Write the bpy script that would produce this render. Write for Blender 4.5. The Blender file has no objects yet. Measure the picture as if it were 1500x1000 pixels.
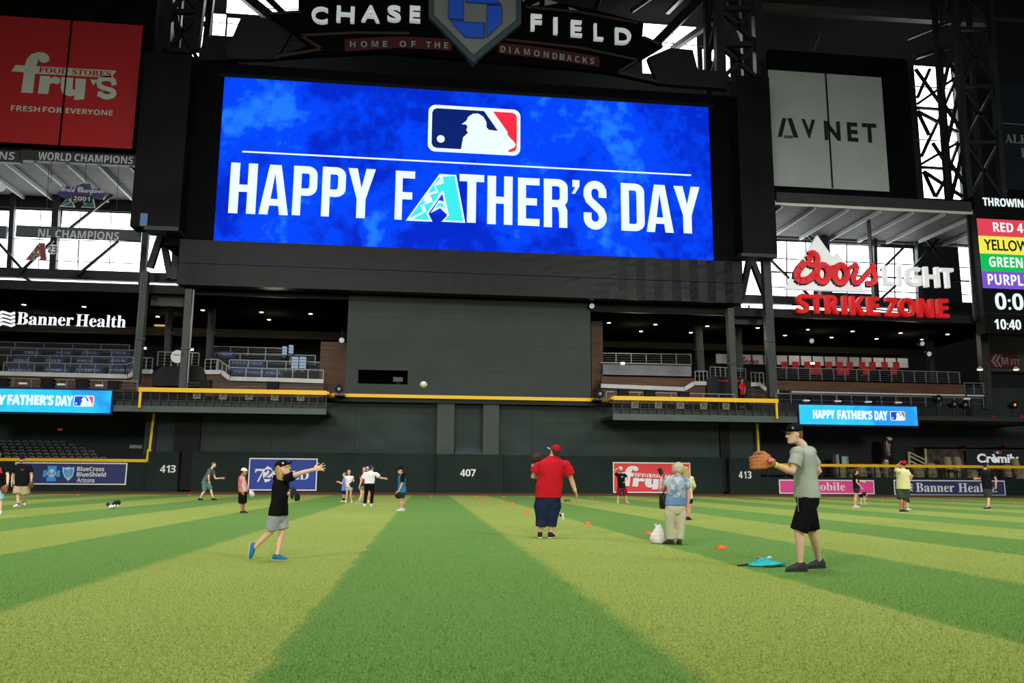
import bpy, bmesh, math, random
from math import sin, cos, pi, radians as R
from mathutils import Vector, Matrix
random.seed(7)
S = bpy.context.scene
COL = S.collection

# ---------------------------------------------------------------- camera
YAW, PITCH, ROLL, FPX, EYE = R(7.018), R(9.506), R(0.375), 1203.5, 1.12
_f = Vector((sin(YAW)*cos(PITCH), cos(YAW)*cos(PITCH), sin(PITCH)))
_r0 = Vector((cos(YAW), -sin(YAW), 0)); _u0 = _r0.cross(_f)
_r = cos(ROLL)*_r0 + sin(ROLL)*_u0; _u = -sin(ROLL)*_r0 + cos(ROLL)*_u0
cd = bpy.data.cameras.new('camera'); cam = bpy.data.objects.new('camera', cd); COL.objects.link(cam)
cd.sensor_fit = 'HORIZONTAL'; cd.sensor_width = 36; cd.lens = FPX/1500*36; cd.clip_end = 500
cam.matrix_world = Matrix(((_r.x, _u.x, -_f.x, 0), (_r.y, _u.y, -_f.y, 0), (_r.z, _u.z, -_f.z, EYE), (0, 0, 0, 1)))
S.camera = cam

# ---------------------------------------------------------------- light
S.view_settings.view_transform = 'Standard'; S.view_settings.look = 'None'
S.view_settings.exposure = 0.0; S.view_settings.gamma = 1.0
W = bpy.data.worlds.new('hall_ambient'); S.world = W; W.use_nodes = True
bg = W.node_tree.nodes['Background']; bg.inputs[0].default_value = (0.93, 0.97, 1.0, 1); bg.inputs[1].default_value = 0.21
def flood(name, loc, aim, power, angle, blend=0.6, size=7.0, col=(1.0, 0.97, 0.92)):
    l = bpy.data.lights.new(name, 'SPOT'); l.energy = power; l.spot_size = R(angle); l.spot_blend = blend
    l.shadow_soft_size = size; l.color = col
    o = bpy.data.objects.new(name, l); COL.objects.link(o); o.location = loc
    o.rotation_euler = (Vector(aim) - Vector(loc)).to_track_quat('-Z', 'Y').to_euler()
flood('flood_and_fill', (-60, 22, 46), (3, 44, 0), 70000, 62, 1.0)
flood('flood_and_fill', (68, 22, 46), (10, 44, 0), 70000, 62, 1.0)
flood('flood_and_fill', (-38, -38, 46), (2, 30, 0), 80000, 64, 1.0)  # this pair: frontal fill added from behind the camera
flood('flood_and_fill', (46, -38, 46), (8, 30, 0), 80000, 64, 1.0)
flood('flood_and_fill', (4, -52, 44), (6, 40, 0), 60000, 64, 1.0)  # this and the next: extra spots added to keep cast shadows faint
flood('flood_and_fill', (4, 20, 50), (6, 26, 0), 45000, 85, 1.0)
flood('flood_and_fill', (-20, -72, 24), (-24, 60, 0), 150000, 32, .7)  # this pair: low fill added to reach walls under the balconies and the patio
flood('flood_and_fill', (36, -72, 24), (36, 60, 0), 150000, 32, .7)

# ---------------------------------------------------------------- pixel helpers (a ray of the camera meets a plane)
def ray(x, y):
    return _f + (x-750)/FPX*_r - (y-500)/FPX*_u
def P(x, y, Y):
    d = ray(x, y); t = Y/d.y
    return Vector((d.x*t, Y, EYE + d.z*t))
def PZ(x, y, z):
    d = ray(x, y); t = (z-EYE)/d.z
    return Vector((d.x*t, d.y*t, z))
def G(x, y): return PZ(x, y, 0.0)
def rect(x0, y0, x1, y1, Y):
    a, b = P(x0, y0, Y), P(x1, y1, Y)
    return min(a.x, b.x), max(a.x, b.x), min(a.z, b.z), max(a.z, b.z)

# ---------------------------------------------------------------- materials
def lin(c):
    return tuple((v/255/12.92 if v <= 10.3 else ((v/255+.055)/1.055)**2.4) for v in c) + (1,)
MATS = {}
def M(name, col=(128, 128, 128), rough=.6, metal=0.0, emit=0.0, var=0.0, vscale=6.0, bump=0.0, bscale=40.0, spec=.3, col2=None, stretch=None, alpha=1.0):
    if name in MATS: return MATS[name]
    m = bpy.data.materials.new(name); m.use_nodes = True; nt = m.node_tree; N = nt.nodes; L = nt.links
    b = N['Principled BSDF']; b.inputs['Roughness'].default_value = rough; b.inputs['Metallic'].default_value = metal
    b.inputs['Specular IOR Level'].default_value = spec
    c = lin(col); b.inputs['Base Color'].default_value = c
    if alpha < 1: b.inputs['Alpha'].default_value = alpha
    tc = N.new('ShaderNodeTexCoord'); mp = N.new('ShaderNodeMapping'); L.new(tc.outputs['Object'], mp.inputs[0])
    if stretch: mp.inputs['Scale'].default_value = stretch
    src = None
    if var or col2:
        n = N.new('ShaderNodeTexNoise'); n.inputs['Scale'].default_value = vscale; n.inputs['Detail'].default_value = 5
        L.new(mp.outputs[0], n.inputs[0])
        rp = N.new('ShaderNodeValToRGB'); L.new(n.outputs[0], rp.inputs[0])
        lo = lin(col2) if col2 else tuple(v*(1-var) for v in c[:3]) + (1,)
        hi = c if col2 else tuple(min(1, v*(1+var)) for v in c[:3]) + (1,)
        rp.color_ramp.elements[0].color = lo; rp.color_ramp.elements[1].color = hi
        rp.color_ramp.elements[0].position = .35; rp.color_ramp.elements[1].position = .65
        src = rp.outputs[0]; L.new(src, b.inputs['Base Color'])
    if emit:
        b.inputs['Emission Color'].default_value = c; b.inputs['Emission Strength'].default_value = emit
        if src: L.new(src, b.inputs['Emission Color'])
        if emit >= .5:
            b.inputs['Base Color'].default_value = (0.01, 0.01, 0.01, 1); b.inputs['Specular IOR Level'].default_value = 0
            if src: L.remove(b.inputs['Base Color'].links[0])
    if bump:
        n2 = N.new('ShaderNodeTexNoise'); n2.inputs['Scale'].default_value = bscale; n2.inputs['Detail'].default_value = 4
        L.new(mp.outputs[0], n2.inputs[0])
        bp = N.new('ShaderNodeBump'); bp.inputs['Strength'].default_value = bump; bp.inputs['Distance'].default_value = .02
        L.new(n2.outputs[0], bp.inputs['Height']); L.new(bp.outputs[0], b.inputs['Normal'])
    MATS[name] = m; return m

# ---------------------------------------------------------------- mesh builder
class MB:
    def __init__(s): s.v = []; s.f = []
    def box(s, x0, x1, y0, y1, z0, z1):
        i = len(s.v)
        s.v += [(x, y, z) for z in (z0, z1) for y in (y0, y1) for x in (x0, x1)]
        s.f += [tuple(i+k for k in q) for q in ((0, 2, 3, 1), (4, 5, 7, 6), (0, 1, 5, 4), (2, 6, 7, 3), (0, 4, 6, 2), (1, 3, 7, 5))]
        return s
    def pbox(s, x0, y0, x1, y1, Y, d=.2):            # front face at Y, thickness d going back
        a, b, c, e = rect(x0, y0, x1, y1, Y); return s.box(a, b, Y, Y+d, c, e)
    def bar(s, p, q, w=.1, h=None):
        p, q = Vector(p), Vector(q); h = h or w; d = (q-p).normalized()
        a = d.cross(Vector((0, 1, 0)))
        if a.length < .1: a = d.cross(Vector((1, 0, 0)))
        a.normalize(); b = d.cross(a); i = len(s.v)
        for c in (p, q):
            for (sa, sb) in ((-1, -1), (1, -1), (1, 1), (-1, 1)): s.v.append(tuple(c + a*sa*w/2 + b*sb*h/2))
        s.f += [tuple(i+k for k in t) for t in ((3, 2, 1, 0), (4, 5, 6, 7), (0, 1, 5, 4), (1, 2, 6, 5), (2, 3, 7, 6), (3, 0, 4, 7))]
        return s
    def pbar(s, x0, y0, x1, y1, Y, w=.1, h=None, Y2=None):
        return s.bar(P(x0, y0, Y), P(x1, y1, Y2 if Y2 is not None else Y), w, h)
    def poly(s, pts, y0, d=.05):                      # outline in XZ, extruded back by d
        i = len(s.v); n = len(pts)
        ar = sum(pts[k][0]*pts[(k+1) % n][1]-pts[(k+1) % n][0]*pts[k][1] for k in range(n))
        if ar < 0: pts = pts[::-1]
        s.v += [(x, y0, z) for x, z in pts] + [(x, y0+d, z) for x, z in pts]
        s.f.append(tuple(range(i, i+n))); s.f.append(tuple(range(i+2*n-1, i+n-1, -1)))
        for k in range(n):
            j = (k+1) % n; s.f.append((i+k, i+n+k, i+n+j, i+j))
        return s
    def ppoly(s, pts, Y, d=.05):
        q = [P(x, y, Y) for x, y in pts]; return s.poly([(a.x, a.z) for a in q], Y, d)
    def loft(s, rings, seg=14):                       # rings: (centre, u, v, ru, rv)
        i0 = len(s.v)
        for (c, u, v, ru, rv) in rings:
            for k in range(seg):
                t = 2*pi*k/seg; s.v.append(tuple(c + u*(cos(t)*ru) + v*(sin(t)*rv)))
        for r in range(len(rings)-1):
            a = i0+r*seg; b = a+seg
            for k in range(seg):
                j = (k+1) % seg; s.f.append((a+k, a+j, b+j, b+k))
        a = len(s.v); s.v.append(tuple(rings[0][0])); b = len(s.v); s.v.append(tuple(rings[-1][0]))
        e = i0+(len(rings)-1)*seg
        for k in range(seg):
            j = (k+1) % seg; s.f.append((a, i0+j, i0+k)); s.f.append((b, e+k, e+j))
        return s
    def tube(s, pts, rad, seg=10, flat=False):        # round tapering tube, rounded ends unless flat
        pts = [Vector(p) for p in pts]; n = len(pts); rad = rad if isinstance(rad, (list, tuple)) else [rad]*n
        rings = []; u = None
        for k in range(n):
            d = (pts[min(k+1, n-1)]-pts[max(k-1, 0)])
            d = d.normalized() if d.length > 1e-6 else Vector((0, 0, 1))
            if u is None:
                u = d.cross(Vector((0, 1, 0)))
                if u.length < .15: u = d.cross(Vector((1, 0, 0)))
            u = (u - d*u.dot(d)).normalized(); v = d.cross(u)
            if k == 0 and not flat:
                for a in (80, 50, 25): rings.append((pts[0]-d*rad[0]*sin(R(a)), u, v, rad[0]*cos(R(a)), rad[0]*cos(R(a))))
            rings.append((pts[k], u, v, rad[k], rad[k]))
            if k == n-1 and not flat:
                for a in (25, 50, 80): rings.append((pts[-1]+d*rad[-1]*sin(R(a)), u, v, rad[-1]*cos(R(a)), rad[-1]*cos(R(a))))
        return s.loft(rings, seg)
    def ball(s, c, u, v, w, ru, rv, rw, seg=14):      # ellipsoid
        c = Vector(c); return s.loft([(c+w*(rw*sin(R(a))), u, v, ru*cos(R(a)), rv*cos(R(a))) for a in (-82, -60, -35, -12, 12, 35, 60, 82)], seg)
    def add(s, vf):
        i = len(s.v); s.v += vf[0]; s.f += [tuple(k+i for k in f) for f in vf[1]]; return s
    def mesh(s, name, mat=None, smooth=False):
        me = bpy.data.meshes.new(name); me.from_pydata([tuple(v) for v in s.v], [], s.f); me.update()
        if smooth: me.polygons.foreach_set('use_smooth', [True]*len(me.polygons))
        if mat: me.materials.append(mat)
        return me
    def build(s, name, mat, parent=None, smooth=False):
        return link(name, s.mesh(name, mat, smooth), parent)
def wpos(o): return o.location + (wpos(o.parent) if o.parent else Vector((0, 0, 0)))
def link(name, me, parent=None):
    o = bpy.data.objects.new(name, me); COL.objects.link(o)
    if parent: o.parent = parent; o.location = -wpos(parent)
    return o
def tag(o, label=None, cat=None, group=None, kind=None):
    for k, v in (('label', label), ('category', cat), ('group', group), ('kind', kind)):
        if v: o[k] = v
    return o
def thing(name, label, cat, loc=(0, 0, 0), group=None):
    o = bpy.data.objects.new(name, None); COL.objects.link(o); o.location = loc; o.empty_display_size = .2
    return tag(o, label, cat, group)
def struct(o): o['kind'] = 'structure'; return o
def copy_tree(o, loc, label=None, rotz=None, scale=None):
    r = o.copy(); COL.objects.link(r); r.location = loc
    if label: r['label'] = label
    if rotz is not None: r.rotation_euler = (0, 0, rotz)
    if scale: r.scale = (scale,)*3
    for ch in list(o.children):
        c = ch.copy(); COL.objects.link(c); c.parent = r
        for g in list(ch.children):
            e = g.copy(); COL.objects.link(e); e.parent = c
    return r

# ---------------------------------------------------------------- evaluating text and remesh in a scratch scene
TMP = bpy.data.scenes.new('scratch')
def evaluated(o):
    TMP.collection.objects.link(o); vl = TMP.view_layers[0]; vl.update()
    dg = vl.depsgraph; me = bpy.data.meshes.new_from_object(o.evaluated_get(dg), depsgraph=dg)
    TMP.collection.objects.unlink(o); bpy.data.objects.remove(o); return me
def blob(mb, name, mat, parent, vox=.01, it=3, fac=.5):
    me = mb.mesh('raw'); o = bpy.data.objects.new('raw', me)
    m = o.modifiers.new('r', 'REMESH'); m.mode = 'VOXEL'; m.voxel_size = vox; m.use_smooth_shade = True
    if it: q = o.modifiers.new('s', 'SMOOTH'); q.factor = fac; q.iterations = it
    out = evaluated(o); bpy.data.meshes.remove(me)
    out.polygons.foreach_set('use_smooth', [True]*len(out.polygons))
    out.materials.clear(); out.materials.append(mat); out.name = name
    return link(name, out, parent)
STY = {'bold': (0x1D5D4, 0x1D5EE, 0x1D7EC), 'serif': (0x1D400, 0x1D41A, 0x1D7CE), 'script': (0x1D4D0, 0x1D4EA, None), 'bolditalic': (0x1D63C, 0x1D656, 0x1D7EC), 'sans': None}
def styled(t, st):
    k = STY[st]
    if not k: return t
    r = ''
    for ch in t:
        if ch == 'I' and st == 'bold': r += chr(k[1]+11)
        elif 'A' <= ch <= 'Z': r += chr(k[0]+ord(ch)-65)
        elif 'a' <= ch <= 'z': r += chr(k[1]+ord(ch)-97)
        elif ch.isdigit() and k[2]: r += chr(k[2]+ord(ch)-48)
        else: r += ch
    return r
TXT = {}
def text_vf(t, st='bold', off=0.0, space=1.0):
    key = (t, st, off, space)
    if key in TXT: return TXT[key]
    c = bpy.data.curves.new('t', 'FONT'); c.body = styled(t, st); c.offset = off; c.space_character = space; c.extrude = .5; c.resolution_u = 4
    me = evaluated(bpy.data.objects.new('t', c))
    xs = [v.co.x for v in me.vertices]; ys = [v.co.y for v in me.vertices]
    x0, x1, y0, y1 = min(xs), max(xs), min(ys), max(ys)
    v = [((q.co.x-x0)/(x1-x0), (q.co.y-y0)/(y1-y0), .5-q.co.z) for q in me.vertices]
    f = [tuple(p.vertices) for p in me.polygons]; bpy.data.meshes.remove(me); TXT[key] = (v, f); return TXT[key]
def text_in(mb, t, X0, X1, Z0, Z1, Y, d=.05, st='bold', off=0.0, space=1.0, slant=0.0):
    v, f = text_vf(t, st, off, space)
    return mb.add(([(X0+(X1-X0)*a + slant*(b)*(Z1-Z0), Y+d*c, Z0+(Z1-Z0)*b) for a, b, c in v], f))
def ptext(mb, t, x0, y0, x1, y1, Y, d=.05, st='bold', off=0.0, space=1.0, slant=0.0):
    a, b, c, e = rect(x0, y0, x1, y1, Y); return text_in(mb, t, a, b, c, e, Y-d, d, st, off, space, slant)
# ================================================================ the setting
def grass_material():
    m = bpy.data.materials.new('mown_turf'); m.use_nodes = True; nt = m.node_tree; N = nt.nodes; L = nt.links
    b = N['Principled BSDF']; b.inputs['Roughness'].default_value = .85; b.inputs['Specular IOR Level'].default_value = .15
    tc = N.new('ShaderNodeTexCoord'); sp = N.new('ShaderNodeSeparateXYZ'); L.new(tc.outputs['Object'], sp.inputs[0])
    def math_(op, a, bb=None, c=None):
        n = N.new('ShaderNodeMath'); n.operation = op
        for i, q in enumerate((a, bb, c)):
            if q is None: continue
            if isinstance(q, (int, float)): n.inputs[i].default_value = q
            else: L.new(q, n.inputs[i])
        return n.outputs[0]
    def noise(scale, det, vec=None, stretch=None, rough=.5):
        n = N.new('ShaderNodeTexNoise'); n.inputs['Scale'].default_value = scale; n.inputs['Detail'].default_value = det; n.inputs['Roughness'].default_value = rough
        mp = N.new('ShaderNodeMapping'); L.new(tc.outputs['Object'], mp.inputs[0])
        if stretch: mp.inputs['Scale'].default_value = stretch
        L.new(mp.outputs[0], n.inputs[0]); return n.outputs[0]
    wob = math_('MULTIPLY', math_('SUBTRACT', noise(3.0, 5, None, (1, .5, 1), .6), .5), .26)
    t = math_('ADD', math_('SUBTRACT', sp.outputs[0], math_('MULTIPLY', sp.outputs[1], .02)), wob)
    fr = math_('FRACT', math_('MULTIPLY', math_('ADD', t, .95), 1/5.1))
    patch = noise(.22, 4); fine = noise(55, 8, None, (1, .5, 1), .78); mid = noise(14, 5, None, None, .6)
    def mix(f, a, c):
        n = N.new('ShaderNodeMix'); n.data_type = 'RGBA'
        for sck, q in ((n.inputs[0], f), (n.inputs[6], a), (n.inputs[7], c)):
            if isinstance(q, (tuple, float, int)): sck.default_value = q
            else: L.new(q, sck)
        return n.outputs[2]
    def rng(a, lo, hi, o0=0.0, o1=1.0, smooth=False):
        n = N.new('ShaderNodeMapRange'); L.new(a, n.inputs[0])
        if smooth: n.interpolation_type = 'SMOOTHSTEP'
        for k, q in enumerate((lo, hi, o0, o1)): n.inputs[k+1].default_value = q
        return n.outputs[0]
    band = rng(math_('ABSOLUTE', math_('SUBTRACT', fr, .25)), .225, .275, 0, 1, True)
    f1 = rng(fine, .36, .64); p1 = rng(patch, .35, .65)
    dark = mix(f1, lin(TURF[0]), lin(TURF[1])); light = mix(f1, lin(TURF[2]), lin(TURF[3]))
    dark = mix(math_('MULTIPLY', p1, .45), dark, lin(TURF[4])); light = mix(math_('MULTIPLY', p1, .45), light, lin(TURF[5]))
    col = mix(band, dark, light)
    col = mix(rng(mid, .48, .75, 0, .4), col, lin(TURF[6]))
    L.new(col, b.inputs['Base Color'])
    bp = N.new('ShaderNodeBump'); bp.inputs['Strength'].default_value = .55; bp.inputs['Distance'].default_value = .012
    L.new(fine, bp.inputs['Height']); L.new(bp.outputs[0], b.inputs['Normal'])
    return m
TURF = ((56, 100, 36), (134, 174, 86), (92, 116, 38), (192, 206, 112), (104, 150, 78), (134, 156, 60), (96, 126, 48))
YT, YW = 56.8, 67.0
GRASS = grass_material()
struct(MB().box(-95, 110, -40, YT, -.4, 0).build('floor', GRASS))
def blades(n):                                            # loose blades standing up out of the near turf
    import numpy as np
    r = np.random.default_rng(5); y = 3.6+18.0*r.random(n)**2.4; x = y*.16+(r.random(n)-.5)*(y*1.36+.8)
    a = r.random(n)*6.283; h = .012+.016*r.random(n); w = .0016+.0014*r.random(n); ln = (r.random((n, 2))-.5)*.03
    v = np.zeros((n, 3, 3), np.float32)
    v[:, 0, 0] = x-np.cos(a)*w; v[:, 0, 1] = y-np.sin(a)*w; v[:, 1, 0] = x+np.cos(a)*w; v[:, 1, 1] = y+np.sin(a)*w
    v[:, 2, 0] = x+ln[:, 0]; v[:, 2, 1] = y+ln[:, 1]; v[:, 2, 2] = h; v[:, :2, 2] = -.001
    me = bpy.data.meshes.new('grass'); me.vertices.add(3*n); me.vertices.foreach_set('co', v.ravel())
    me.loops.add(3*n); me.loops.foreach_set('vertex_index', np.arange(3*n, dtype=np.int32)); me.polygons.add(n); me.polygons.foreach_set('loop_start', np.arange(0, 3*n, 3, dtype=np.int32))
    me.update(calc_edges=True); me.materials.append(GRASS); return tag(link('grass', me), 'short mown turf blades striped light and dark green', 'grass', None, 'stuff')
blades(190000)
struct(MB().box(-95, 110, YT, 90, -.4, 0.004).build('warning_track', M('clay', (120, 72, 52), .9, var=.2, vscale=3)))

PAD = M('wall_padding', (29, 43, 38), .55, var=.12, vscale=.7, spec=.1)
WALLG = M('green_wall_panel', (52, 63, 60), .6, var=.15, vscale=.25, stretch=(1, 1, 3), spec=.12)
PILA = M('green_pilaster', (60, 70, 66), .55, var=.1, vscale=.6, spec=.25)
BLK = M('black_cladding', (10, 11, 13), .6, var=.25, vscale=.5, spec=.04)
BLK2 = M('black_steel', (16, 17, 20), .5, spec=.12)
STEEL = M('green_grey_steel', (50, 58, 57), .45, var=.15, vscale=1.5, spec=.4)
STEELD = M('dark_steel', (38, 43, 46), .45, var=.2, vscale=1.0, spec=.4)
FASC = M('charcoal_fascia', (52, 54, 57), .55, var=.12, vscale=.8)
WHITE = M('white_paint', (235, 238, 238), .5); YEL = M('yellow_paint', (246, 196, 20), .45)
YELP = M('yellow_pole_paint', (232, 206, 30), .45)
DARKIN = M('dark_interior', (9, 9, 10), .9, spec=.0)

def seams(mb, xs, y0, y1, Y, w=.03):
    for x in xs: a = P(x, (y0+y1)/2, Y); z0, z1 = P(x, y1, Y).z, P(x, y0, Y).z; mb.box(a.x-w/2, a.x+w/2, Y-.012, Y, z0, z1)
    return mb
def base_wall(name, x0, x1, ytop, Y, mat, d=.6):
    a, b, zt = P(x0, ytop, Y).x, P(x1, ytop, Y).x, P((x0+x1)/2, ytop, Y).z
    o = struct(MB().box(a, b, Y, Y+d, 0, zt).build(name, mat)); o['zt'] = zt; return o, a, b, zt
SEAM = M('pad_seam', (20, 27, 25), .6)
# centre wall, low pads and the tall panel wall above them
wl, *_ = base_wall('wall_left_padding', -260, 218, 671.5, YW, PAD)
seams(MB(), (5, 110, 165, 205), 672, 717, YW).build('seam', SEAM, wl)
wm, *_ = base_wall('wall_marker_left', 218, 263, 661, YW-.35, PAD, .95)
seams(MB(), (226, 256), 662, 717, YW-.35).build('seam', SEAM, wm)
wc, *_ = base_wall('wall_center_left', 282, 641, 662.5, YW, PAD)
seams(MB(), (300, 352, 470, 530, 590, 625), 663, 717, YW).build('seam', SEAM, wc)
wb, *_ = base_wall('wall_center_marker', 640, 737, 665, YW-.5, PAD, 1.1)
seams(MB(), (648, 700, 730), 666, 718, YW-.5).build('seam', SEAM, wb)
wr, *_ = base_wall('wall_center_right', 737, 1058, 668, YW, PAD)
seams(MB(), (760, 800, 846, 886, 940, 1030, 1048), 669, 718, YW).build('seam', SEAM, wr)
wn, *_ = base_wall('wall_marker_right', 1068, 1113, 671, YW-.35, PAD, .95)
seams(MB(), (1076, 1106), 672, 720, YW-.35).build('seam', SEAM, wn)
wo, *_ = base_wall('wall_right_padding', 1113, 1760, 700.5, YW, PAD)
seams(MB(), (1130, 1295, 1480, 1490), 701, 724, YW).build('seam', SEAM, wo)
struct(MB().pbox(258, 600, 288, 717.5, YW+.3, .3).build('wall_recess_left', M('recess_black', (13, 17, 17), .7)))
struct(MB().pbox(1054, 615, 1072, 720, YW+.3, .3).build('wall_recess_right', MATS['recess_black']))
up = struct(MB().pbox(216, 585, 1115, 674, YW+.55, .4).build('wall_center_upper', WALLG))
ul = struct(MB().pbox(-300, 560, 224, 690, YW+6.2, .4).build('wall_left_upper', WALLG))
a = P(218, 640, YW).x; struct(MB().box(a, a+.4, YW+.3, YW+7, 0, P(218, 590, YW+.55).z).build('wall_left_return', WALLG))
seams(MB(), (48, 120, 178), 600, 665, YW+7, .05).build('seam', SEAM, ul)
seams(MB(), (300, 398, 520, 780, 958, 1040), 600, 665, YW+.55, .05).build('seam', SEAM, up)
struct(MB().pbox(1100, 560, 1800, 700, YW+6.3, .4).build('wall_right_upper', M('right_back_wall', (44, 51, 52), .6, var=.15, vscale=.3)))
# centre pilasters, niche and its sloping sill
for k, (a, b) in enumerate(((641, 666), (708, 732))):
    struct(MB().pbox(a, 589, b-1.5, 667, YW-.25, .9).build('pillar_center_%d' % (k+1), PILA))
a, b, c, e = rect(665, 655, 709, 666, YW)
i = MB(); i.v = [(a+.25, YW+.5, e), (b-.25, YW+.5, e), (b, YW-.2, c), (a, YW-.2, c), (a+.25, YW+.6, e), (b-.25, YW+.6, e), (b, YW+.6, c), (a, YW+.6, c)]
i.f = [(0, 3, 2, 1), (0, 1, 5, 4), (3, 7, 6, 2), (0, 4, 7, 3), (1, 2, 6, 5), (4, 5, 6, 7)]
struct(i.build('niche_sill', M('sill_grey', (66, 80, 84), .45)))
# batter's eye panel over the yellow line, with its camera slot
eye = MB().pbox(511, 432, 866, 541, YW+.3, .3)
a, b, c, e = rect(511, 432, 866, 589, YW+.3); _, _, s0, _ = rect(527, 541, 597, 563, YW+.3); sa, sb, sz0, sz1 = rect(525, 541, 597, 563, YW+.3)
eye = MB().box(a, b, YW+.3, YW+.6, sz1, e).box(a, b, YW+.3, YW+.6, c, sz0).box(a, sa, YW+.3, YW+.6, sz0, sz1).box(sb, b, YW+.3, YW+.6, sz0, sz1)
eo = struct(eye.build('wall_batters_eye', M('eye_panel_green', (49, 57, 55), .6, var=.08, vscale=.4)))
g = MB()
for y in (468, 505, 543): q = P(690, y, YW+.3); g.box(a, b if y != 543 else b, YW+.285, YW+.3, q.z-.03, q.z) if y != 543 else g.box(sb, b, YW+.285, YW+.3, q.z-.03, q.z)
g.build('panel_joint', M('panel_joint', (44, 51, 49), .6), eo)
MB().box(sa-.3, sb+.3, YW+2.2, YW+2.3, sz0-.5, sz1+.3).build('slot_back', DARKIN, eo)
MB().box(sa-.3, sb+.3, YW+.6, YW+2.3, sz0-.12, sz0-.02).build('slot_floor', DARKIN, eo)
t = thing('broadcast_camera', 'small dark broadcast camera inside the slot of the green wall', 'camera', P(583, 561, YW+1.2))
MB().pbox(576, 552, 590, 559, YW+1.2, .5).build('camera_body', M('camera_grey', (70, 74, 78), .4), t)
MB().pbox(581, 559, 585, 564, YW+1.35, .15).build('pedestal', BLK2, t)
# yellow home run line
t = thing('home_run_line', 'long yellow beam across the green centre wall, under the tall panel', 'wall line', P(685, 583, YW-.6))
a, b, c, e = rect(486, 576.5, 886, 588.5, YW-.6); zt = P(685, 579.5, YW-.6).z
MB().box(a, b, YW-.62, YW-.26, zt-.27, zt).build('yellow_face', YEL, t)
MB().box(a, b, YW-.45, YW-.26, zt-.62, zt-.27).build('ledge', M('ledge_shadow', (30, 37, 36), .7), t)  # dark tone stands for the shadow below the yellow beam
# far shell: closes the hall behind and over the facade
SHELL = M('hall_shell', (24, 25, 27), .85)
struct(MB().box(-100, 120, 96, 96.5, 0, 62).build('wall_back', SHELL))
struct(MB().box(-100, 120, 40, 96.5, 56, 56.6).build('ceiling', M('roof_deck', (46, 46, 46), .8)))
struct(MB().box(-101, -100, 30, 96.5, 0, 56).build('wall_left', SHELL)); struct(MB().box(120, 121, 30, 96.5, 0, 56).build('wall_right', SHELL))

# ---------------------------------------------------------------- glazed bays left and right of the screen
GLOW = M('daylight_glass', (248, 251, 255), .5, emit=5.0)
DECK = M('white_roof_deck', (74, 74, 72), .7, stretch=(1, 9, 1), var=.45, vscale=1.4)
def bay(side, x0, x1, ydeck, ybeam, ywin, ybot, YB, xs_beams):
    zc = P((x0+x1)/2, ydeck, YW).z
    a = min(P(x0, ybeam, YB).x, P(x0, ydeck, YW).x); b = max(P(x1, ybeam, YB).x, P(x1, ydeck, YW).x)
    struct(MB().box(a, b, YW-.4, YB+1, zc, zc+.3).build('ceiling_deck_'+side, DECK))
    struct(MB().box(a, b, YW-.5, YW-.35, zc-.12, zc+.22).build('trim_deck_daylight_'+side, M('deck_edge_daylight', (236, 236, 230), .5)))  # strip added to stand for daylight along the deck's front edge
    for k in range(xs_beams):
        x = a+(b-a)*(k+.5)/xs_beams; m2 = MB().box(x-.1, x+.1, YW-.3, YB, zc-.32, zc)
        struct(m2.build('trim_joist_%s_%d' % (side, k+1), M('joist_white', (170, 172, 170), .6)))
    z1 = P((x0+x1)/2, ywin, YB).z; z0 = P((x0+x1)/2, ybot, YB).z
    struct(MB().box(a, b, YB, YB+.4, z1, zc).build('wall_over_glazing_'+side, M('dark_band', (26, 28, 31), .7)))
    return a, b, z0, z1
YB = 76.0
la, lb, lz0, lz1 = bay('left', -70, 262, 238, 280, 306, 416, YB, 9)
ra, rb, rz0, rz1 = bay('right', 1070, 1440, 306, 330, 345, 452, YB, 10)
def glass(n, x0, x1, y0, y1, Y):
    o = struct(MB().pbox(x0, y0, x1, y1, Y, .06).build('window_%d' % n, GLOW))
    return o
wn_ = 0
for (x0, x1, y0, y1, Y) in ((-60, 14, 306, 398, 76.2), (24, 80, 307, 396, 76.2), (92, 206, 309, 398, 76.2), (209, 262, 330, 408, 76.2), (-60, 205, 401, 419, 76.2), (212, 262, 410, 420, 76.2),
                            (1086, 1140, 345, 447, 76.2), (1132, 1192, 352, 440, 76.2), (1216, 1278, 358, 430, 76.2), (1284, 1342, 362, 437, 76.2), (1404, 1440, 362, 448, 76.2), (1086, 1330, 440.5, 458, 76.2)):
    wn_ += 1; glass(wn_, x0, x1, y0, y1, Y)
for (x0, x1, y0, y1, Y) in ((286, 306, 24, 84, 84), (313, 329, 20, 52, 84), (334, 440, -14, 26, 84), (334, 360, 26, 55, 84), (940, 1022, 34, 112, 84), (1029, 1048, 72, 104, 84), (1063, 1070, 68, 118, 84), (1339, 1409, 96, 292, 80)):
    wn_ += 1; glass(wn_, x0, x1, y0, y1, Y)
struct(MB().pbox(-60, 389, 264, 414, 75.2, .6).build('beam_left', STEELD))
struct(MB().pbox(1086, 431, 1440, 455, 75.2, .6).build('beam_right', STEELD))
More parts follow.
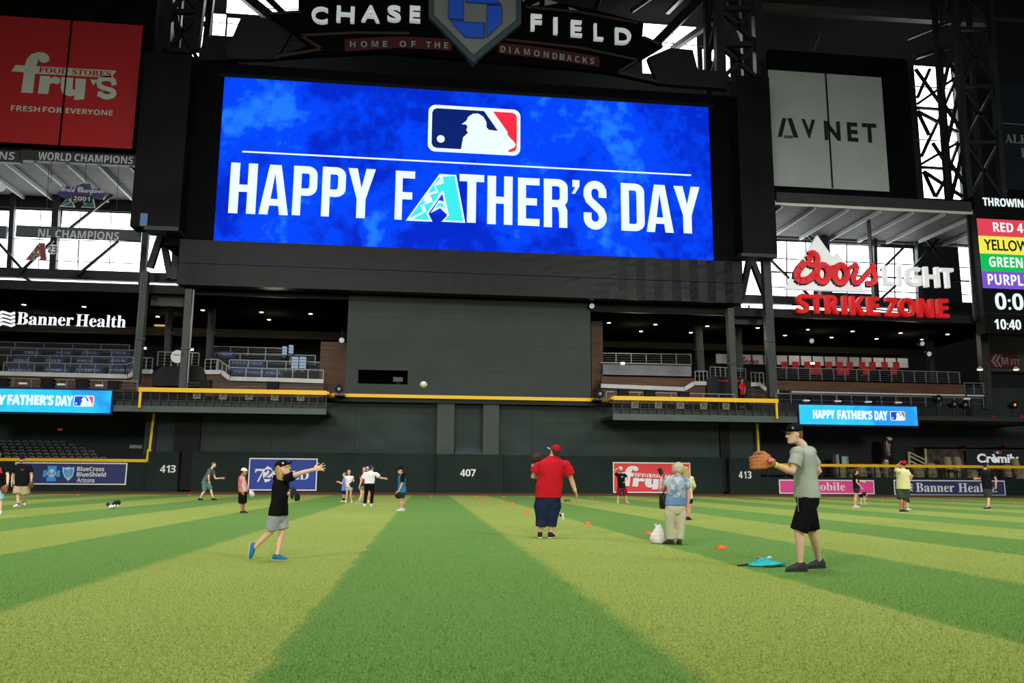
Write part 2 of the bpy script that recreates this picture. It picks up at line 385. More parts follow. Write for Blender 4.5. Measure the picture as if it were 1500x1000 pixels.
# mullions in front of the panes
k = 0
for (x0, y0, x1, y1, w, Y) in ((86, 240, 78, 400, .55, 75.6), (22, 240, 14, 400, .4, 75.6), (-40, 348, 262, 356, .07, 75.8), (26, 380, 262, 388, .07, 75.8), (60, 306, 56, 398, .06, 75.8), (118, 306, 114, 398, .06, 75.8), (163, 306, 160, 398, .06, 75.8),
                              (1204, 330, 1206, 450, .8, 75.6), (1281, 340, 1283, 450, .35, 75.6), (1345, 350, 1347, 452, .5, 75.6), (1356, 350, 1400, 450, 3.0, 75.9), (1130, 378, 1420, 392, .1, 75.7), (1130, 352, 1290, 358, .14, 75.2), (1130, 398, 1420, 412, .16, 75.7),
                              (1130, 420, 1420, 432, .1, 75.7), (1152, 352, 1153, 440, .1, 75.7), (1180, 352, 1181, 440, .1, 75.7), (1240, 357, 1241, 436, .1, 75.7), (1310, 360, 1311, 440, .1, 75.7)):
    if w > 2: continue
    k += 1; struct(MB().pbar(x0, y0, x1, y1, Y, w).build('trim_mullion_%d' % k, STEELD))
for (x0, y0, x1, y1, w, Y) in ((305, -10, 300, 92, .12, 83.5), (276, 30, 440, 42, .07, 83.5), (276, 52, 440, 60, .07, 83.5), (365, -10, 360, 40, .07, 83.5), (420, -10, 418, 30, .07, 83.5), (380, 12, 450, 14, .07, 83.5), (930, 58, 1030, 68, .08, 83.5), (985, 30, 988, 110, .08, 83.5), (1020, 40, 1024, 110, .08, 83.5), (1338, 126, 1412, 132, .1, 79.5), (1338, 204, 1412, 208, .1, 79.5)):
    k += 1; struct(MB().pbar(x0, y0, x1, y1, Y, w).build('trim_mullion_%d' % k, STEELD))
# diagonal braces and steel in the bays (each a brace of its own)
def brace(name, label, pts, Y, w, mat, group):
    for k_, (x0, y0, x1, y1) in enumerate(pts):
        o = MB().pbar(x0, y0, x1, y1, Y+(k_ % 3)*w*1.15, w).build(name, mat); tag(o, label, 'steel brace', group)
brace('diagonal_brace', 'thin dark diagonal brace across the bright windows left of the screen', ((212, 248, 98, 338), (174, 353, 112, 404), (-5, 352, 34, 396), (130, 243, 212, 276), (78, 352, 28, 400), (32, 404, 74, 430)), 74.6, .22, STEELD, 'braces in the left window bay')
brace('diagonal_brace', 'thin dark diagonal brace across the bright windows beside the red beer sign', ((1412, 306, 1338, 392), (1328, 358, 1290, 396), (1338, 310, 1346, 340), (1346, 338, 1388, 390), (1170, 330, 1190, 352), (1126, 378, 1156, 408), (1172, 420, 1186, 434), (1288, 440, 1312, 418)), 74.6, .22, STEELD, 'braces in the right window bay')
# the splayed struts below the dark column housings
for side, pts, lab in (('left', ((236, 344, 220, 392), (238, 344, 250, 408), (214, 340, 208, 420), (258, 345, 256, 410)), 'splayed dark steel strut under the black box left of the screen'), ('right', ((1098, 378, 1086, 436), (1100, 378, 1122, 436)), 'splayed dark steel strut under the black box right of the screen')):
    brace('steel_strut', lab, pts, 70, .5, STEELD, 'struts under the %s box' % side)

# ---------------------------------------------------------------- lattice towers and roof steel behind the facade
def tower(x0a, x1a, y0, x0b, x1b, y1, Y, n, w, label, mat, depth=3.0):
    t = thing('lattice_tower', label, 'steel tower', P((x0b+x1b)/2, y1, Y))
    MB().pbar(x0a, y0, x0b, y1, Y, w).build('chord', mat, t); MB().pbar(x1a, y0, x1b, y1, Y, w).build('chord', mat, t)
    MB().bar(P(x0a, y0, Y)+Vector((0, depth, 0)), P(x0b, y1, Y)+Vector((0, depth, 0)), w*.8).build('chord', mat, t)
    MB().bar(P(x1a, y0, Y)+Vector((0, depth, 0)), P(x1b, y1, Y)+Vector((0, depth, 0)), w*.8).build('chord', mat, t)
    for k in range(n):
        f0, f1 = k/n, (k+1)/n; A = lambda f: P(x0a+(x0b-x0a)*f, y0+(y1-y0)*f, Y); B = lambda f: P(x1a+(x1b-x1a)*f, y0+(y1-y0)*f, Y)
        D = Vector((0, depth, 0))
        MB().bar(A(f0), B(f1), w*.5).build('lacing_bar', mat, t); MB().bar(B(f0), A(f1), w*.5).build('lacing_bar', mat, t)
        MB().bar(A(f1), B(f1), w*.6).build('cross_bar', mat, t)
        MB().bar(A(f0)+D, B(f1)+D, w*.5).build('lacing_bar', mat, t); MB().bar(A(f0), A(f1)+D, w*.5).build('lacing_bar', mat, t)
    return t
tower(1052, 1106, -40, 1054, 1112, 118, 68.5, 3, .75, 'dark lattice tower rising behind the right end of the screen', STEELD)
tower(1394, 1446, -40, 1419, 1469, 292, 69.5, 4, .55, 'large dark lattice tower above the coloured scoreboard', STEELD)
brace('window_brace', 'dark truss member across the tall narrow bright window', ((1362, 101, 1344, 143), (1341, 101, 1379, 154), (1344, 152, 1399, 114), (1342, 158, 1400, 162), (1344, 163, 1361, 198), (1382, 160, 1353, 222), (1344, 163, 1403, 194), (1361, 204, 1350, 229), (1366, 209, 1386, 240), (1350, 240, 1403, 209), (1350, 245, 1406, 249), (1353, 251, 1370, 288), (1392, 248, 1371, 288), (1353, 251, 1410, 288), (1400, 116, 1380, 162), (1404, 210, 1390, 248)), 77, .28, STEELD, 'truss members in the tall window')
brace('window_post', 'upright dark post in the tall narrow bright window', ((1377, 92, 1392, 292), (1399, 92, 1412, 292)), 77, .45, STEELD, 'posts in the tall window')
tower(252, 300, -40, 244, 286, 75, 74, 2, .7, 'dark lattice tower behind the left end of the screen', STEELD)
ROOF = M('roof_steel', (84, 84, 80), .5, spec=.4)
for k, (x0, y0, x1, y1, Y, w) in enumerate(((350, -12, 402, 30, 78, .9), (385, -10, 420, 24, 76, .6), (1030, -6, 955, 70, 78, .9), (1045, 30, 985, 72, 78, .6), (1066, 0, 1090, 60, 80, .5), (880, -8, 872, 14, 74, .5), (960, -8, 925, 16, 74, .4), (1000, -4, 978, 18, 74, .4), (1338, 82, 1392, 32, 78, .4), (1342, 84, 1420, 60, 78, .4), (1330, 56, 1400, 28, 74, .35), (1085, 10, 1500, 36, 72, .8), (1180, 26, 1150, -10, 84, .5), (1260, 30, 1330, -10, 84, .5), (1350, 30, 1420, -10, 84, .5), (1200, 50, 1190, 72, 84, .4))):
    tag(MB().pbar(x0, y0, x1, y1, Y, w, Y2=Y+6 if k % 2 else Y).build('roof_strut', ROOF if k > 7 else STEELD), 'grey steel roof member up under the dark roof behind the signs', 'roof beam', 'roof steel above the facade')

# ---------------------------------------------------------------- black facade behind the signs
def board(name, label, x0, y0, x1, y1, Y, d, mat, cat='board'):
    return tag(MB().pbox(x0, y0, x1, y1, Y, d).build(name, mat), label, cat)
board('backing_board', 'black board behind the red grocery sign', -80, -40, 212, 222, 66.6, .6, BLK)
board('backing_board', 'black board behind the pale grey banner', 1126, 72, 1345, 298, 66.7, .6, BLK)
board('backing_board', 'dark board behind the navy sign cut by the frame edge', 1452, 30, 1640, 290, 72.5, .4, M('navy_black', (24, 28, 38), .6))
t = thing('column_housing', 'tall black box column standing left of the big screen', 'column box', P(236, 340, 64.5))
MB().pbox(212, 76, 262, 334, 64.4, 1.6).build('cladding', M('housing_charcoal', (16, 17, 19), .5, var=.35, vscale=.35, spec=.08), t)
MB().pbox(211, 330, 261, 338, 64.3, 1.7).build('bottom_frame', STEELD, t)
MB().pbox(206, 312, 214, 330, 64.2, .4).build('blue_lamp', M('pale_blue_lamp', (110, 150, 190), .4, emit=.5), t)
t = thing('column_housing', 'tall black box column standing right of the big screen', 'column box', P(1106, 372, 64.5))
MB().pbox(1078, 110, 1139, 372, 64.5, 1.5).build('cladding', MATS['housing_charcoal'], t)
MB().pbox(1086, 370, 1139, 377, 64.4, 1.6).build('bottom_frame', STEELD, t)
MB().pbox(1126, 355, 1138, 366, 64.6, .4).build('blue_lamp', MATS['pale_blue_lamp'], t)
# ================================================================ the big screen
def screen_material(name, base, hi, lo, strength):
    m = bpy.data.materials.new(name); m.use_nodes = True; nt = m.node_tree; N = nt.nodes; L = nt.links
    b = N['Principled BSDF']; b.inputs['Base Color'].default_value = (0.003, 0.003, 0.005, 1); b.inputs['Roughness'].default_value = .9; b.inputs['Specular IOR Level'].default_value = 0
    tc = N.new('ShaderNodeTexCoord')
    n1 = N.new('ShaderNodeTexNoise'); n1.inputs['Scale'].default_value = .11; n1.inputs['Detail'].default_value = 6; n1.inputs['Distortion'].default_value = 1.2; L.new(tc.outputs['Object'], n1.inputs[0])
    n2 = N.new('ShaderNodeTexVoronoi'); n2.inputs['Scale'].default_value = .16; n2.feature = 'F1'; L.new(tc.outputs['Object'], n2.inputs[0])
    n3 = N.new('ShaderNodeTexNoise'); n3.inputs['Scale'].default_value = 1.3; n3.inputs['Detail'].default_value = 6; L.new(tc.outputs['Object'], n3.inputs[0])
    a = N.new('ShaderNodeMath'); a.operation = 'MULTIPLY_ADD'; L.new(n3.outputs[0], a.inputs[0]); a.inputs[1].default_value = .35; L.new(n1.outputs[0], a.inputs[2])
    c = N.new('ShaderNodeMath'); c.operation = 'MULTIPLY_ADD'; L.new(n2.outputs[2] if False else n2.outputs[0], c.inputs[0]); c.inputs[1].default_value = .07; L.new(a.outputs[0], c.inputs[2])
    rp = N.new('ShaderNodeValToRGB'); L.new(c.outputs[0], rp.inputs[0]); e = rp.color_ramp.elements
    e[0].position = .60; e[0].color = lin(lo); e[1].position = .92; e[1].color = lin(hi)
    q = rp.color_ramp.elements.new(.72); q.color = lin(base); q = rp.color_ramp.elements.new(.80); q.color = lin(base)
    L.new(rp.outputs[0], b.inputs['Emission Color']); b.inputs['Emission Strength'].default_value = strength
    return m
def E_(name, c, s=1.0): return M(name, c, .5, emit=s)
LWHITE = E_('screen_white', (240, 255, 255)); LNAVY = E_('screen_navy', (2, 32, 112)); LRED = E_('screen_red', (252, 44, 66)); LTEAL = E_('screen_teal', (62, 240, 244)); LDEEP = E_('screen_deep_blue', (4, 44, 170))
def round_rect(x0, x1, z0, z1, r, n=6):
    p = []
    for cx, cz, a0 in ((x1-r, z1-r, 0), (x0+r, z1-r, 90), (x0+r, z0+r, 180), (x1-r, z0+r, 270)):
        p += [(cx+r*cos(R(a0+90*k/n)), cz+r*sin(R(a0+90*k/n))) for k in range(n+1)]
    return p
def league_logo(parent, x0, y0, x1, y1, Y, dd, mats=None):
    w, n, r = mats or (LWHITE, LNAVY, LRED)
    X0, X1, Z0, Z1 = rect(x0, y0, x1, y1, Y); Wd, H = X1-X0, Z1-Z0
    U = lambda u, v: (X0+u*Wd, Z1-v*H)
    raw = lambda q: [U((x-120)/615, (y-(x-120)*.055-693)/314) for x, y in q]
    o = MB().poly(round_rect(X0, X1, Z0, Z1, H*.15), Y-dd, dd).build('league_logo', w, parent)
    b = H*.075
    # navy field, red field, then the batter's outline over both
    nv = [(X0+b+H*.1, Z1-b), (X0+b+H*.03, Z1-b-H*.03), (X0+b, Z1-b-H*.1), (X0+b, Z0+b+H*.1), (X0+b+H*.03, Z0+b+H*.03), (X0+b+H*.1, Z0+b), U(.45, .925), U(.78, .56), U(.60, .075)]
    MB().poly(nv, Y-2*dd, dd).build('navy_field', n, o)
    rd = [U(.70, .075), (X1-b-H*.1, Z1-b), (X1-b-H*.03, Z1-b-H*.03), (X1-b, Z1-b-H*.1), (X1-b, Z0+b+H*.1), (X1-b-H*.03, Z0+b+H*.03), (X1-b-H*.1, Z0+b), U(.82, .925), U(.82, .86), U(.86, .5)]
    MB().poly(rd, Y-2*dd, dd).build('red_field', r, o)
    bat = raw([(342, 828), (372, 804), (384, 777), (415, 757), (450, 755), (485, 777), (506, 815), (507, 850), (524, 866), (588, 874), (604, 862), (640, 884), (660, 915), (690, 945), (704, 966), (694, 985), (660, 1000), (640, 1030), (340, 1010), (341, 985), (352, 918), (384, 886), (372, 866), (380, 848), (372, 830)])
    MB().poly(bat, Y-3*dd, dd).build('batter_outline', w, o)
    c = raw([(205, 928)])[0]; MB().poly([(c[0]+H*.08*cos(2*pi*k/16), c[1]+H*.08*sin(2*pi*k/16)) for k in range(16)], Y-3*dd, dd).build('ball_disc', w, o)
    return o
# condensed display letters drawn as outlines in a unit box
def bowl(y0, y1, x0=.33, w=.33, h=.145):
    def half(xa, xb, ya, yb, rx, ry, n=6):
        p = [(xa, yb)]
        p += [(xb-rx+rx*sin(R(90*k/n)), yb-ry+ry*cos(R(90*k/n))) for k in range(n+1)]
        p += [(xb-rx+rx*cos(R(90*k/n)), ya+ry-ry*sin(R(90*k/n))) for k in range(n+1)]
        return p + [(xa, ya)]
    return half(x0, 1, y0, y1, .42, .17) + half(x0, 1-w, y0+h, y1-h, .10, .05)[::-1]
def box4(a, b, c, d): return [(a, b), (c, b), (c, d), (a, d)]
def stroke(pts, w, asp):                                 # a thick line in a box whose width is asp of its height
    q = [Vector((x*asp, y, 0)) for x, y in pts]; out = []; L_, R_ = [], []
    for k in range(len(q)):
        d = (q[min(k+1, len(q)-1)]-q[max(k-1, 0)]).normalized(); n = Vector((-d.y, d.x, 0))*w/2
        L_.append(((q[k]+n).x/asp, (q[k]+n).y)); R_.append(((q[k]-n).x/asp, (q[k]-n).y))
    return L_ + R_[::-1]
_arc = lambda cx, cy, rx, ry, a0, a1, n=10: [(cx+rx*cos(R(a0+(a1-a0)*k/n)), cy+ry*sin(R(a0+(a1-a0)*k/n))) for k in range(n+1)]
GL = {
 'H': [box4(0, 0, .34, 1), box4(.66, 0, 1, 1), box4(.33, .43, .67, .57)],
 'A': [[(0, 0), (.30, 0), (.52, .92), (.52, 1), (.30, 1)], [(1, 0), (.70, 0), (.48, .92), (.48, 1), (.70, 1)], box4(.2, .18, .8, .31)],
 'P': [box4(0, 0, .34, 1), bowl(.40, 1)], 'D': [box4(0, 0, .34, 1), bowl(0, 1)],
 'Y': [[(0, 1), (.34, 1), (.5, .60), (.66, 1), (1, 1), (.66, .38), (.66, 0), (.34, 0), (.34, .38)]],
 'F': [box4(0, 0, .37, 1), box4(.36, .855, 1, 1), box4(.36, .42, .88, .565)],
 'E': [box4(0, 0, .37, 1), box4(.36, .855, 1, 1), box4(.36, .43, .88, .575), box4(.36, 0, 1, .145)],
 'T': [box4(0, .855, 1, 1), box4(.32, 0, .68, .86)],
 'R': [box4(0, 0, .34, 1), bowl(.42, 1), [(.5, .56), (.64, .30), (.64, 0), (.98, 0), (.98, .36), (.86, .50)]],
 "'": [[(.15, 1), (1, 1), (1, .55), (.45, 0), (.05, 0), (.5, .5), (.15, .5)]],
 'S': [stroke([(.83, .66), (.83, .74)] + _arc(.5, .77, .33, .155, 0, 180) + [(.17, .70), (.25, .60), (.5, .49), (.75, .38), (.83, .28)] + _arc(.5, .23, .33, .155, 0, -180) + [(.17, .34)], .16, .47)],
}
def glyph(mb, ch, X0, X1, Z0, Z1, Y, d):
    for p in GL[ch]: mb.poly([(X0+x*(X1-X0), Z0+y*(Z1-Z0)) for x, y in p], Y, d)
def team_letter(parent, x0, y0, x1, y1, Y, dd, mats, name='team_letter'):
    w, c, dk = mats
    X0, X1, Z0, Z1 = rect(x0, y0, x1, y1, Y); q = lambda pts: [(X0+(x-975)/307*(X1-X0), Z1-(y-(x-975)*.045-488)/246*(Z1-Z0)) for x, y in pts]
    o = MB().poly(q([(975, 735), (1143, 495), (1230, 500), (1282, 747), (1158, 741), (1186, 712), (1160, 597), (1090, 700), (1112, 741)]), Y-dd, dd).build(name, w, parent)
    MB().poly(q([(1160, 510), (1222, 506), (1270, 739), (1172, 735), (1197, 710), (1164, 580), (1150, 590), (1080, 700), (1094, 733), (1010, 728), (1080, 690), (1066, 655), (1112, 640), (1096, 604), (1140, 592), (1125, 558), (1166, 545)]), Y-2*dd, dd).build('inner_field', c, o)
    MB().poly(q([(990, 726), (1070, 612), (1062, 640), (1082, 640), (1048, 662), (1062, 690)]), Y-2*dd, dd).build('scale_mark', c, o)
    MB().poly(q([(1085, 598), (1140, 512), (1150, 520), (1112, 550), (1126, 580)]), Y-2*dd, dd).build('scale_mark', c, o)
    MB().poly(q([(1102, 697), (1142, 633), (1172, 638), (1182, 702), (1150, 672)]), Y-2*dd, dd).build('tongue_mark', w, o)
    MB().poly(q([(1122, 676), (1140, 648), (1164, 650), (1170, 680), (1150, 660)]), Y-3*dd, dd).build('tongue_field', c, o)
    return o
YS = 66.0
t = thing('video_board', 'huge blue screen reading HAPPY FATHER\'S DAY over the centre wall', 'video screen', P(675, 440, YS))
hx0, hx1, hz0, hz1 = rect(262, 88, 1086, 392, YS)
MB().box(hx0, hx1, YS+.02, YS+3.2, hz0, hz1).build('housing', BLK, t)
sx0, sx1, sz0, sz1 = rect(330, 114.5, 1044, 385, YS)
scr = MB().box(sx0, sx1, YS-.25, YS+.02, sz0, sz1).build('display', screen_material('screen_blue', (2, 70, 255), (32, 124, 255), (1, 42, 205), 1.0), t)
MB().box(sx0-.5, sx1+.5, YS-.2, YS+.02, sz1, sz1+.35).build('bezel', BLK2, t)
MB().box(sx0-.5, sx1+.5, YS-.2, YS+.02, sz0-.35, sz0).build('bezel', BLK2, t)
m = MB()
a3 = lambda x, y: (310+x/3.449, 110+y/3.449)
b3 = lambda x, y: (680+x/3.449, 110+y/3.449)
zt, zb = P(*a3(160, 444), YS).z, P(*a3(150, 700), YS).z
for ch, tl, br in (('H', a3(100, 442), a3(220, 702)), ('A', a3(252, 451), a3(385, 708)), ('P', a3(418, 458), a3(526, 712)), ('P', a3(563, 463), a3(671, 718)), ('Y', a3(692, 470), a3(821, 725)), ('F', a3(931, 483), a3(1022, 733)),
                   ('T', a3(1253, 500), b3(98, 748)), ('H', b3(118, 508), b3(243, 757)), ('E', b3(272, 518), b3(380, 763)), ('R', b3(402, 523), b3(523, 772)), ("'", b3(540, 530), b3(582, 600)), ('S', b3(602, 533), b3(720, 782)), ('D', b3(790, 545), b3(912, 790)), ('A', b3(917, 552), b3(1058, 797)), ('Y', b3(1057, 560), b3(1195, 802))):
    if ch in 'FD' : m.build('lettering', LWHITE, scr); m = MB()
    x0, x1, z0, z1 = rect(*tl, *br, YS-.25); glyph(m, ch, x0, x1, z0, z1, YS-.31, .06)
m.build('lettering', LWHITE, scr)
p, q = P(355, 222, YS-.25), P(1012, 257, YS-.25); MB().box(p.x, q.x, YS-.3, YS-.25, p.z-.06, p.z+.06).build('rule_line', LWHITE, scr)
league_logo(scr, 628, 153, 762, 228.5, YS-.25, .03)
team_letter(scr, 596.5, 252.5, 681.5, 326.5, YS-.25, .03, (LWHITE, LTEAL, LDEEP))
# the crumpled sheet skirt under the screen
SK = M('skirt_sheet', (15, 17, 18), .38, .0, spec=.17)
t = thing('screen_skirt', 'dark creased sheet metal skirt hanging below the blue screen', 'cladding', P(675, 440, 65.4))
kx0, kx1, kz0, kz1 = rect(264, 350, 1088, 444, 65.4); zm = kz0+(kz1-kz0)*.48
rng = random.Random(3)
for z0, z1 in ((kz0, zm-.04), (zm, kz1)):
    n = 60; m = MB(); nz = 5
    for i in range(n+1):
        c0 = (.05*(.12+.9*(i/n)**3) if i % 2 else 0)+rng.uniform(-.01, .01)*(.3+i/n)
        for j in range(nz+1):
            x = kx0+(kx1-kx0)*i/n; yy = 65.4+c0+rng.uniform(-.012, .012)*(.2+1.6*(i/n)**2)
            m.v.append((x, yy, z0+(z1-z0)*j/nz))
    for i in range(n):
        for j in range(nz):
            a = i*(nz+1)+j; m.f.append((a, a+nz+1, a+nz+2, a+1))
    base = len(m.v); m.v += [(kx0, 66.6, z0), (kx1, 66.6, z0), (kx0, 66.6, z1), (kx1, 66.6, z1)]
    e0, e1 = 0, n*(nz+1)
    m.f += [(base, base+1, e1, e0), (e0+nz, e1+nz, base+3, base+2), (base, e0, e0+nz, base+2), (base+1, base+3, e1+nz, e1)]
    m.build('sheet_row', SK, t)
MB().box(kx0+.2, kx1-.2, 65.7, 67.6, kz0+.05, kz0+.25).build('soffit', DARKIN, t)

# ================================================================ the ballpark sign over the screen
YC = 64.8
SG = M('sign_letter_white', (214, 220, 220), .45, emit=.4); SGD = M('sign_letter_grey', (150, 152, 152), .5)  # white letters carry added emission although they are lit from the front
t = thing('ballpark_sign', 'dark arched sign reading CHASE FIELD with a home plate emblem above the screen', 'sign', P(695, 100, YC))
MB().ppoly([(437, -40), (437, 16.5), (394, 21), (430, 47), (452, 66), (405, 85), (440, 82), (560, 76), (700, 88), (880, 104), (964, 121), (908, 105), (935, 89), (972, 67), (941, 53), (943, 33), (870, 14), (770, -6), (760, -40)], YC, .5).build('sign_ribbon', M('sign_black', (5, 5, 6), .7, spec=.05), t)
MB().ppoly([(505, 57), (585, 53), (662, 57), (662, 74), (585, 70), (505, 75)], YC-.06, .06).build('red_strip', M('dark_red_strip', (74, 16, 28), .6), t)
MB().ppoly([(730, 62), (800, 70), (878, 83), (878, 98), (800, 86), (730, 78)], YC-.06, .06).build('red_strip', M('dark_red_strip'), t)
GOLD = M('bronze_edge', (58, 40, 28), .5)
for pts in (((440, 52), (520, 48), (600, 49)), ((440, 52), (472, 72), (410, 82), (404, 85)), ((396, 20), (440, 17)), ((942, 54), (970, 66)), ((740, 58), (850, 70), (935, 88), (905, 106), (965, 120)), ((770, 10), (850, 18), (935, 34))):
    m = MB()
    for k in range(len(pts)-1): m.pbar(*pts[k], *pts[k+1], YC-.08, .22, .1)
    m.build('bronze_outline', GOLD, t)
m = MB()
for pts in (((778, 8), (790, 2), (790, 7)), ((798, -2), (818, 4), (798, 8)), ((833, 10), (847, 15), (834, 14)), ((764, 0), (770, -3), (768, 2))): m.ppoly(pts, YC-.1, .1)
m.build('grey_flake', SGD, t)
for ch, x0, y0, x1, y1 in (('C', 457.5, 12, 480, 37), ('H', 494, 11, 519, 35.5), ('A', 530.5, 10, 556, 35), ('S', 568, 10, 587, 34.5), ('E', 600.5, 11, 615.5, 35), ('F', 777, 23, 793, 47.5), ('I', 810, 28, 816, 52), ('E', 835.5, 32, 851.5, 56), ('L', 869, 37, 882.5, 61.5), ('D', 900, 43, 923.5, 67.5)):
    m = MB(); ptext(m, ch, x0, y0, x1, y1, YC-.1, .35, 'sans', off=.018); m.build('raised_letter', SG, t)
m = MB()
for ch, x, y in (('H', 516.5, 65.5), ('O', 533, 65.5), ('M', 549, 65), ('E', 564, 65), ('O', 590, 65), ('F', 605.5, 65.2), ('T', 627.5, 66), ('H', 640.5, 66.5), ('E', 653.5, 67), ('D', 736.5, 72.5), ('I', 746.5, 73.7), ('A', 757, 75), ('M', 771.5, 76.8), ('O', 786, 78.8), ('N', 799.5, 80.7), ('D', 812.5, 82.7), ('B', 823, 84), ('A', 833.5, 85.5), ('C', 845, 87.2), ('K', 856.5, 88.7), ('S', 867, 90)):
    w = 2.2 if ch == 'I' else 9.5 if ch in 'MO' else 6.5 if ch in 'EFS' else 8; w = w if x < 700 or ch == 'I' else w*.95
    ptext(m, ch, x-w/2+.4, y-4.6, x+w/2, y+4.6, YC-.07, .1)
m.build('small_lettering', SGD, t)
pl = MB().ppoly([(628, -40), (628, 24), (693.5, 91.5), (763.5, 34), (763, -40)], YC-.5, .8).build('home_plate_rim', M('plate_rim', (74, 90, 104), .4), t)
MB().ppoly([(636, -40), (636, 22), (693.8, 79.5), (755.5, 29), (755, -40)], YC-.62, .12).build('plate_face', M('plate_face', (140, 144, 146), .5), pl)
BLU = M('emblem_blue', (32, 84, 210), .45, emit=.12); ed = M('emblem_edge', (16, 26, 48), .5)
for pts in ([(657.5, -10), (679, -10), (678.5, 27.5), (657.5, 26)], [(661, 31), (709.5, 34), (708.5, 54.5), (682, 53)], [(714, 8), (735, 8.5), (735, 32), (713.5, 53)], [(684, -18), (712, -16), (732, 4.5), (684, 2)]):
    c = (sum(p[0] for p in pts)/4, sum(p[1] for p in pts)/4)
    MB().ppoly([(c[0]+(x-c[0])*1.06, c[1]+(y-c[1])*1.08) for x, y in pts], YC-.72, .1).build('emblem_dark_edge', ed, pl)  # slightly larger dark outline behind each bar
    MB().ppoly(pts, YC-.9, .2).build('emblem_bar', BLU, pl)
for lab, pts in (('dark angular speaker cabinet left of the ballpark sign', [(353, 25), (402, 27), (428, 46), (404, 86), (336, 86), (328, 66), (338, 60)]), ('dark angular speaker cabinet right of the ballpark sign', [(982, 70), (1015, 73), (1022, 101), (1062, 105), (1066, 130), (964, 122), (949, 84)]), ('low dark speaker cabinet beside the left lattice tower', [(300, 53), (345, 53), (345, 88), (290, 88), (292, 76)])):
    tag(MB().ppoly(pts, 69.4 if 'low' in lab else 65.4, 1.5 if 'low' in lab else .58).build('speaker_cabinet', M('speaker_black', (24, 27, 31), .6)), lab, 'speaker')

# ================================================================ signs on the left
def panel_sign(name, label, x0, y0, x1, y1, Y, mat, d=.15, cat='sign'):
    t = thing(name, label, cat, P((x0+x1)/2, y1, Y)); o = MB().pbox(x0, y0, x1, y1, Y, d).build('panel', mat, t); return t, o
def grocery_letters(t, px, Y, white, red, small=True):
    # px: function from the big sign's own pixel layout to this sign's pixels
    m = MB(); q = lambda pts: [px(x, y) for x, y in pts]
    crop = lambda x, y: (x/4.545, y/4.545)
    c = lambda *pts: q([crop(x, y) for x, y in pts])
    m.ppoly(c((141, 615), (160, 480), (75, 475), (105, 432), (165, 436), (178, 395), (205, 362), (250, 346), (295, 350), (325, 372), (328, 400), (312, 415), (285, 418), (262, 405), (258, 385), (240, 440), (775, 470), (742, 516), (232, 490), (218, 620)), Y-.06, .06)
    m.ppoly(c((252, 622), (268, 503), (336, 508), (334, 524), (365, 508), (398, 520), (402, 545), (380, 562), (350, 552), (330, 560), (320, 626)), Y-.06, .06)
    m.ppoly(c((408, 512), (488, 518), (482, 590), (500, 600), (504, 520), (572, 526), (560, 660), (490, 666), (498, 636), (455, 640), (415, 620), (404, 585)), Y-.06, .06)
    m.ppoly(c((600, 528), (650, 532), (620, 568)), Y-.06, .06)
    sp_ = [(762, 566), (756, 548)] + [(708+50*cos(R(a)), 545-24*sin(R(a))) for a in range(20, 200, 20)] + [(664, 572), (690, 588), (722, 596)] + [(714+44*cos(R(a)), 620+24*sin(R(a))) for a in range(-60, 170, 20)] + [(650, 622)]
    m.ppoly(c(*[(x, -y) for x, y in stroke([(x, -y) for x, y in sp_], 36, 1)]), Y-.06, .06)
    m.build('lettering', white, t)
    m = MB(); a, b = px(57.5, 98), px(162.5, 112.5); ptext(m, 'FOOD STORES', a[0], a[1], b[0], b[1], Y-.06, .03, 'serif'); m.build('small_lettering', red, t)
RED = M('sign_red', (176, 24, 30), .55); OFFW = M('sign_offwhite', (190, 192, 182), .55)
t, o = panel_sign('grocery_sign', 'dark red sign reading fry\'s FOOD STORES FRESH FOR EVERYONE', -3, 22.5, 193.5, 218, 66.2, RED)
grocery_letters(o, lambda x, y: (x, y), 66.2, OFFW, RED)
for w, x0, y0, x1, y1 in (('FRESH', 17, 154.3, 58.5, 164.8), ('FOR', 63.5, 156.5, 91.5, 166), ('EVERYONE', 97, 158.3, 165, 170)): m = MB(); ptext(m, w, x0, y0, x1, y1, 66.2, .06); m.build('tagline_word', OFFW, o)
p = P(96.5, 120, 66.2); z0, z1 = P(88, 213, 66.2).z, P(106, 29, 66.2).z; MB().box(p.x-.05, p.x+.05, 66.1, 66.2, z0, z1).build('seam', BLK, o)
GREYL = M('champion_letter', (196, 198, 202), .5)
t, o = panel_sign('champions_fascia', 'charcoal beam reading WORLD CHAMPIONS under the red sign', 30, 219, 210, 243, 66.3, FASC, .5)
m = MB(); ptext(m, 'WORLD', 57, 222.5, 104, 236.5, 66.3, .05); m.build('lettering', GREYL, o); m = MB(); ptext(m, 'CHAMPIONS', 110, 225, 194.5, 240.5, 66.3, .05); m.build('lettering', GREYL, o)
t, o = panel_sign('champions_fascia', 'charcoal beam end reading IONS beside the WORLD CHAMPIONS beam', -80, 215, 29, 238, 66.3, FASC, .5)
m = MB(); ptext(m, 'CHAMPIONS', -88, 217, 21, 234.5, 66.3, .05); m.build('lettering', GREYL, o)
t, o = panel_sign('champions_fascia', 'grey beam reading NL CHAMPIONS across the bright windows', 24, 329.5, 205, 352.5, 66.6, M('fascia_grey', (74, 78, 84), .5, var=.15, vscale=.7), .3)
m = MB(); ptext(m, 'NL', 57, 335, 75, 347.6, 66.6, .05); m.build('lettering', GREYL, o); m = MB(); ptext(m, 'CHAMPIONS', 82, 336, 174, 352, 66.6, .05); m.build('lettering', GREYL, o)
tag(MB().pbox(-60, 328, 8, 348, 66.6, .3).build('champions_fascia', MATS['fascia_grey']), 'grey beam end across the bright windows beside the NL CHAMPIONS beam', 'sign')
PUR = M('emblem_purple', (64, 52, 110), .5); TEA = M('emblem_teal', (34, 92, 98), .5)
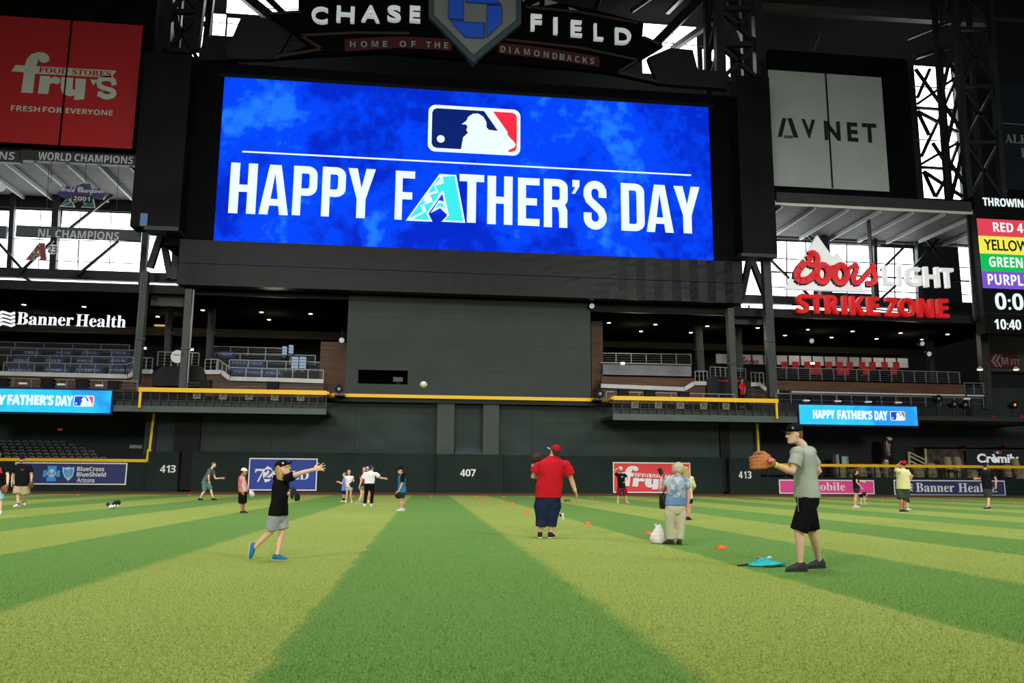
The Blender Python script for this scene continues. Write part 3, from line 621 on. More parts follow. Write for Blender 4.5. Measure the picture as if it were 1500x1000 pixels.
t = thing('championship_emblem', 'purple and teal emblem reading World Champions 2001 hung before the windows', 'emblem', P(118, 304, 66.5))
team_letter(t, 91, 266, 140, 305, 66.5, .05, (OFFW, TEA, PUR))
o = MB().ppoly([(84, 283), (92, 272), (108, 274), (122, 268), (130, 276), (146, 276), (155, 284), (150, 292), (135, 290), (105, 286), (95, 291)], 66.3, .05).build('ribbon', PUR, t)
m = MB(); ptext(m, 'World Champions', 88, 272, 152, 287, 66.3, .03, 'script', slant=-.0, off=.02); m.build('lettering', GREYL, o)
m = MB().pbox(106, 286, 133, 295.5, 66.25, .05); o = m.build('year_plate', M('plate_black', (16, 16, 20), .5), t)
m = MB(); ptext(m, '2001', 108, 287.5, 131.5, 294.5, 66.25, .03); m.build('lettering', GREYL, o)
t = thing('team_emblem', 'red letter A emblem hanging before the windows under NL CHAMPIONS', 'emblem', P(55, 382, 66.5))
team_letter(t, 40, 355, 69, 382, 66.5, .05, (M('emblem_grey', (168, 172, 178), .5), M('emblem_red', (140, 62, 62), .5), TEA))
def disc(cx, cy, r, Y, d=.06, n=24):
    c = P(cx, cy, Y); rr = (P(cx+r, cy, Y)-c).length; return [(c.x+rr*cos(2*pi*k/n), c.z+rr*sin(2*pi*k/n)) for k in range(n)]
t = thing('number_disc', 'white disc numbered 23 beside the red letter A emblem', 'sign', P(78, 372, 66.5))
o = MB().poly(disc(77, 365, 8, 66.5), 66.5, .06).build('disc', WHITE, t); m = MB(); ptext(m, '23', 71, 360, 83, 370.5, 66.5, .03); m.build('lettering', M('ink_grey', (58, 62, 70), .5), o)
tag(MB().poly(disc(1, 274, 7, 66.5), 66.5, .06).build('number_disc', WHITE), 'white disc hung under the IONS beam end', 'sign')
m = MB()
for x, a, b in ((77, 222, 268), (127, 224, 268), (175, 226, 330), (72, 240, 330), (118, 304, 332), (168, 352, 398), (66, 352, 398), (115, 352, 398)):
    tag(MB().pbar(x, a, x-1.6*(b-a)/30, b, 66.75 if a > 300 else 66.35, .035).build('hanging_cable', STEELD), 'thin cable holding the champions signs before the windows', 'cable', 'cables of the champions signs')
# ================================================================ signs on the right
t, o = panel_sign('hanging_banner', 'pale grey two-part banner reading AVNET', 1125.5, 102, 1303, 280.5, 66.4, M('banner_grey', (176, 180, 182), .6, var=.05, vscale=.4))
INK = M('letter_black', (20, 24, 28), .5)
m = MB(); av = lambda x, y: (1170+x/4.545, y/4.545)
m.ppoly([av(1228-1170+1000-1000+0, 0)]*0 or [(1139.5, 200), (1145.5, 200), (1152, 173), (1146.5, 173)], 66.33, .06)
m.ppoly([(1154, 173), (1160, 173), (1169.5, 201), (1163, 201)], 66.33, .06)
ptext(m, 'V', 1174, 174.5, 1195, 202.5, 66.4, .06, 'sans', off=.03); ptext(m, 'NET', 1206.5, 177, 1285, 209.5, 66.4, .06, 'sans', off=.03, space=1.45)
m.build('lettering', INK, o)
MB().ppoly([(1149.5, 198), (1161, 198.6), (1161.5, 202), (1148.5, 201.5)], 66.32, .06).build('green_mark', M('mark_green', (44, 96, 50), .5), o)
p = P(1214, 190, 66.4); z0, z1 = P(1218, 275, 66.4).z, P(1210, 108, 66.4).z; MB().box(p.x-.05, p.x+.05, 66.3, 66.4, z0, z1).build('seam', BLK, o)
tag(MB().pbox(1137, 281, 1424, 309, 66.3, .5).build('fascia_beam', FASC), 'long charcoal beam under the pale grey banner', 'beam')
tag(MB().pbox(1272, 300, 1284, 452, 69.5, .5).build('steel_post', STEELD), 'dark steel post behind the white LIGHT letters', 'post')
t, o = panel_sign('navy_banner', 'dark navy banner with ALK lettering cut by the frame edge', 1452, 120, 1620, 285, 72.2, M('navy_dark', (36, 42, 58), .6))
m = MB(); ptext(m, 'ALK', 1471, 196, 1507, 211, 72.2, .05, 'serif'); ptext(m, 'E', 1494.5, 217, 1505, 231, 72.2, .05, 'serif'); m.build('lettering', GREYL, o)
p, q = P(1463, 180, 72.1), P(1540, 186, 72.1); MB().bar(p, q, .06).build('rule_line', GREYL, o)
# beer sign: white mountain, red script, white and red block letters
SIGNW = M('sign_white_brightened', (232, 234, 234), .5, emit=.45); SIGNR = M('sign_red_brightened', (214, 36, 42), .5, emit=.3, col2=(228, 78, 82), vscale=.35)  # emission added to brighten a front-lit board and its letters
SIGNK = M('sign_black_edge', (14, 12, 14), .5)
YK = 67.6
t = thing('beer_sign', 'white mountain sign with red script reading Coors and white block LIGHT', 'sign', P(1270, 430, YK))
cr = lambda x, y: (1080+x/4.412, 340+y/4.412)
MB().ppoly([cr(*q) for q in ((312, 366), (517, 20), (618, 160), (646, 132), (735, 248), (832, 386))], YK, .4).build('mountain_board', SIGNW, t)
def script_c(w, mat, dy, name, off=(0, 0)):
    m = MB()
    def st(pts, ww):
        for k in range(len(pts)-1):
            f = k/max(1, len(pts)-2); A, B = P(*cr(pts[k][0]+off[0], pts[k][1]+off[1]), YK), P(*cr(pts[k+1][0]+off[0], pts[k+1][1]+off[1]), YK)
            d = (B-A)*.12; m.bar(A-d-Vector((0, dy, 0)), B+d-Vector((0, dy, 0)), ww*w, .12)
    arc = lambda cx, cy, rx, ry, a0, a1, n=12: [(cx+rx*cos(R(a0+(a1-a0)*k/n)), cy-ry*sin(R(a0+(a1-a0)*k/n))) for k in range(n+1)]
    st([(450, 172), (478, 160)] + arc(482, 175, 34, 40, 130, -160), 1.0)
    st([(432, 196), (400, 232), (382, 268), (382, 296), (404, 314), (440, 312), (478, 292), (504, 268)], 1.25)
    st(arc(548, 268, 40, 54, 60, 420, 18), 1.15)
    st(arc(664, 272, 40, 56, 60, 420, 18), 1.15)
    st([(588, 236), (612, 226), (632, 232)], .7); st([(700, 240), (730, 226), (752, 214)], .7)
    st([(748, 206), (770, 222), (762, 260), (744, 300), (752, 330), (780, 326), (806, 304), (834, 270), (868, 232), (884, 212)], .9)
    st([(868, 226), (878, 260), (892, 292), (884, 318), (856, 334), (830, 332)], 1.0)
    return m.build(name, mat, t)
script_c(.56, SIGNK, .03, 'script_edge', (-5, 6)); script_c(.50, SIGNR, .12, 'script_lettering')
m = MB()
for ch, x0, y0, x1, y1 in (('L', 930, 222, 1000, 350), ('I', 1022, 222, 1052, 352), ('G', 1070, 228, 1180, 356), ('H', 1190, 228, 1298, 362), ('T', 1298, 236, 1390, 366)):
    ptext(m, ch, *cr(x0, y0), *cr(x1, y1), YK-.2, .4)
m.build('block_lettering', SIGNW, t)
t = thing('strike_zone_sign', 'row of big red letters reading STRIKE ZONE below the white mountain sign', 'sign', P(1275, 465, YK))
for ch, x0, y0, x1, y1 in (('S', 368, 402, 452, 530), ('T', 458, 408, 545, 530), ('R', 556, 412, 646, 534), ('I', 665, 416, 698, 538), ('K', 715, 418, 815, 542), ('E', 826, 422, 906, 544), ('Z', 942, 426, 1026, 550), ('O', 1026, 428, 1140, 552), ('N', 1150, 434, 1256, 556), ('E', 1274, 436, 1352, 558)):
    m = MB(); ptext(m, ch, *cr(x0, y0), *cr(x1, y1), YK-.2, .5, off=.008); m.build('raised_letter', M('letter_red', (216, 30, 34), .5, emit=.35), t)  # added emission lifts the red of front-lit letters
m = MB()
MB().pbar(1160, 446, 1390, 460, YK+.4, .12).build('support_rail', BLK2, t); MB().pbar(1160, 460, 1390, 474, YK+.4, .12).build('support_rail', BLK2, t)
# scoreboard with coloured rows
YP = 66.2
t = thing('scoreboard', 'black scoreboard with red, yellow, green and purple rows at the frame edge', 'scoreboard', P(1480, 488, YP))
X0, X1, Z0, Z1 = rect(1426, 286, 1490, 489, YP); X1 = P(1640, 400, YP).x
MB().box(X0, X1, YP, YP+1.2, Z0, Z1).build('housing', BLK2, t)
zz = lambda y, x: P(x, y, YP).z
for nm, y0, y1, xx, c in (('red_row', 320, 345, 1430, (228, 66, 84)), ('yellow_row', 345, 371, 1432, (246, 238, 84)), ('green_row', 371, 396.5, 1434, (18, 190, 84)), ('purple_row', 396.5, 421.5, 1436, (126, 84, 206))):
    o = MB().box(X0+.1, X1-.1, YP-.06, YP, zz(y1, xx), zz(y0, xx)).build(nm, E_('led_'+nm, c), t)
    m = MB()
    if nm[0] == 'r': ptext(m, 'RED 4', 1454, 325.5, 1499, 341, YP-.06, .03); 
    elif nm[0] == 'y': ptext(m, 'YELLOW', 1440.5, 350, 1508, 369, YP-.06, .03, 'sans', off=.015)
    elif nm[0] == 'g': ptext(m, 'GREEN', 1448, 375.5, 1498.5, 392.5, YP-.06, .03)
    else: ptext(m, 'PURPLE', 1446, 401, 1508, 419, YP-.06, .03)
    m.build('lettering', LWHITE if nm[0] != 'y' else M('led_ink', (30, 28, 20), .5), o)
for w, *q in (('THROWING', 1439, 288.5, 1508, 304.5), ('0:02', 1456.5, 428.5, 1518, 455), ('10:40', 1456, 467, 1496, 483)): m = MB(); ptext(m, w, *q, YP, .04); m.build('lettering', LWHITE, t)
p = P(1440, 458, YP); MB().box(X0, X1, YP-.04, YP, p.z-.06, p.z).build('row_divider', STEELD, t)
for k in range(6): MB().pbar(1418+k*.8, 300+k*18, 1428+k*.8, 308+k*18, YP+1.3, .1).build('ladder_rung', STEELD, t)
MB().pbar(1416, 300, 1428, 470, YP+1.0, .18).build('ladder_rail', STEELD, t)

# ================================================================ ribbon boards
SKY = screen_material('ribbon_blue', (50, 208, 252), (80, 226, 252), (44, 160, 246), 1.0)
def ribbon(label, x0, y0, x1, y1, Y, txt, lx, logo):
    t = thing('ribbon_board', label, 'video screen', P((x0+x1)/2, y1, Y)); a, b, c, e = rect(x0, y0, x1, y1, Y)
    MB().box(a-.12, b+.12, Y+.03, Y+.5, c-.14, e+.14).build('housing', M('housing_blue', (12, 20, 70), .4), t)
    s = MB().box(a, b, Y-.02, Y+.03, c, e).build('display', SKY, t); m = MB()
    for w, xa, ya, xb, yb in txt: ptext(m, w, xa, ya, xb, yb, Y-.02, .03, off=.035)
    m.build('lettering', LWHITE, s)
    league_logo(s, *logo, Y-.02, .02, (LWHITE, E_('ribbon_navy', (34, 74, 210)), E_('ribbon_red', (236, 92, 110))))
ribbon('bright blue ribbon screen hung left of the yellow-topped balcony', -60, 568, 161, 605, 63.0, (('HAPPY', -50, 577, 8.5, 592.5), ('FATHER\'S', 12, 577.5, 78, 593.5), ('DAY', 82.5, 579, 106, 594.5)), 0, (109, 579, 137, 595.5))
ribbon('bright blue ribbon screen hung right of the yellow-topped balcony', 1170.5, 592.5, 1344.5, 623.5, 64.0, (('HAPPY', 1190.5, 600, 1223, 613), ('FATHER\'S', 1226, 600.5, 1278, 614.5), ('DAY', 1280.5, 601.5, 1300.5, 615.5)), 0, (1303.5, 602, 1326, 616))
# ================================================================ balconies over the outfield wall
RAILM = M('rail_steel', (120, 124, 124), .4, .3); RAILD = M('rail_dark', (36, 40, 40), .45)
CABLE = M('cable_grey', (92, 96, 98), .45, .2); LITE = M('light_concrete', (196, 198, 194), .7, var=.08, vscale=1)
WOOD = M('brown_boards', (98, 68, 46), .6, col2=(74, 50, 34), vscale=1.2, stretch=(.4, 1, 7)); TAN = M('badge_tan', (116, 110, 90), .6)
GREENF = M('balcony_fascia', (74, 88, 84), .5, var=.1, vscale=.6)
def railing(label, x0, y0, x1, y1, Y, drop, n, mat=None, cables=5, pw=.07, group=None):
    # top rail from (x0,y0) to (x1,y1) in the photo, posts going down 'drop' metres, thin cables between
    mat = mat or RAILM; A, B = P(x0, y0, Y), P(x1, y1, Y); D = Vector((0, 0, -drop))
    t = thing('railing', label, 'railing', (A+B)/2+D, group)
    MB().bar(A, B, .07, .08).build('top_rail', mat, t)
    for k in range(n+1):
        q = A+(B-A)*k/n; MB().bar(q, q+D, pw).build('post', mat, t)
    m = MB()
    for k in range(1, cables+1):
        d = D*k/(cables+.6); m.bar(A+d, B+d, .026)
    m.build('cable_panel', CABLE, t); return t
def balcony(label, x0, x1, ytop, ybot, Y, badges, posts, yel, dark_side):
    # ytop/ybot: (left, right) pixel heights of the fascia
    t = thing('balcony', label, 'balcony', P((x0+x1)/2, ybot[1], Y))
    a, b = P(x0, ytop[0], Y).x, P(x1, ytop[1], Y).x; zf = P(x1, ytop[1], Y).z; zb = P(x1, ybot[1], Y).z; zy = P(x1, yel, Y).z
    MB().box(a, b, Y, Y+.25, zb, zf).build('fascia', GREENF, t)
    MB().box(a, b, Y+.25, YW+1.5, zb+.15, zf-.1).build('floor_slab', M('slab_dark', (46, 52, 50), .7), t)
    MB().box(a, b, Y+.3, Y+.4, zf, zf+.42).build('kick_panel', M('kick_green', (50, 58, 56), .6), t)
    MB().box(a, b, Y+.05, Y+.1, zf+.42, zf+.47).build('middle_rail', RAILD, t)
    for k in range(posts+1):
        x = a+.04+(b-a-.08)*k/posts; MB().box(x-.035, x+.035, Y+.02, Y+.12, zf-.1, zy).build('post', RAILD, t)
    m = MB()
    for k in range(1, 6): z = zf+.47+(zy-zf-.5)*k/6; m.box(a, b, Y+.06, Y+.085, z-.012, z+.012)
    m.build('cable_panel', RAILD, t)
    for (bx, by) in badges:
        X0, X1, Z0, Z1 = rect(bx-5.2, by-5, bx+5.2, by+5, Y); o = MB().box(X0, X1, Y-.02, Y+.03, Z0, Z1).build('badge_plate', TAN, t)
        c = (X0+X1)/2; q = M('badge_ink', (74, 70, 58), .6)
        MB().poly([(X0+.08, Z0+.1), (c-.06, Z1-.1), (c+.1, Z1-.1), (X1-.08, Z0+.1), (X1-.2, Z0+.1), (c+.03, Z0+.32), (X0+.2, Z0+.1)], Y-.04, .02).build('badge_letter', q, o)
    return t, zy, zf, zb
bl, zy, zf, zb = balcony('long balcony with yellow top beam left of the tall green panel', 166, 478, (588, 598.5), (596, 607), 63.2, ((288.5, 579), (326.5, 580), (365, 580.5), (402.5, 581.5), (440.5, 582)), 24, 576, 1)
def yellow_beam(label, x0, x1, chamf, stub, Y, zt, left):
    t = thing('yellow_beam', label, 'yellow rail beam', Vector((0, 0, 0))); a, b = P(x0, 570, Y).x, P(x1, 580, Y).x
    MB().box(a, b, Y-.12, Y+.1, zt-.32, zt).build('beam', YEL, t)
    c = b if left else a; e = P(chamf, 583, YW-.6).x
    MB().bar((c, Y, zt-.16), (e, YW-.7, zt-.16), .2, .32).build('corner_beam', YEL, t)
    s = a+.15 if left else b-.15; zs = P(stub, 597 if left else 613, Y).z
    MB().box(s-.08, s+.08, Y-.1, Y+.05, zs, zt-.3).build('end_post', YEL, t)
    t.location = (0, 0, 0); return t
yellow_beam('yellow beam along the top of the balcony left of the tall green panel', 203.5, 478.5, 485, 205, 63.1, P(478, 572.5, 63.2).z, True)
br, *_ = balcony('long balcony with yellow top beam right of the tall green panel', 898, 1168, (604, 610), (612, 619), 63.2, ((930, 592.5), (964.5, 593), (996.5, 593.5), (1030.5, 594), (1063.5, 594.5)), 21, 588, -1)
yellow_beam('yellow beam along the top of the balcony right of the tall green panel', 898, 1139, 887, 1138, 63.1, P(1139, 584.5, 63.2).z, False)
for lab, x0, y0, x1, y1, x2, y2 in (('yellow pole on the wall left of the 413 marker', 226, 604, 219.5, 658, 217.5, 675), ('yellow pole on the wall above the right 413 marker', 1108.5, 618, 1111, 662, 1111.5, 686)):
    t = thing('yellow_pole', lab, 'pole', P(x2, y2, YW-.1))
    MB().pbar(x0, y0, x1, y1, YW-.1, .17).build('upper_pole', YELP, t); MB().pbar(x1, y1, x2, y2, YW-.15, .3).build('lower_pole', YELP, t)
# low yellow rails on the side walls
p0, p1 = P(-250, 668, YW), P(218, 673, YW); zt = p1.z
tag(MB().box(p0.x, p1.x, YW-.12, YW+.3, zt-.2, zt+.03).build('wall_top_rail', YEL), 'yellow rail on top of the low wall behind the man in khaki shorts', 'wall rail')
p0, p1 = P(1111, 683, YW), P(1760, 687, YW); zt = P(1450, 681.5, YW).z
t = thing('wall_top_rail', 'yellow rail over the wire fence above the pink and navy banners', 'wall rail', (p0.x, YW, 0))
MB().box(p0.x, p1.x, YW-.05, YW+.2, zt-.23, zt).build('yellow_beam', YEL, t)
zq = P(1450, 701, YW).z
for k in range(26):
    x = p0.x+(p1.x-p0.x)*(k+.5)/26; MB().box(x-.05, x+.05, YW+.02, YW+.12, zq, zt-.2).build('fence_post', M('fence_post', (30, 36, 36), .5), t)
m = MB()
for k in range(1, 6): z = zq+(zt-.2-zq)*k/6; m.box(p0.x, p1.x, YW+.06, YW+.075, z-.008, z+.008)
m.build('wire_mesh', M('fence_post'), t)

for sd_, xa_, xb_, ya_ in (('left', -120, 172, 63.6), ('right', 1166, 1600, 64.6)):
    struct(MB().box(P(xa_, 600, ya_).x, P(xb_, 600, ya_).x, ya_, 67.7, 6.25, 6.6).build('floor_balcony_'+sd_, M('slab_dark')))
# ---------------------------------------------------------------- the concourse behind the balconies
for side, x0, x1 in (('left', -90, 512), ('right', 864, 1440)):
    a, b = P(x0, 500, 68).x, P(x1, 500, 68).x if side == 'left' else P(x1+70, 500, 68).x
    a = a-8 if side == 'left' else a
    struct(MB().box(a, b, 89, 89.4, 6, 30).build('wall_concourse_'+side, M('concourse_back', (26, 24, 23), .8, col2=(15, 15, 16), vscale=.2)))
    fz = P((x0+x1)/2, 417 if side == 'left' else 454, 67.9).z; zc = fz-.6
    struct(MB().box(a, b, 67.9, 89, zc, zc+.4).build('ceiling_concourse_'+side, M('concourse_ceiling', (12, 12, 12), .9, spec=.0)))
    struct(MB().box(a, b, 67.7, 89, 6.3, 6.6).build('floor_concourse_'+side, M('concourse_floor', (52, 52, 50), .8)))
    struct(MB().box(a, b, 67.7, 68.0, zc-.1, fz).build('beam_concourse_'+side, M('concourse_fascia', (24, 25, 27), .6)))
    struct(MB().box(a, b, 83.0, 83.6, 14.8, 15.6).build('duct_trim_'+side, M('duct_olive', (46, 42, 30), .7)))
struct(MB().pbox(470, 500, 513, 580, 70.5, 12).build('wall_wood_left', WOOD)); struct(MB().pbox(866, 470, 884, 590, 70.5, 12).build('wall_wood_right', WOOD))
CZ = [P((x0+x1)/2, yy, 67.9).z-.6 for x0, x1, yy in ((-90, 512, 417), (864, 1440, 454))]
LAMP = E_('lamp_warm', (255, 236, 196), 7.0); LAMPY = E_('lamp_amber', (214, 176, 84), .9)
def downlight(loc):
    t = thing('downlight', 'small lit downlight in the dark concourse ceiling', 'ceiling light', loc, 'concourse downlights')
    x, y, z = loc
    MB().tube([(x, y, z), (x, y, z+.16)], .22, 10, True).build('housing', BLK2, t)
    MB().tube([(x, y, z-.03), (x, y, z)], .17, 10, True).build('lens', LAMP, t); return t
first = None
for (x, y) in ((35, 446), (123, 449), (231, 463.5), (297, 454), (383, 457), (394, 468), (455, 459.5), (892, 472.6), (939, 485), (960, 475), (1012, 487), (1036, 477.5), (1082, 489.5), (1110, 480), (1150, 491), (1184, 482.5), (1218, 494), (1249, 485), (1284, 496), (1319, 487.5), (1350, 497), (1388, 489.5)):
    q = PZ(x, y, CZ[x > 600]-.2); q.y = min(q.y, 88)
    if first is None: first = downlight(Vector((0, 0, 0)))
    o = first if not first.get('used') else copy_tree(first, q)
    o.location = q; first['used'] = 1
del first['used']
for (x, y, e) in ((60, 462, 300), (250, 462, 250), (400, 462, 300), (930, 478, 320), (1040, 482, 250), (1200, 488, 320), (1330, 492, 320)):   # what the downlights give
    q = PZ(x, y, CZ[x > 600]-.2); l = bpy.data.lights.new('downlight_glow', 'POINT'); l.energy = e; l.color = (1, .84, .62); l.shadow_soft_size = 1.0
    o = bpy.data.objects.new('downlight_glow', l); COL.objects.link(o); o.location = (q.x, min(q.y, 80), CZ[x > 600]-1.0)
for (x, y, w) in ((235, 475.5, 8), (1150, 502.4, 8), (1217, 504, 8), (1279, 506, 7.5), (1343, 508, 7)):
    q = P(x, y, 82.9); t = thing('wall_lamp', 'wide amber lamp glowing on the concourse duct', 'wall lamp', q, 'amber concourse lamps')
    ww = (P(x+w, y, 82.9)-q).length
    MB().box(q.x-ww, q.x+ww, 82.7, 83, q.z+.02, q.z+.14).build('shade', M('duct_olive'), t); MB().box(q.x-ww, q.x+ww, 82.65, 82.95, q.z-.16, q.z+.02).build('tube', LAMPY, t)
for (x, y) in ((211, 510), (280, 512), (912, 532), (1190, 532)):
    q = P(x, y, 70); t = thing('bulkhead_lamp', 'small lit lamp low on a column of the terrace', 'wall lamp', q, 'terrace bulkhead lamps')
    MB().box(q.x-.2, q.x+.2, 69.9, 70.1, q.z+.06, q.z+.14).build('hood', RAILM, t); MB().box(q.x-.17, q.x+.17, 69.9, 70.05, q.z-.06, q.z+.06).build('lens', LAMP, t)
# tall steel columns
def column(label, x0, y0, x1, y1, Y, w, mat, pipe=0):
    t = thing('steel_column', label, 'column', P(x1, y1, Y)); ww = (P(x0+w, y0, Y)-P(x0, y0, Y)).length
    MB().pbar(x0, y0, x1, y1, Y, ww, .6).build('shaft', mat, t)
    if pipe: MB().pbar(x0+pipe*w*.62, y0, x1+pipe*w*.62, y1, Y-.2, .1).build('conduit', RAILM, t)
    MB().pbar(x0+(x1-x0)*.6-w*.75, y0+(y1-y0)*.6, x0+(x1-x0)*.6+w*.75, y0+(y1-y0)*.6, Y-.32, .12).build('collar', mat, t)
    return t
column('green-grey steel column right of the glowing health sign', 214, 398, 200, 562, 66.2, 9.5, STEEL, -1)
column('green-grey steel column beside the white round sign', 278, 424, 268, 568, 66.2, 10, STEEL, 1)
column('green-grey steel column beside the person in red on the balcony', 1068.5, 452, 1074.5, 585, 66.2, 9, STEEL)
column('green-grey steel column under the tall black box right of the screen', 1121, 376, 1131.5, 582, 66.0, 11, STEEL, 1)
column('dark steel column in the shade behind the white round sign', 249, 440, 246, 520, 74, 9, STEELD); column('dark steel column in the shade of the concourse left of the blue cabinets', 312, 430, 307, 525, 74, 9, STEELD)
column('dark steel column in the concourse behind the grey rail wall', 1021, 462, 1026, 546, 74, 10, STEELD); column('dark steel column behind the round lamp on the beer terrace', 1079, 468, 1083, 545, 74, 9, STEELD)
column('dark steel column below the coloured scoreboard', 1438, 488, 1447, 600, 70, 11, STEELD); column('dark steel column in the back of the red chair terrace', 1361, 475, 1364, 560, 78, 7, STEELD)
for lab, x0, y0, x1, y1 in (('grey box sign turned away under the black box left of the screen', 222, 431, 268, 448), ('grey box sign turned away between two columns right of the screen', 1077, 459, 1117, 475)):
    t = thing('box_sign', lab, 'sign box', P(x0, y1, 69)); MB().pbox(x0, y0, x1, y1, 69, .4).build('cabinet', M('box_grey', (78, 82, 86), .5), t); MB().pbar((x0+x1)/2, y0-12, (x0+x1)/2, y0, 69.2, .12).build('hanger', STEELD, t)
# glowing health letters
t = thing('health_sign', 'glowing white letters reading Banner Health in the dark concourse', 'sign', P(100, 480, 69))
for w, *q in (('Banner', 27, 457.5, 107, 477.5), ('Health', 113, 460.5, 184, 480)): m = MB(); ptext(m, w, *q, 69, .15, 'serif', off=-.010); m.build('lettering', E_('letter_glow', (246, 250, 255), 1.0), t)
m = MB()
for k in range(4):
    y = 457+k*5.6; pts = [(-2, y+2), (3, y-.5), (9, y+1), (15, y+3), (21, y+1)]; up = [(x, yy-1.8+.12*x*0) for x, yy in pts]; dn = [(x, yy+1.6) for x, yy in pts[::-1]]
    m.ppoly(up+dn, 69, .15)
m.build('wave_mark', E_('letter_glow', (246, 250, 255)), t)
MB().pbox(-8, 481, 190, 483.5, 69.2, .1).build('mounting_rail', BLK2, t)

# terraces: walls, curbs, rails
def terrace(label, pts_curb, ybot, Y, mat=None, curb=True):
    t = thing('terrace_front', label, 'terrace wall', P(sum(p[0] for p in pts_curb)/len(pts_curb), ybot, Y))
    pts = list(pts_curb); MB().ppoly(pts+[(pts[-1][0], ybot+2), (pts[0][0], ybot)], Y, .4).build('board_wall', mat or WOOD, t)
    if curb:
        m = MB()
        for k in range(len(pts)-1): m.pbar(*pts[k], *pts[k+1], Y-.1, .34, .3)
        m.build('curb', LITE, t)
    return t
terrace('brown terrace front with white curb behind the left ribbon screen', [(-80, 545), (70, 548.5), (188, 551.5), (200, 544.5), (224, 544.5)], 572, 68.6)
terrace('brown terrace front with white curb right of the black tunnel hood', [(300, 545), (325, 545), (337, 554.5), (400, 556), (474, 558.5)], 580, 68.6)
terrace('brown terrace front with lettered white ledge right of the tall green panel', [(880, 565), (1002, 570), (1016, 561.5), (1038, 561.5)], 590, 68.6)
terrace('brown terrace front beside the person in red', [(1098, 563), (1112, 563), (1124, 573), (1140, 573.4)], 592, 68.6)
t = thing('terrace_front', 'brown panelled wall over the lettered ledge right of the tall green panel', 'terrace wall', P(950, 565, 69)); MB().pbox(881, 551, 1017, 567.5, 69, .3).build('board_wall', WOOD, t)
m = MB(); ptext(m, 'HOME OF CHAMPIONS', 897, 563.8, 930, 567, 68.4, .02); ptext(m, 'HOME OF CHAMPIONS', 950, 566, 1002, 569.2, 68.4, .02); m.build('ledge_lettering', M('ledge_ink', (96, 60, 64), .6), t) if False else None
t = thing('terrace_front', 'long brown panelled wall under the red chairs', 'terrace wall', P(1300, 575, 69)); MB().pbox(1130, 557, 1414, 577, 69, .3).build('board_wall', WOOD, t); MB().pbox(1160, 572.5, 1442, 580.5, 68.7, .3).build('ledge', LITE, t)
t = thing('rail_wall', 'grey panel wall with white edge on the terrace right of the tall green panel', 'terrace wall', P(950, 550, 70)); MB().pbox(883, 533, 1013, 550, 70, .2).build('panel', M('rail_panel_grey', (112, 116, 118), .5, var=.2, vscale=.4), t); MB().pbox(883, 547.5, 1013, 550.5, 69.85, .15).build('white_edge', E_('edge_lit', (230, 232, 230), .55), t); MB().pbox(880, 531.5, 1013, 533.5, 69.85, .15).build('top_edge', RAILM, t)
SETS = ((-60, 531, 62, 531, 'front row of the left terrace'), (-60, 520, 66, 521, 'second row of the left terrace'))
railing('silver cable railing along the front of the blue-covered seats on the left', 6, 530.5, 184, 534, 69.2, .95, 8, cables=7)
railing('silver cable railing sloping up to the column at the seats on the left', 184, 534, 197, 529, 69.2, .95, 1, cables=7)
railing('silver cable railing on the second step of the left terrace', -20, 519.5, 196, 523, 72, .9, 7, cables=6)
railing('silver cable railing on the third step of the left terrace', -20, 508, 200, 513, 75, .9, 6, cables=6)
railing('silver cable railing at the back of the left terrace', -20, 500, 190, 505, 78, .8, 5, cables=5)
railing('thin grey rail over the left ribbon screen', -60, 552.5, 202, 558, 65.0, .75, 10, RAILM, cables=2, pw=.06)
railing('silver railing left of the black tunnel hood', 206, 524, 224, 524, 69.2, 1.1, 2, cables=3); railing('silver railing of bars above the black tunnel hood', 232, 515, 292, 517, 70.5, 1.2, 6, cables=4)
railing('silver railing of the stair right of the tunnel hood', 301, 526, 318, 526, 69.2, 1.1, 2, cables=3); railing('sloping silver stair rail right of the tunnel hood', 320, 526, 338, 539, 69.2, 1.0, 3, cables=5)
railing('silver cable railing along the terrace curb left of the tall green panel', 338, 538, 474, 542, 69.2, .95, 6, cables=7)
railing('silver cable railing on the second step left of the tall green panel', 336, 527, 474, 530.5, 72, .9, 5, cables=6)
railing('silver cable railing on the third step left of the tall green panel', 315, 517, 462, 520.5, 75, .9, 4, cables=5)
railing('silver cable railing at the back left of the tall green panel', 312, 507, 415, 510, 78, .8, 4, cables=4)
railing('thin dark railing over the yellow beam left of the tall green panel', 275, 560.5, 474, 563, 65.4, .8, 9, RAILD, cables=3, pw=.06)
railing('thin dark railing over the yellow beam right of the tall green panel', 888, 573.5, 1076, 577.5, 65.4, .8, 8, RAILM, cables=2, pw=.05)
railing('silver railing left of the red-lettered tunnel hood', 1018, 543.5, 1036, 543.5, 69.2, 1.1, 3, cables=2); railing('silver railing behind the red-lettered tunnel hood', 1040, 537, 1092, 540, 71, 1.2, 7, cables=4)
railing('silver railing right of the red-lettered tunnel hood', 1100, 545, 1118, 546, 69.2, 1.1, 3, cables=2)
railing('dim silver railing at the back of the grey rail wall terrace', 880, 517, 1012, 519, 76, 1.0, 6, cables=4)
railing('long silver railing in front of the red chairs', 1134, 538, 1405, 545, 69.6, 1.05, 16, cables=5)
railing('dark railing with bars right of the person in red', 1096, 571, 1130, 573, 66.5, .95, 8, RAILD, cables=2, pw=.05)
railing('silver railing at the end of the brown wall below the scoreboard', 1412, 560.5, 1440, 561, 68.9, 1.0, 2, cables=3)
railing('thin grey pole rail over the right ribbon screen', 1136, 576, 1440, 583, 65.6, .8, 14, RAILM, cables=1, pw=.06)
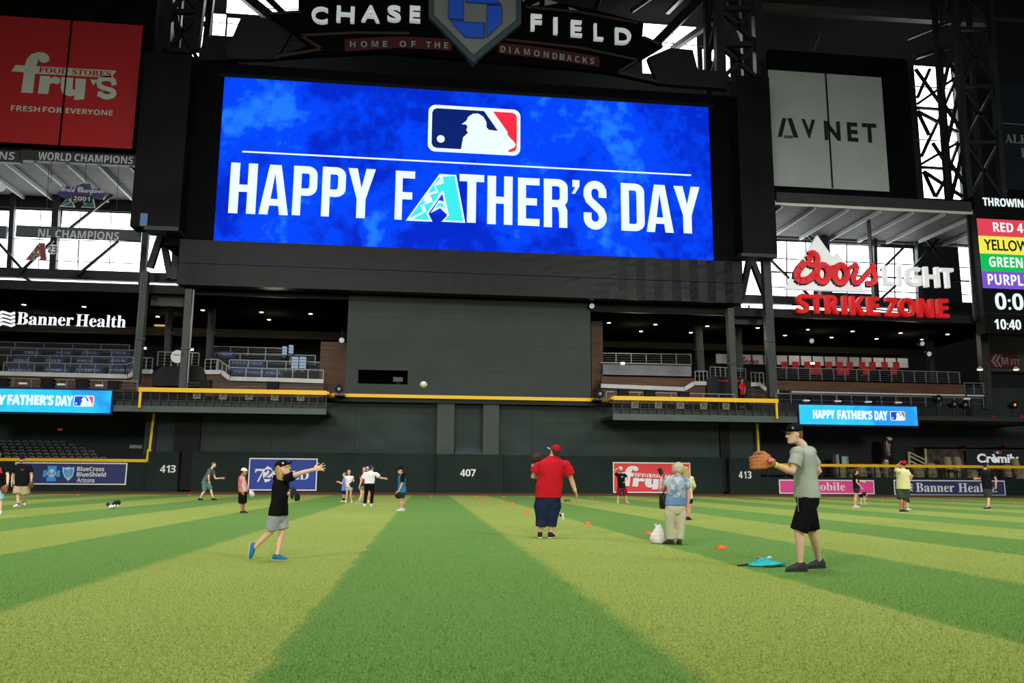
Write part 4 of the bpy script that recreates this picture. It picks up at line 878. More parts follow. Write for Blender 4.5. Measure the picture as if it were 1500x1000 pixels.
# blue covers on the seats
BLUC = M('cover_blue', (44, 62, 108), .7, var=.15, vscale=2); COVL = M('cover_letter', (170, 178, 196), .6)
proto = thing('seat_cover', 'dark blue lettered cover over a terrace seat', 'seat cover', (0, 0, 0), 'blue covers on the terrace seats')
m = MB(); m.v = [(-.75, 0, 0), (.75, 0, 0), (.75, .15, .62), (-.75, .15, .62), (-.75, .7, 0), (.75, .7, 0), (.75, .55, .62), (-.75, .55, .62)]
m.f = [(0, 1, 2, 3), (3, 2, 6, 7), (4, 7, 6, 5), (0, 3, 7, 4), (1, 5, 6, 2), (0, 4, 5, 1)]; m.build('drape', BLUC, proto)
m = MB(); text_in(m, 'FIELD', -.55, .55, .2, .4, .02, .02); m.build('lettering', COVL, proto)
cov = [(x, 547, 69.9) for x in (22, 34, 77, 87, 122, 135, 172, 186)]+[(x, 533, 72.6) for x in (31, 78, 124, 172)]+[(x, 521, 75.5) for x in (46, 92, 131, 174)]+[(353, 549, 69.9), (375, 550, 69.9), (400, 551, 69.9), (330, 524, 75.5), (350, 536, 72.6), (374, 537, 72.6)]
for k, (x, y, Y) in enumerate(cov):
    q = P(x, y, Y); o = proto if k == 0 else copy_tree(proto, q); o.location = q
t = thing('round_sign', 'white round sign hanging in front of the tunnel hood', 'sign', P(259, 533, 66.0)); MB().poly(disc(260, 522, 10, 65.9), 65.9, .1).build('disc', M('disc_white', (206, 208, 206), .5), t)
m = MB(); ptext(m, 'CHAMPIONS', 253, 518.6, 266, 520.6, 65.9, .02); m.build('lettering', M('ink_grey'), t)
for lab, pts, txt in (('black tunnel hood under the white round sign', [(223, 547), (236, 537), (292, 535), (300, 545), (300, 565), (223, 565)], 0), ('black tunnel hood with small red lettering behind the person in red', [(1036, 556), (1046, 551), (1090, 553), (1100, 560), (1100, 586), (1036, 586)], 1)):
    t = thing('tunnel_hood', lab, 'canopy', P(pts[-1][0], pts[-1][1], 68.2)); MB().ppoly(pts, 68.2, 2.5).build('hood', M('hood_black', (13, 13, 14), .6), t)
    if txt: m = MB(); ptext(m, 'STRIKE ZONE', 1053, 556.5, 1086, 558.8, 68.2, .03); m.build('lettering', M('letter_red'), t)
# stacked white boxes, partitions, chairs
for k, (x, y, Y) in enumerate(((416, 519, 74), (425.5, 517, 74), (431, 539, 70.6), (442.5, 539, 70.6))):
    q0 = P(x, y, Y); t = thing('display_panel', ('small pale stacked tray tower at the back of the left terrace', 'shorter pale tray tower at the back of the left terrace', 'wide pale tray tower behind the front railing', 'wide pale tray tower nearest the tall green panel')[k], 'tray tower', q0)
    w = .17 if k < 2 else .25
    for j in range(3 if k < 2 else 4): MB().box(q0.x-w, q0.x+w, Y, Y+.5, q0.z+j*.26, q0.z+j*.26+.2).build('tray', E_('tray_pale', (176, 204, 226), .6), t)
    MB().box(q0.x-w*.8, q0.x+w*.8, Y+.1, Y+.4, q0.z-.3, q0.z+(.78 if k < 2 else 1.0)).build('frame', STEELD, t)
PANELG = M('partition_grey', (150, 152, 156), .4)
for k in range(16):
    x0 = 1049+k*17.7; y0 = 518.2+k*.42
    if 1062 < x0 < 1074 or 1325 < x0: continue
    t = thing('window_partition', 'grey glazed partition panel at the back of the red chair terrace', 'partition', P(x0, y0+15, 77), 'glazed partition panels on the beer terrace')
    MB().pbox(x0, y0, x0+16.2, y0+14, 77, .1).build('pane_panel', PANELG, t); MB().pbox(x0+16.4, y0-1, x0+17.4, y0+15, 76.9, .25).build('mullion_bar', BLK2, t)
m = MB(); t = thing('script_sign', 'dim red script sign reading Coors on the glazed partition', 'sign', P(1097, 534, 76.8)); ptext(m, 'Coors', 1082, 521.5, 1112, 533, 77.0, .06, 'script', off=.02); m.build('lettering', M('script_dim_red', (140, 34, 40), .6), t)
CHR = M('chair_red', (176, 34, 42), .6)
pr = None
for k, (x, Yc, y) in enumerate([(x, 74, 547) for x in (1150, 1166, 1184, 1198, 1215, 1231, 1246, 1264, 1279, 1297, 1314)]+[(x, 71.5, 556) for x in (1192, 1200, 1232, 1240, 1270, 1310)]):
    q = P(x, y, Yc)
    if pr is None:
        pr = thing('patio_chair', 'red chair standing behind the long silver railing of the terrace', 'chair', (0, 0, 0), 'red chairs on the beer terrace')
        MB().box(-.32, .32, .0, .06, .5, 1.15).build('backrest', CHR, pr); MB().box(-.32, .32, 0, .55, .45, .52).build('seat', CHR, pr)
        for sx in (-.28, .28):
            for sy in (.04, .5): MB().bar((sx, sy, 0), (sx, sy, .46), .05).build('leg', STEELD, pr)
    o = pr if k == 0 else copy_tree(pr, q); o.location = q
def spot(label, x, y, Y):
    q = P(x, y, Y); t = thing('stage_spotlight', label, 'spotlight', q)
    MB().tube([q+Vector((0, -.25, -.05)), q+Vector((0, .3, .1))], [.26, .2], 12, True).build('can', BLK2, t); MB().tube([q+Vector((0, -.29, -.06)), q+Vector((0, -.26, -.05))], .22, 12, True).build('lens', M('lens_pale', (196, 190, 214), .3, emit=.35), t)
    MB().bar(q+Vector((0, 0, .2)), Vector((q.x, q.y, CZ[x > 600]+.02 if y > 495 and x > 600 else q.z+.9)), .06).build('yoke', BLK2, t)
spot('dark round spotlight above the red chairs on the left', 1187, 499, 71); spot('round spotlight hanging above the red chairs near the column', 1348.5, 503, 71); spot('round spotlight with bright lens, lowest above the red chairs', 1358.5, 518, 70); spot('pale round camera on the corner of the wooden wall', 501, 498, 68.5); spot('small white spotlight at the top corner of the tall green panel', 866, 448, 67)
# equipment along the balcony rails
rng = random.Random(5)
for k, (x, y, Y, lab) in enumerate(((300, 565, 64.5, 'black draped counter on the balcony beside the column'), (399, 567, 64.5, 'black draped counter in the middle of the left balcony'), (1, 562, 64.8, 'dark blue counter over the edge of the left ribbon screen'), (68, 563, 64.8, 'dark blue counter above the ribbon word FATHER\'S'), (119, 564, 64.8, 'dark blue counter above the ribbon word DAY'), (166, 566, 64.8, 'dark blue counter beside the end of the left ribbon screen'),
                                    (914, 578, 64.5, 'black draped counter at the left end of the right balcony'), (953, 580, 64.5, 'black draped counter second from the tall green panel'), (1003, 582, 64.5, 'black draped counter third from the tall green panel'), (1196, 590, 65.6, 'dark counter above the right ribbon word HAPPY'), (1243, 591, 65.6, 'dark counter above the right ribbon word FATHER\'S'), (1290, 592, 65.6, 'dark counter above the right ribbon word DAY'))):
    q = P(x, y, Y); t = thing('counter', lab, 'counter', q); w = .42
    MB().box(q.x-w, q.x+w, Y, Y+.5, q.z-.2, q.z+.38).build('drape', M('drape_black', (18, 20, 26), .8), t); MB().box(q.x-w-.05, q.x+w+.05, Y-.05, Y+.55, q.z+.38, q.z+.44).build('worktop', BLK2, t)
for k, (x, y) in enumerate(((34, 561.5), (90, 563), (146, 564.5), (1181, 586.5), (1227, 587.5), (1271.5, 588.5), (1315.5, 589.5), (1416, 584))):
    yb = 65.0 if x < 600 else 65.6; q = P(x, y, yb); t = thing('menu_box', 'small white light box on the rail above a ribbon screen', 'light box', q, 'white boxes above the ribbon screens')
    MB().box(q.x-.28, q.x+.28, yb-.1, yb+.15, q.z-.07, q.z+.07).build('cover', WHITE, t); MB().box(q.x-.05, q.x+.05, yb-.03, yb+.07, q.z+.07, q.z+.5).build('hanger', STEELD, t)
for k, (x, y, lab) in enumerate(((1372, 584, 'black stage light on the pole rail right of the ribbon screen'), (1395, 592, 'black stage light hung below the pole rail'), (1411, 593, 'small pale stage light beside the hanging black one'), (1483, 593, 'black ring light with an orange glow below the scoreboard'), (497, 570, 'dark camera platform beside the wooden wall'), (878, 577, 'dark camera platform at the corner of the right balcony'))):
    q = P(x, y, 65.2); t = thing('rig_light', lab, 'stage light', q)
    MB().tube([q+Vector((0, -.3, 0)), q+Vector((0, .3, 0))], [.34, .28], 12, True).build('can', BLK2, t); (MB().box(q.x-.05, q.x+.05, 65.1, 65.3, 6.55, q.z-.2) if k < 4 else MB().box(q.x-.4, q.x+.4, 65.1, 67.3, q.z-.5, q.z-.36).box(q.x-.05, q.x+.05, 65.15, 65.25, q.z-.4, q.z-.2)).build('bracket', STEELD, t)
    MB().tube([q+Vector((0, -.33, 0)), q+Vector((0, -.31, 0))], .12, 10, True).build('lens', M('lens_orange', (236, 150, 60), .4, emit=1.0) if k == 3 else M('lens_grey', (120, 124, 130), .3), t)
# sign with chevrons, shaded lamps, red round signs
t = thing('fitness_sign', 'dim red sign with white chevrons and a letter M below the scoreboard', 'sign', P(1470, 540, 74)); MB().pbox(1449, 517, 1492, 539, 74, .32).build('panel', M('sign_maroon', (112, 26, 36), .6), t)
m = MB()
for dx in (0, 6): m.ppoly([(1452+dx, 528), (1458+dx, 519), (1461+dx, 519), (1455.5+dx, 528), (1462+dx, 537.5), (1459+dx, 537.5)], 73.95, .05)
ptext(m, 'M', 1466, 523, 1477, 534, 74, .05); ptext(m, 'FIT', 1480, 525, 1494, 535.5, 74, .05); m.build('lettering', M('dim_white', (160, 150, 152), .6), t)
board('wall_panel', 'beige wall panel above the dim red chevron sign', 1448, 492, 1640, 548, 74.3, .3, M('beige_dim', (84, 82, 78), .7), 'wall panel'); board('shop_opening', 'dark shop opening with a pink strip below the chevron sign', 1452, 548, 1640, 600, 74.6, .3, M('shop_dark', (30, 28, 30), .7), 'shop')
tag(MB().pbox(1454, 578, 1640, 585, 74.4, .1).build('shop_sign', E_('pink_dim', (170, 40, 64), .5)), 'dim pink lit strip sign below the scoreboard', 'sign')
for x in (1435.5, 1488.5):
    q = P(x, 541, 69); t = thing('cone_lamp', 'lit cone-shaded lamp below the scoreboard', 'lamp', q, 'cone lamps below the scoreboard'); MB().tube([q, q+Vector((0, 0, .28))], [.32, .06], 12, True).build('shade', M('shade_metal', (200, 196, 184), .5), t); MB().tube([q-Vector((0, 0, .05)), q], .2, 10, True).build('bulb', LAMP, t)
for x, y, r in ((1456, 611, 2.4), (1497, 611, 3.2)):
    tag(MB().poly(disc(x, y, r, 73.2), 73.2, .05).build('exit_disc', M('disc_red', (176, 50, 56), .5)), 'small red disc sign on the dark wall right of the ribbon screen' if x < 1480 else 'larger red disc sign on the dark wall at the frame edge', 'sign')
t = thing('exit_sign', 'tiny red lit exit sign on the dark wall over the left seats', 'exit sign', P(88, 631, YW+6.1)); o = MB().pbox(84.5, 627, 92, 630.5, YW+6.1, .08).build('case', M('exit_case', (60, 16, 18), .5), t); m = MB(); ptext(m, 'EXIT', 85.2, 627.6, 91.3, 630, YW+6.1, .02); m.build('lettering', E_('exit_red', (226, 60, 60), .8), t)
t = thing('wall_plaque', 'pale narrow plaque on the green wall left of the yellow pole', 'plaque', P(198, 657, YW+6.1)); MB().pbox(190, 651.5, 207.5, 656.5, YW+6.1, .08).build('plate', M('plaque_grey', (176, 182, 182), .5), t)

# ================================================================ wall advertisements and distance numbers
def ad(label, x0, y0, x1, y1, Y, col, border=True):
    t = thing('wall_banner', label, 'banner', P((x0+x1)/2, y1, Y)); X0, X1, Z0, Z1 = rect(x0, y0, x1, y1, Y)
    MB().box(X0, X1, Y-.05, Y, Z0, Z1).build('border', WHITE, t); MB().box(X0+.09, X1-.09, Y-.06, Y-.01, Z0+.09, Z1-.09).build('field', col, t); return t
NAVY = M('banner_navy', (48, 58, 104), .6, var=.06, vscale=1); YA = YW-.02
t = ad('navy wall banner reading BlueCross BlueShield Arizona', 23, 676.5, 184.5, 710, YA, NAVY)
LB = M('banner_light_blue', (64, 164, 236), .6)
m = MB(); m.pbox(70, 682, 81, 704.5, YA-.1, .03).pbox(63.5, 688.5, 87.5, 698.5, YA-.1, .03); o = m.build('cross_mark', LB, t)
m = MB(); m.poly(disc(75.5, 693, 6.2, YA-.13), YA-.13, .02); m.build('cross_ring', WHITE, o); m = MB(); m.poly(disc(75.5, 693, 5.2, YA-.15), YA-.15, .02); m.build('cross_disc', LB, o)
m = MB(); m.tube([P(75.5, 689.6, YA-.17), P(75.5, 690, YA-.17)], .1, 8); m.pbar(75.5, 690.5, 75.5, 694, YA-.16, .12, .02).pbar(72.5, 691, 78.5, 691, YA-.16, .07, .02).pbar(75.5, 693.5, 73, 697, YA-.16, .08, .02).pbar(75.5, 693.5, 78, 697, YA-.16, .08, .02); m.build('figure_mark', WHITE, o)
sh = lambda k: [(100+(x-100)*k, 693+(y-693)*k) for x, y in ((91, 683), (95, 684.5), (100, 683), (105, 684.5), (109, 683), (109, 690), (106.5, 698), (100, 705), (93.5, 698), (91, 690))]
o = MB().ppoly(sh(1), YA-.1, .03).build('shield_mark', LB, t); MB().ppoly(sh(.86), YA-.12, .02).build('shield_rim', WHITE, o); MB().ppoly(sh(.74), YA-.14, .02).build('shield_field', LB, o)
m = MB(); m.pbar(100, 686, 100, 701, YA-.15, .07, .02); st_ = [(98, 688), (102, 690), (98, 693), (102, 696), (99, 698.5)]
for k in range(4): m.pbar(*st_[k], *st_[k+1], YA-.15, .09, .02)
m.build('staff_mark', WHITE, o)
m = MB(); ptext(m, 'BlueCross', 113.5, 683, 152.5, 690, YA-.06, .03); ptext(m, 'BlueShield', 113, 691, 155, 698, YA-.06, .03); ptext(m, 'Arizona', 113, 699, 138.5, 706.5, YA-.06, .03, 'sans'); m.build('lettering', WHITE, t)
BLUE = M('banner_blue', (46, 72, 158), .6, var=.05, vscale=1)
t = ad('royal blue wall banner reading 72SOLD behind the throwing child', 365.5, 670.5, 463.5, 718.5, YW-.02, BLUE)
m = MB(); m.ppoly([(391.7, 682.4), (396.8, 685), (399.9, 690), (399.2, 700), (394, 704.5), (388.2, 706.4), (385, 697), (386, 688.5)], YA-.08, .03); o = m.build('white_lens', WHITE, t)
m = MB(); ptext(m, '2', 387.6, 687, 398.4, 701.2, YA-.09, .03, 'serif'); m.build('digit', BLUE, o)
m = MB(); ptext(m, '7', 374, 686.5, 386.5, 705.5, YA-.06, .03, 'serif'); ptext(m, 'SOLD', 400, 689, 452, 702.5, YA-.06, .03, 'serif'); m.build('lettering', WHITE, t)
ARED = M('banner_red', (226, 70, 66), .6, var=.05, vscale=1)
t = ad('red wall banner reading fry\'s behind the man in maroon shorts', 897.5, 676.5, 1012, 722, YW-.02, ARED)
grocery_letters(t, lambda x, y: (912.5+(x-31)*.555, 682+(y-76)*.495), YW-.1, WHITE, ARED)
t = ad('pink wall banner reading T Mobile behind the man in the pale shirt', 1140.5, 702, 1281, 723.5, YW-.02, M('banner_pink', (238, 78, 152), .6))
m = MB(); ptext(m, 'T', 1169, 706.5, 1178, 719.5, YA-.06, .03, 'serif'); ptext(m, 'Mobile', 1184, 706, 1238, 718.5, YA-.06, .03, 'serif'); m.build('lettering', WHITE, t)
t = ad('navy wall banner reading Banner Health behind the man in the yellow shirt', 1308.5, 702.5, 1473, 726, YW-.02, NAVY)
m = MB(); ptext(m, 'Banner', 1341, 707, 1398, 720.5, YA-.06, .03, 'serif'); ptext(m, 'Health.', 1403, 707.5, 1460, 721, YA-.06, .03, 'serif')
for k in range(3): m.ppoly([(1328, 709+k*4), (1332, 707+k*4), (1337, 709.5+k*4), (1337, 711.5+k*4), (1332, 709.5+k*4), (1328, 711.5+k*4)], YA-.09, .03)
m.build('lettering', WHITE, t)
for lab, tx, x0, y0, x1, y1, Y in (('white distance number 413 on the left part of the wall', '413', 235, 681, 257.5, 692, YW-.35), ('white distance number 407 on the centre wall block', '407', 674, 687, 697, 697.5, YW-.5), ('white distance number 413 on the right part of the wall', '413', 1081.5, 690, 1101, 700.5, YW-.35)):
    t = thing('distance_number', lab, 'wall number', P((x0+x1)/2, y1, Y))
    w = (x1-x0)/3
    for k, ch in enumerate(tx):
        m = MB(); pad = .23 if ch == '1' else .04; ptext(m, ch, x0+w*(k+pad), y0, x0+w*(k+1-pad), y1, Y, .05); m.build('digit', WHITE, t)

# ================================================================ stadium seats behind the low walls
BLKS = M('seat_black', (20, 22, 24), .3, spec=.5)
def seat_proto():
    m = MB()
    pts = [(-.24, .05), (-.24, .38), (-.19, .46), (-.1, .5), (.1, .5), (.19, .46), (.24, .38), (.24, .05)]
    m.poly(pts, .0, .05)
    o = tag(m.build('stadium_seat', BLKS), 'black folding seat in the rows behind the low wall', 'seat', 'black stadium seats')
    b = MB(); b.v = [(-.22, -.12, .04), (.22, -.12, .04), (.22, .0, .30), (-.22, .0, .30), (-.22, -.05, .0), (.22, -.05, .0), (.22, .03, .26), (-.22, .03, .26)]
    b.f = [(0, 1, 2, 3), (7, 6, 5, 4), (0, 4, 5, 1), (3, 2, 6, 7), (0, 3, 7, 4), (1, 5, 6, 2)]; c = b.build('seat_pan', BLKS); c.parent = o
    e = MB().tube([(-.22, .02, .44), (-.1, .02, .52), (.1, .02, .52), (.22, .02, .44)], .025, 6).build('top_edge', M('seat_highlight', (150, 156, 158), .3)); e.parent = o  # pale rim paints the highlight along the black seat top
    return o
sp = None
for row in range(6):
    Y = YW+1.0+row*.85; zb = 2.08+row*.27
    xl = P(152-row*9-(row > 3)*12, 660, Y).x; xs = P(-8, 660, Y).x
    n = int((xl-xs)/.58)
    for k in range(n):
        loc = (xl-.58*k-(row % 2)*.29, Y, zb)
        if sp is None: sp = seat_proto(); o = sp
        else: o = copy_tree(sp, loc)
        o.location = loc
q0, q1 = P(-30, 660, YW).x, P(160, 660, YW).x
for row in range(6): struct(MB().box(q0-6, q1-row*1.1, YW+.7+row*.85, YW+1.55+row*.85, 0, 2.06+row*.27).build('floor_seating_step_%d' % (row+1), M('step_dark', (38, 40, 40), .8)))
for row in range(5):
    Y = 73.6+row*.85; z0 = P(1470, 655-row*5.2, Y).z; xs = P(1447-0*row, 650, Y).x; xe = P(1508, 650, Y).x
    n = int((xe-xs)/.62)
    for k in range(n):
        x = xs+.62*k+(row % 2)*.3; z = z0
        o = copy_tree(sp, (x, Y, z), 'black folding seat in the rows above the stone wall'); o['group'] = 'black seats above the stone wall'
    struct(MB().box(xs-.5, xe+3, Y-.3, Y+.5, z0-1.5, z0-.02).build('floor_upper_step_%d' % (row+1), M('step_dark')))
# ================================================================ the patio behind the right wall
STONE = M('stone_wall', (104, 92, 82), .8, col2=(62, 55, 50), vscale=1.6, bump=.6, bscale=5)
t = thing('stone_wall', 'brown stone wall behind the patio with a pale cap', 'wall', P(1430, 690, 72)); MB().pbox(1353, 657, 1640, 720, 72, 1.2).build('stonework', STONE, t); MB().pbox(1351, 654.5, 1640, 658, 71.9, 1.4).build('cap_stone', M('cap_pale', (150, 140, 128), .7), t)
for x in (1417, 1475): tag(MB().pbox(x-4, 651.5, x+4, 655, 72.3, .4).build('folded_cloth', M('cloth_maroon', (110, 28, 34), .8)), 'small maroon cloth lying on the stone wall cap, %s' % ('nearer the stair' if x < 1450 else 'nearer the frame edge'), 'cloth')
t = thing('dessert_sign', 'black sign reading Crèmily with a blue white red mark on the stone wall', 'sign', P(1460, 685, 71.6)); MB().pbox(1414.5, 659, 1640, 690, 71.6, .15).build('panel', M('sign_slate', (44, 46, 50), .6), t)
m = MB(); ptext(m, 'Crèmily', 1430.5, 664, 1493, 682, 71.6, .04, 'sans', off=.03); m.build('lettering', M('letter_lit_white', (240, 244, 246), .5, emit=.35), t)
for k, c in enumerate(((58, 96, 226), (236, 238, 240), (226, 62, 74))): MB().pbox(1455+k*4.2, 660.5, 1459.2+k*4.2, 664.6, 71.5, .06).build('flag_stripe', M('flag_%d' % k, c, .5), t)
t = thing('ice_cream_bar', 'giant brown inflatable ice cream bar with a bitten top reading Crèmily', 'inflatable', P(1300, 675, 71))
X0, X1, Z0, Z1 = rect(1294, 641, 1312, 673, 71); w, h = X1-X0, Z1-Z0
CHOC = M('chocolate_brown', (66, 40, 34), .35, spec=.5)
b = MB(); b.loft([(Vector((X0+w/2+.08*(z-.5), 71.3, Z0+h*z)), Vector((1, 0, 0)), Vector((0, 1, 0)), w/2*s, .32*s) for z, s in ((0, .55), (.02, .8), (.08, .97), (.5, 1), (.8, 1), (.92, .93), (.98, .75), (1, .45))], 20)
b.build('coating', CHOC, t, True)
MB().loft([(Vector((X0+w*.62, 71.24, Z1-.30+z)), Vector((1, 0, 0)), Vector((0, 1, 0)), w*.30*s, .3*s) for z, s in ((0, .5), (.1, .9), (.2, 1.0), (.32, .8), (.38, .3))], 14).build('bitten_cream', M('cream_white', (240, 242, 244), .5), t, True)
MB().pbox(1296, 671, 1301.5, 677, 71.2, .2).build('stick', WHITE, t)
m = MB(); vv, ff = text_vf('Crèmily', 'bold'); xa = X0+w*.30
m.add(([(xa+w*.30*(1-b_), 71.3-.335+.02*c_, Z0+h*(.2+.52*a_)) for a_, b_, c_ in vv], ff)); m.build('lettering', WHITE, t)
BEI = M('beige_paint', (196, 190, 158), .6)
t = thing('stair_railing', 'beige welded stair railing by the stone wall', 'railing', P(1345, 690, 70)); m = MB()
for a_ in ((1331, 661.5, 1332, 692), (1355, 657, 1357, 690)): MB().pbar(*a_, 70, .16).build('post', BEI, t)
for a_ in ((1331, 662, 1356, 674), (1331, 667, 1356, 680), (1331, 674, 1356, 686), (1330, 684, 1357, 688)): MB().pbar(*a_, 70, .12).build('rail', BEI, t)
CVR = M('cover_beige', (162, 152, 118), .8, var=.12, vscale=3)
def covered(label, x0, y0, x1, y1, Y, seed):
    X0, X1, Z0, Z1 = rect(x0, y0, x1, y1, Y); rg = random.Random(seed); t = thing('covered_chair', label, 'covered chair', ((X0+X1)/2, Y, 1.2)); b = MB(); c = (X0+X1)/2; wd = (X1-X0)/2; zb = max(Z0, .9)
    b.loft([(Vector((c+rg.uniform(-.03, .03), Y+.3+.12*k_, zb+(Z1-zb)*z)), Vector((1, 0, 0)), Vector((0, 1, 0)), wd*s, .45*s) for z, s, k_ in ((0, 1.0, 0), (.35, 1.02, 0), (.55, .96, .3), (.9, .9, 1), (.98, .8, 1), (1, .5, 1))], 12)
    b.build('fabric_cover', CVR, t); 
    m = MB()
    for sx in (-.8, .8): m.bar((c+sx*wd*.8, Y+.1, zb-.35), (c+sx*wd*.8, Y+.1, zb+.05), .06)
    m.build('chair_base', STEELD, t)
names = ['beside the silver fridge', 'second from the silver fridge', 'third from the silver fridge', 'under the inflatable ice cream bar', 'in front of the beige stair railing', 'right of the stair railing', 'tall, in front of the stone wall, nearer the stair', 'tall, in front of the stone wall, nearer the black sign', 'low before the black dessert sign', 'right of the running man in black, before the sign', 'at the frame edge before the black dessert sign', 'behind the wire fence by the pink banner', 'behind the wire fence left of the yellow-shirted man', 'behind the wire fence left of the man in black', 'wide and low at the frame edge behind the fence']
for k, (x0, y0, x1, y1, Y) in enumerate(((1226, 679, 1243, 699, 69), (1258, 679, 1272, 698, 69), (1279, 679, 1292, 699, 69), (1296, 676, 1306, 699, 69), (1338, 679, 1357, 699, 69), (1360, 678, 1375, 699, 69), (1386, 668.5, 1399, 700, 70), (1400, 668.5, 1413.5, 700, 70), (1444, 678.5, 1453, 699, 69), (1474, 680, 1486, 699, 69), (1486, 671, 1498, 700, 69), (1246, 687, 1256, 700, 68.3), (1306, 686, 1312, 700, 68.3), (1420, 687, 1436, 700, 68.3), (1492, 684, 1520, 701, 68.3))):
    covered('beige fabric covered patio chair %s' % names[k], x0, y0, x1, y1, Y, k)
t = thing('drinks_fridge', 'silver fridge standing open behind the yellow rail', 'fridge', P(1236, 700, 70)); MB().pbox(1224.5, 665, 1231, 700, 69.8, .6).build('side_panel', M('fridge_grey', (150, 154, 156), .4, .2), t); MB().pbox(1231, 666, 1244, 700, 70.2, .6).build('cabinet', M('fridge_dark', (40, 46, 50), .5), t)
MB().pbox(1233, 668, 1241, 682, 70.15, .04).build('glass_front', M('fridge_glass', (128, 164, 160), .3, emit=.2), t); MB().pbox(1241.5, 668, 1243, 684, 70.1, .06).build('handle', WHITE, t)
for k, (x0, x1, y) in enumerate(((1388, 1402, 688), (1446, 1466, 688), (1300, 1330, 690), (1268, 1290, 692))):
    q = P((x0+x1)/2, y, 69.6); w = (P(x1, y, 69.6)-P(x0, y, 69.6)).length/2; t = thing('patio_table', ('pale patio table behind the fence under the tall covered chairs', 'pale patio table behind the running man in black', 'pale patio table under the stair railing', 'pale patio table behind the pink banner')[k], 'table', q)
    MB().box(q.x-w, q.x+w, 69.3, 69.9, q.z, q.z+.07).build('table_top', M('table_pale', (150, 152, 150), .5), t)
    for sx in (-.85, .85): MB().box(q.x+sx*w-.04, q.x+sx*w+.04, 69.55, 69.65, q.z-.75, q.z).build('leg', STEELD, t)
struct(MB().box(P(1113, 700, YW+.6).x, P(1760, 700, YW+.6).x, YW+.6, 76, .0, .75).build('floor_patio', M('patio_dark', (54, 54, 52), .8)))
# ================================================================ people
SKIN = M('skin', (214, 164, 136), .55, var=.06, vscale=8, spec=.3); SKIN2 = M('skin_tan', (176, 120, 90), .55, var=.06, vscale=8); SKIN3 = M('skin_pale', (228, 184, 158), .55, var=.05, vscale=8)
EYEW = M('eye_dark', (40, 30, 28), .2); MOUTH = M('lip', (150, 80, 74), .5)
def cloth(n, c, **k): return M(n, c, .85, var=k.pop('var', .1), vscale=k.pop('vscale', 9), bump=.25, bscale=14, spec=.1, **k)
BLACKT = cloth('cloth_black', (19, 19, 22)); BLACKS = cloth('shorts_black', (16, 16, 18)); SHOEK = M('shoe_black', (28, 28, 31), .6); SHOEW = M('shoe_white', (216, 214, 208), .6); SOLEW = M('sole_white', (222, 222, 218), .6); SOLEK = M('sole_dark', (44, 44, 46), .6); BAND = M('wristband_yellow', (222, 226, 60), .5)
X_, Y_, Z_ = Vector((1, 0, 0)), Vector((0, 1, 0)), Vector((0, 0, 1))
def norm(v, d=Vector((0, 0, 1))): return v.normalized() if v.length > 1e-6 else d.copy()
def limb(m, pts, rad, flat=False, seg=12):
    # resample a joint chain with tapering radii; rad may hold in-between values per joint
    return m.tube(pts, rad, seg, flat)
def lerp(a, b, t): return a+(b-a)*t
class Fig: pass
def hand(m, wr, d, n, k, curl, spread, thumb, small=False):
    # palm, four jointed fingers and a thumb; d along the forearm, n out of the palm's back
    d = norm(d); n = norm(n-d*n.dot(d)); s = d.cross(n)
    L = .175*k; pl = L*.52
    m.loft([(wr+d*(pl*t), s, n, .040*k*w, .017*k*h) for t, w, h in ((-.12, .62, 1.15), (.15, .8, 1.15), (.55, 1.0, 1.1), (.95, 1.0, .9), (1.08, .8, .6))], 10)
    for i, (off, ln) in enumerate(((-.030, .82), (-.010, .96), (.011, .90), (.030, .70))):
        b = wr+d*pl*.95+s*off*k; fd = norm(d+s*(off*k*spread*14)); pts = [b-fd*.02*k, b]; c = 0
        for sg in (.42, .32, .26):
            c += curl*(.55+.14*i); q = norm(fd*cos(c)-n*sin(c)); pts.append(pts[-1]+q*(L*.5*ln*sg))
        m.tube(pts, [.0100*k, .0102*k, .0096*k, .0088*k, .0074*k], 8)
    b = wr+d*pl*.22+s*(.034*k*thumb); td = norm(d*.75+s*thumb*.75-n*.25*(1+curl)); e = b+td*L*.24; td2 = norm(d*.95+s*thumb*.25*(1-curl)-n*.5*curl)
    m.tube([b-td*.012*k, b, e, e+td2*L*.2], [.0135*k, .0135*k, .0115*k, .0085*k], 8)
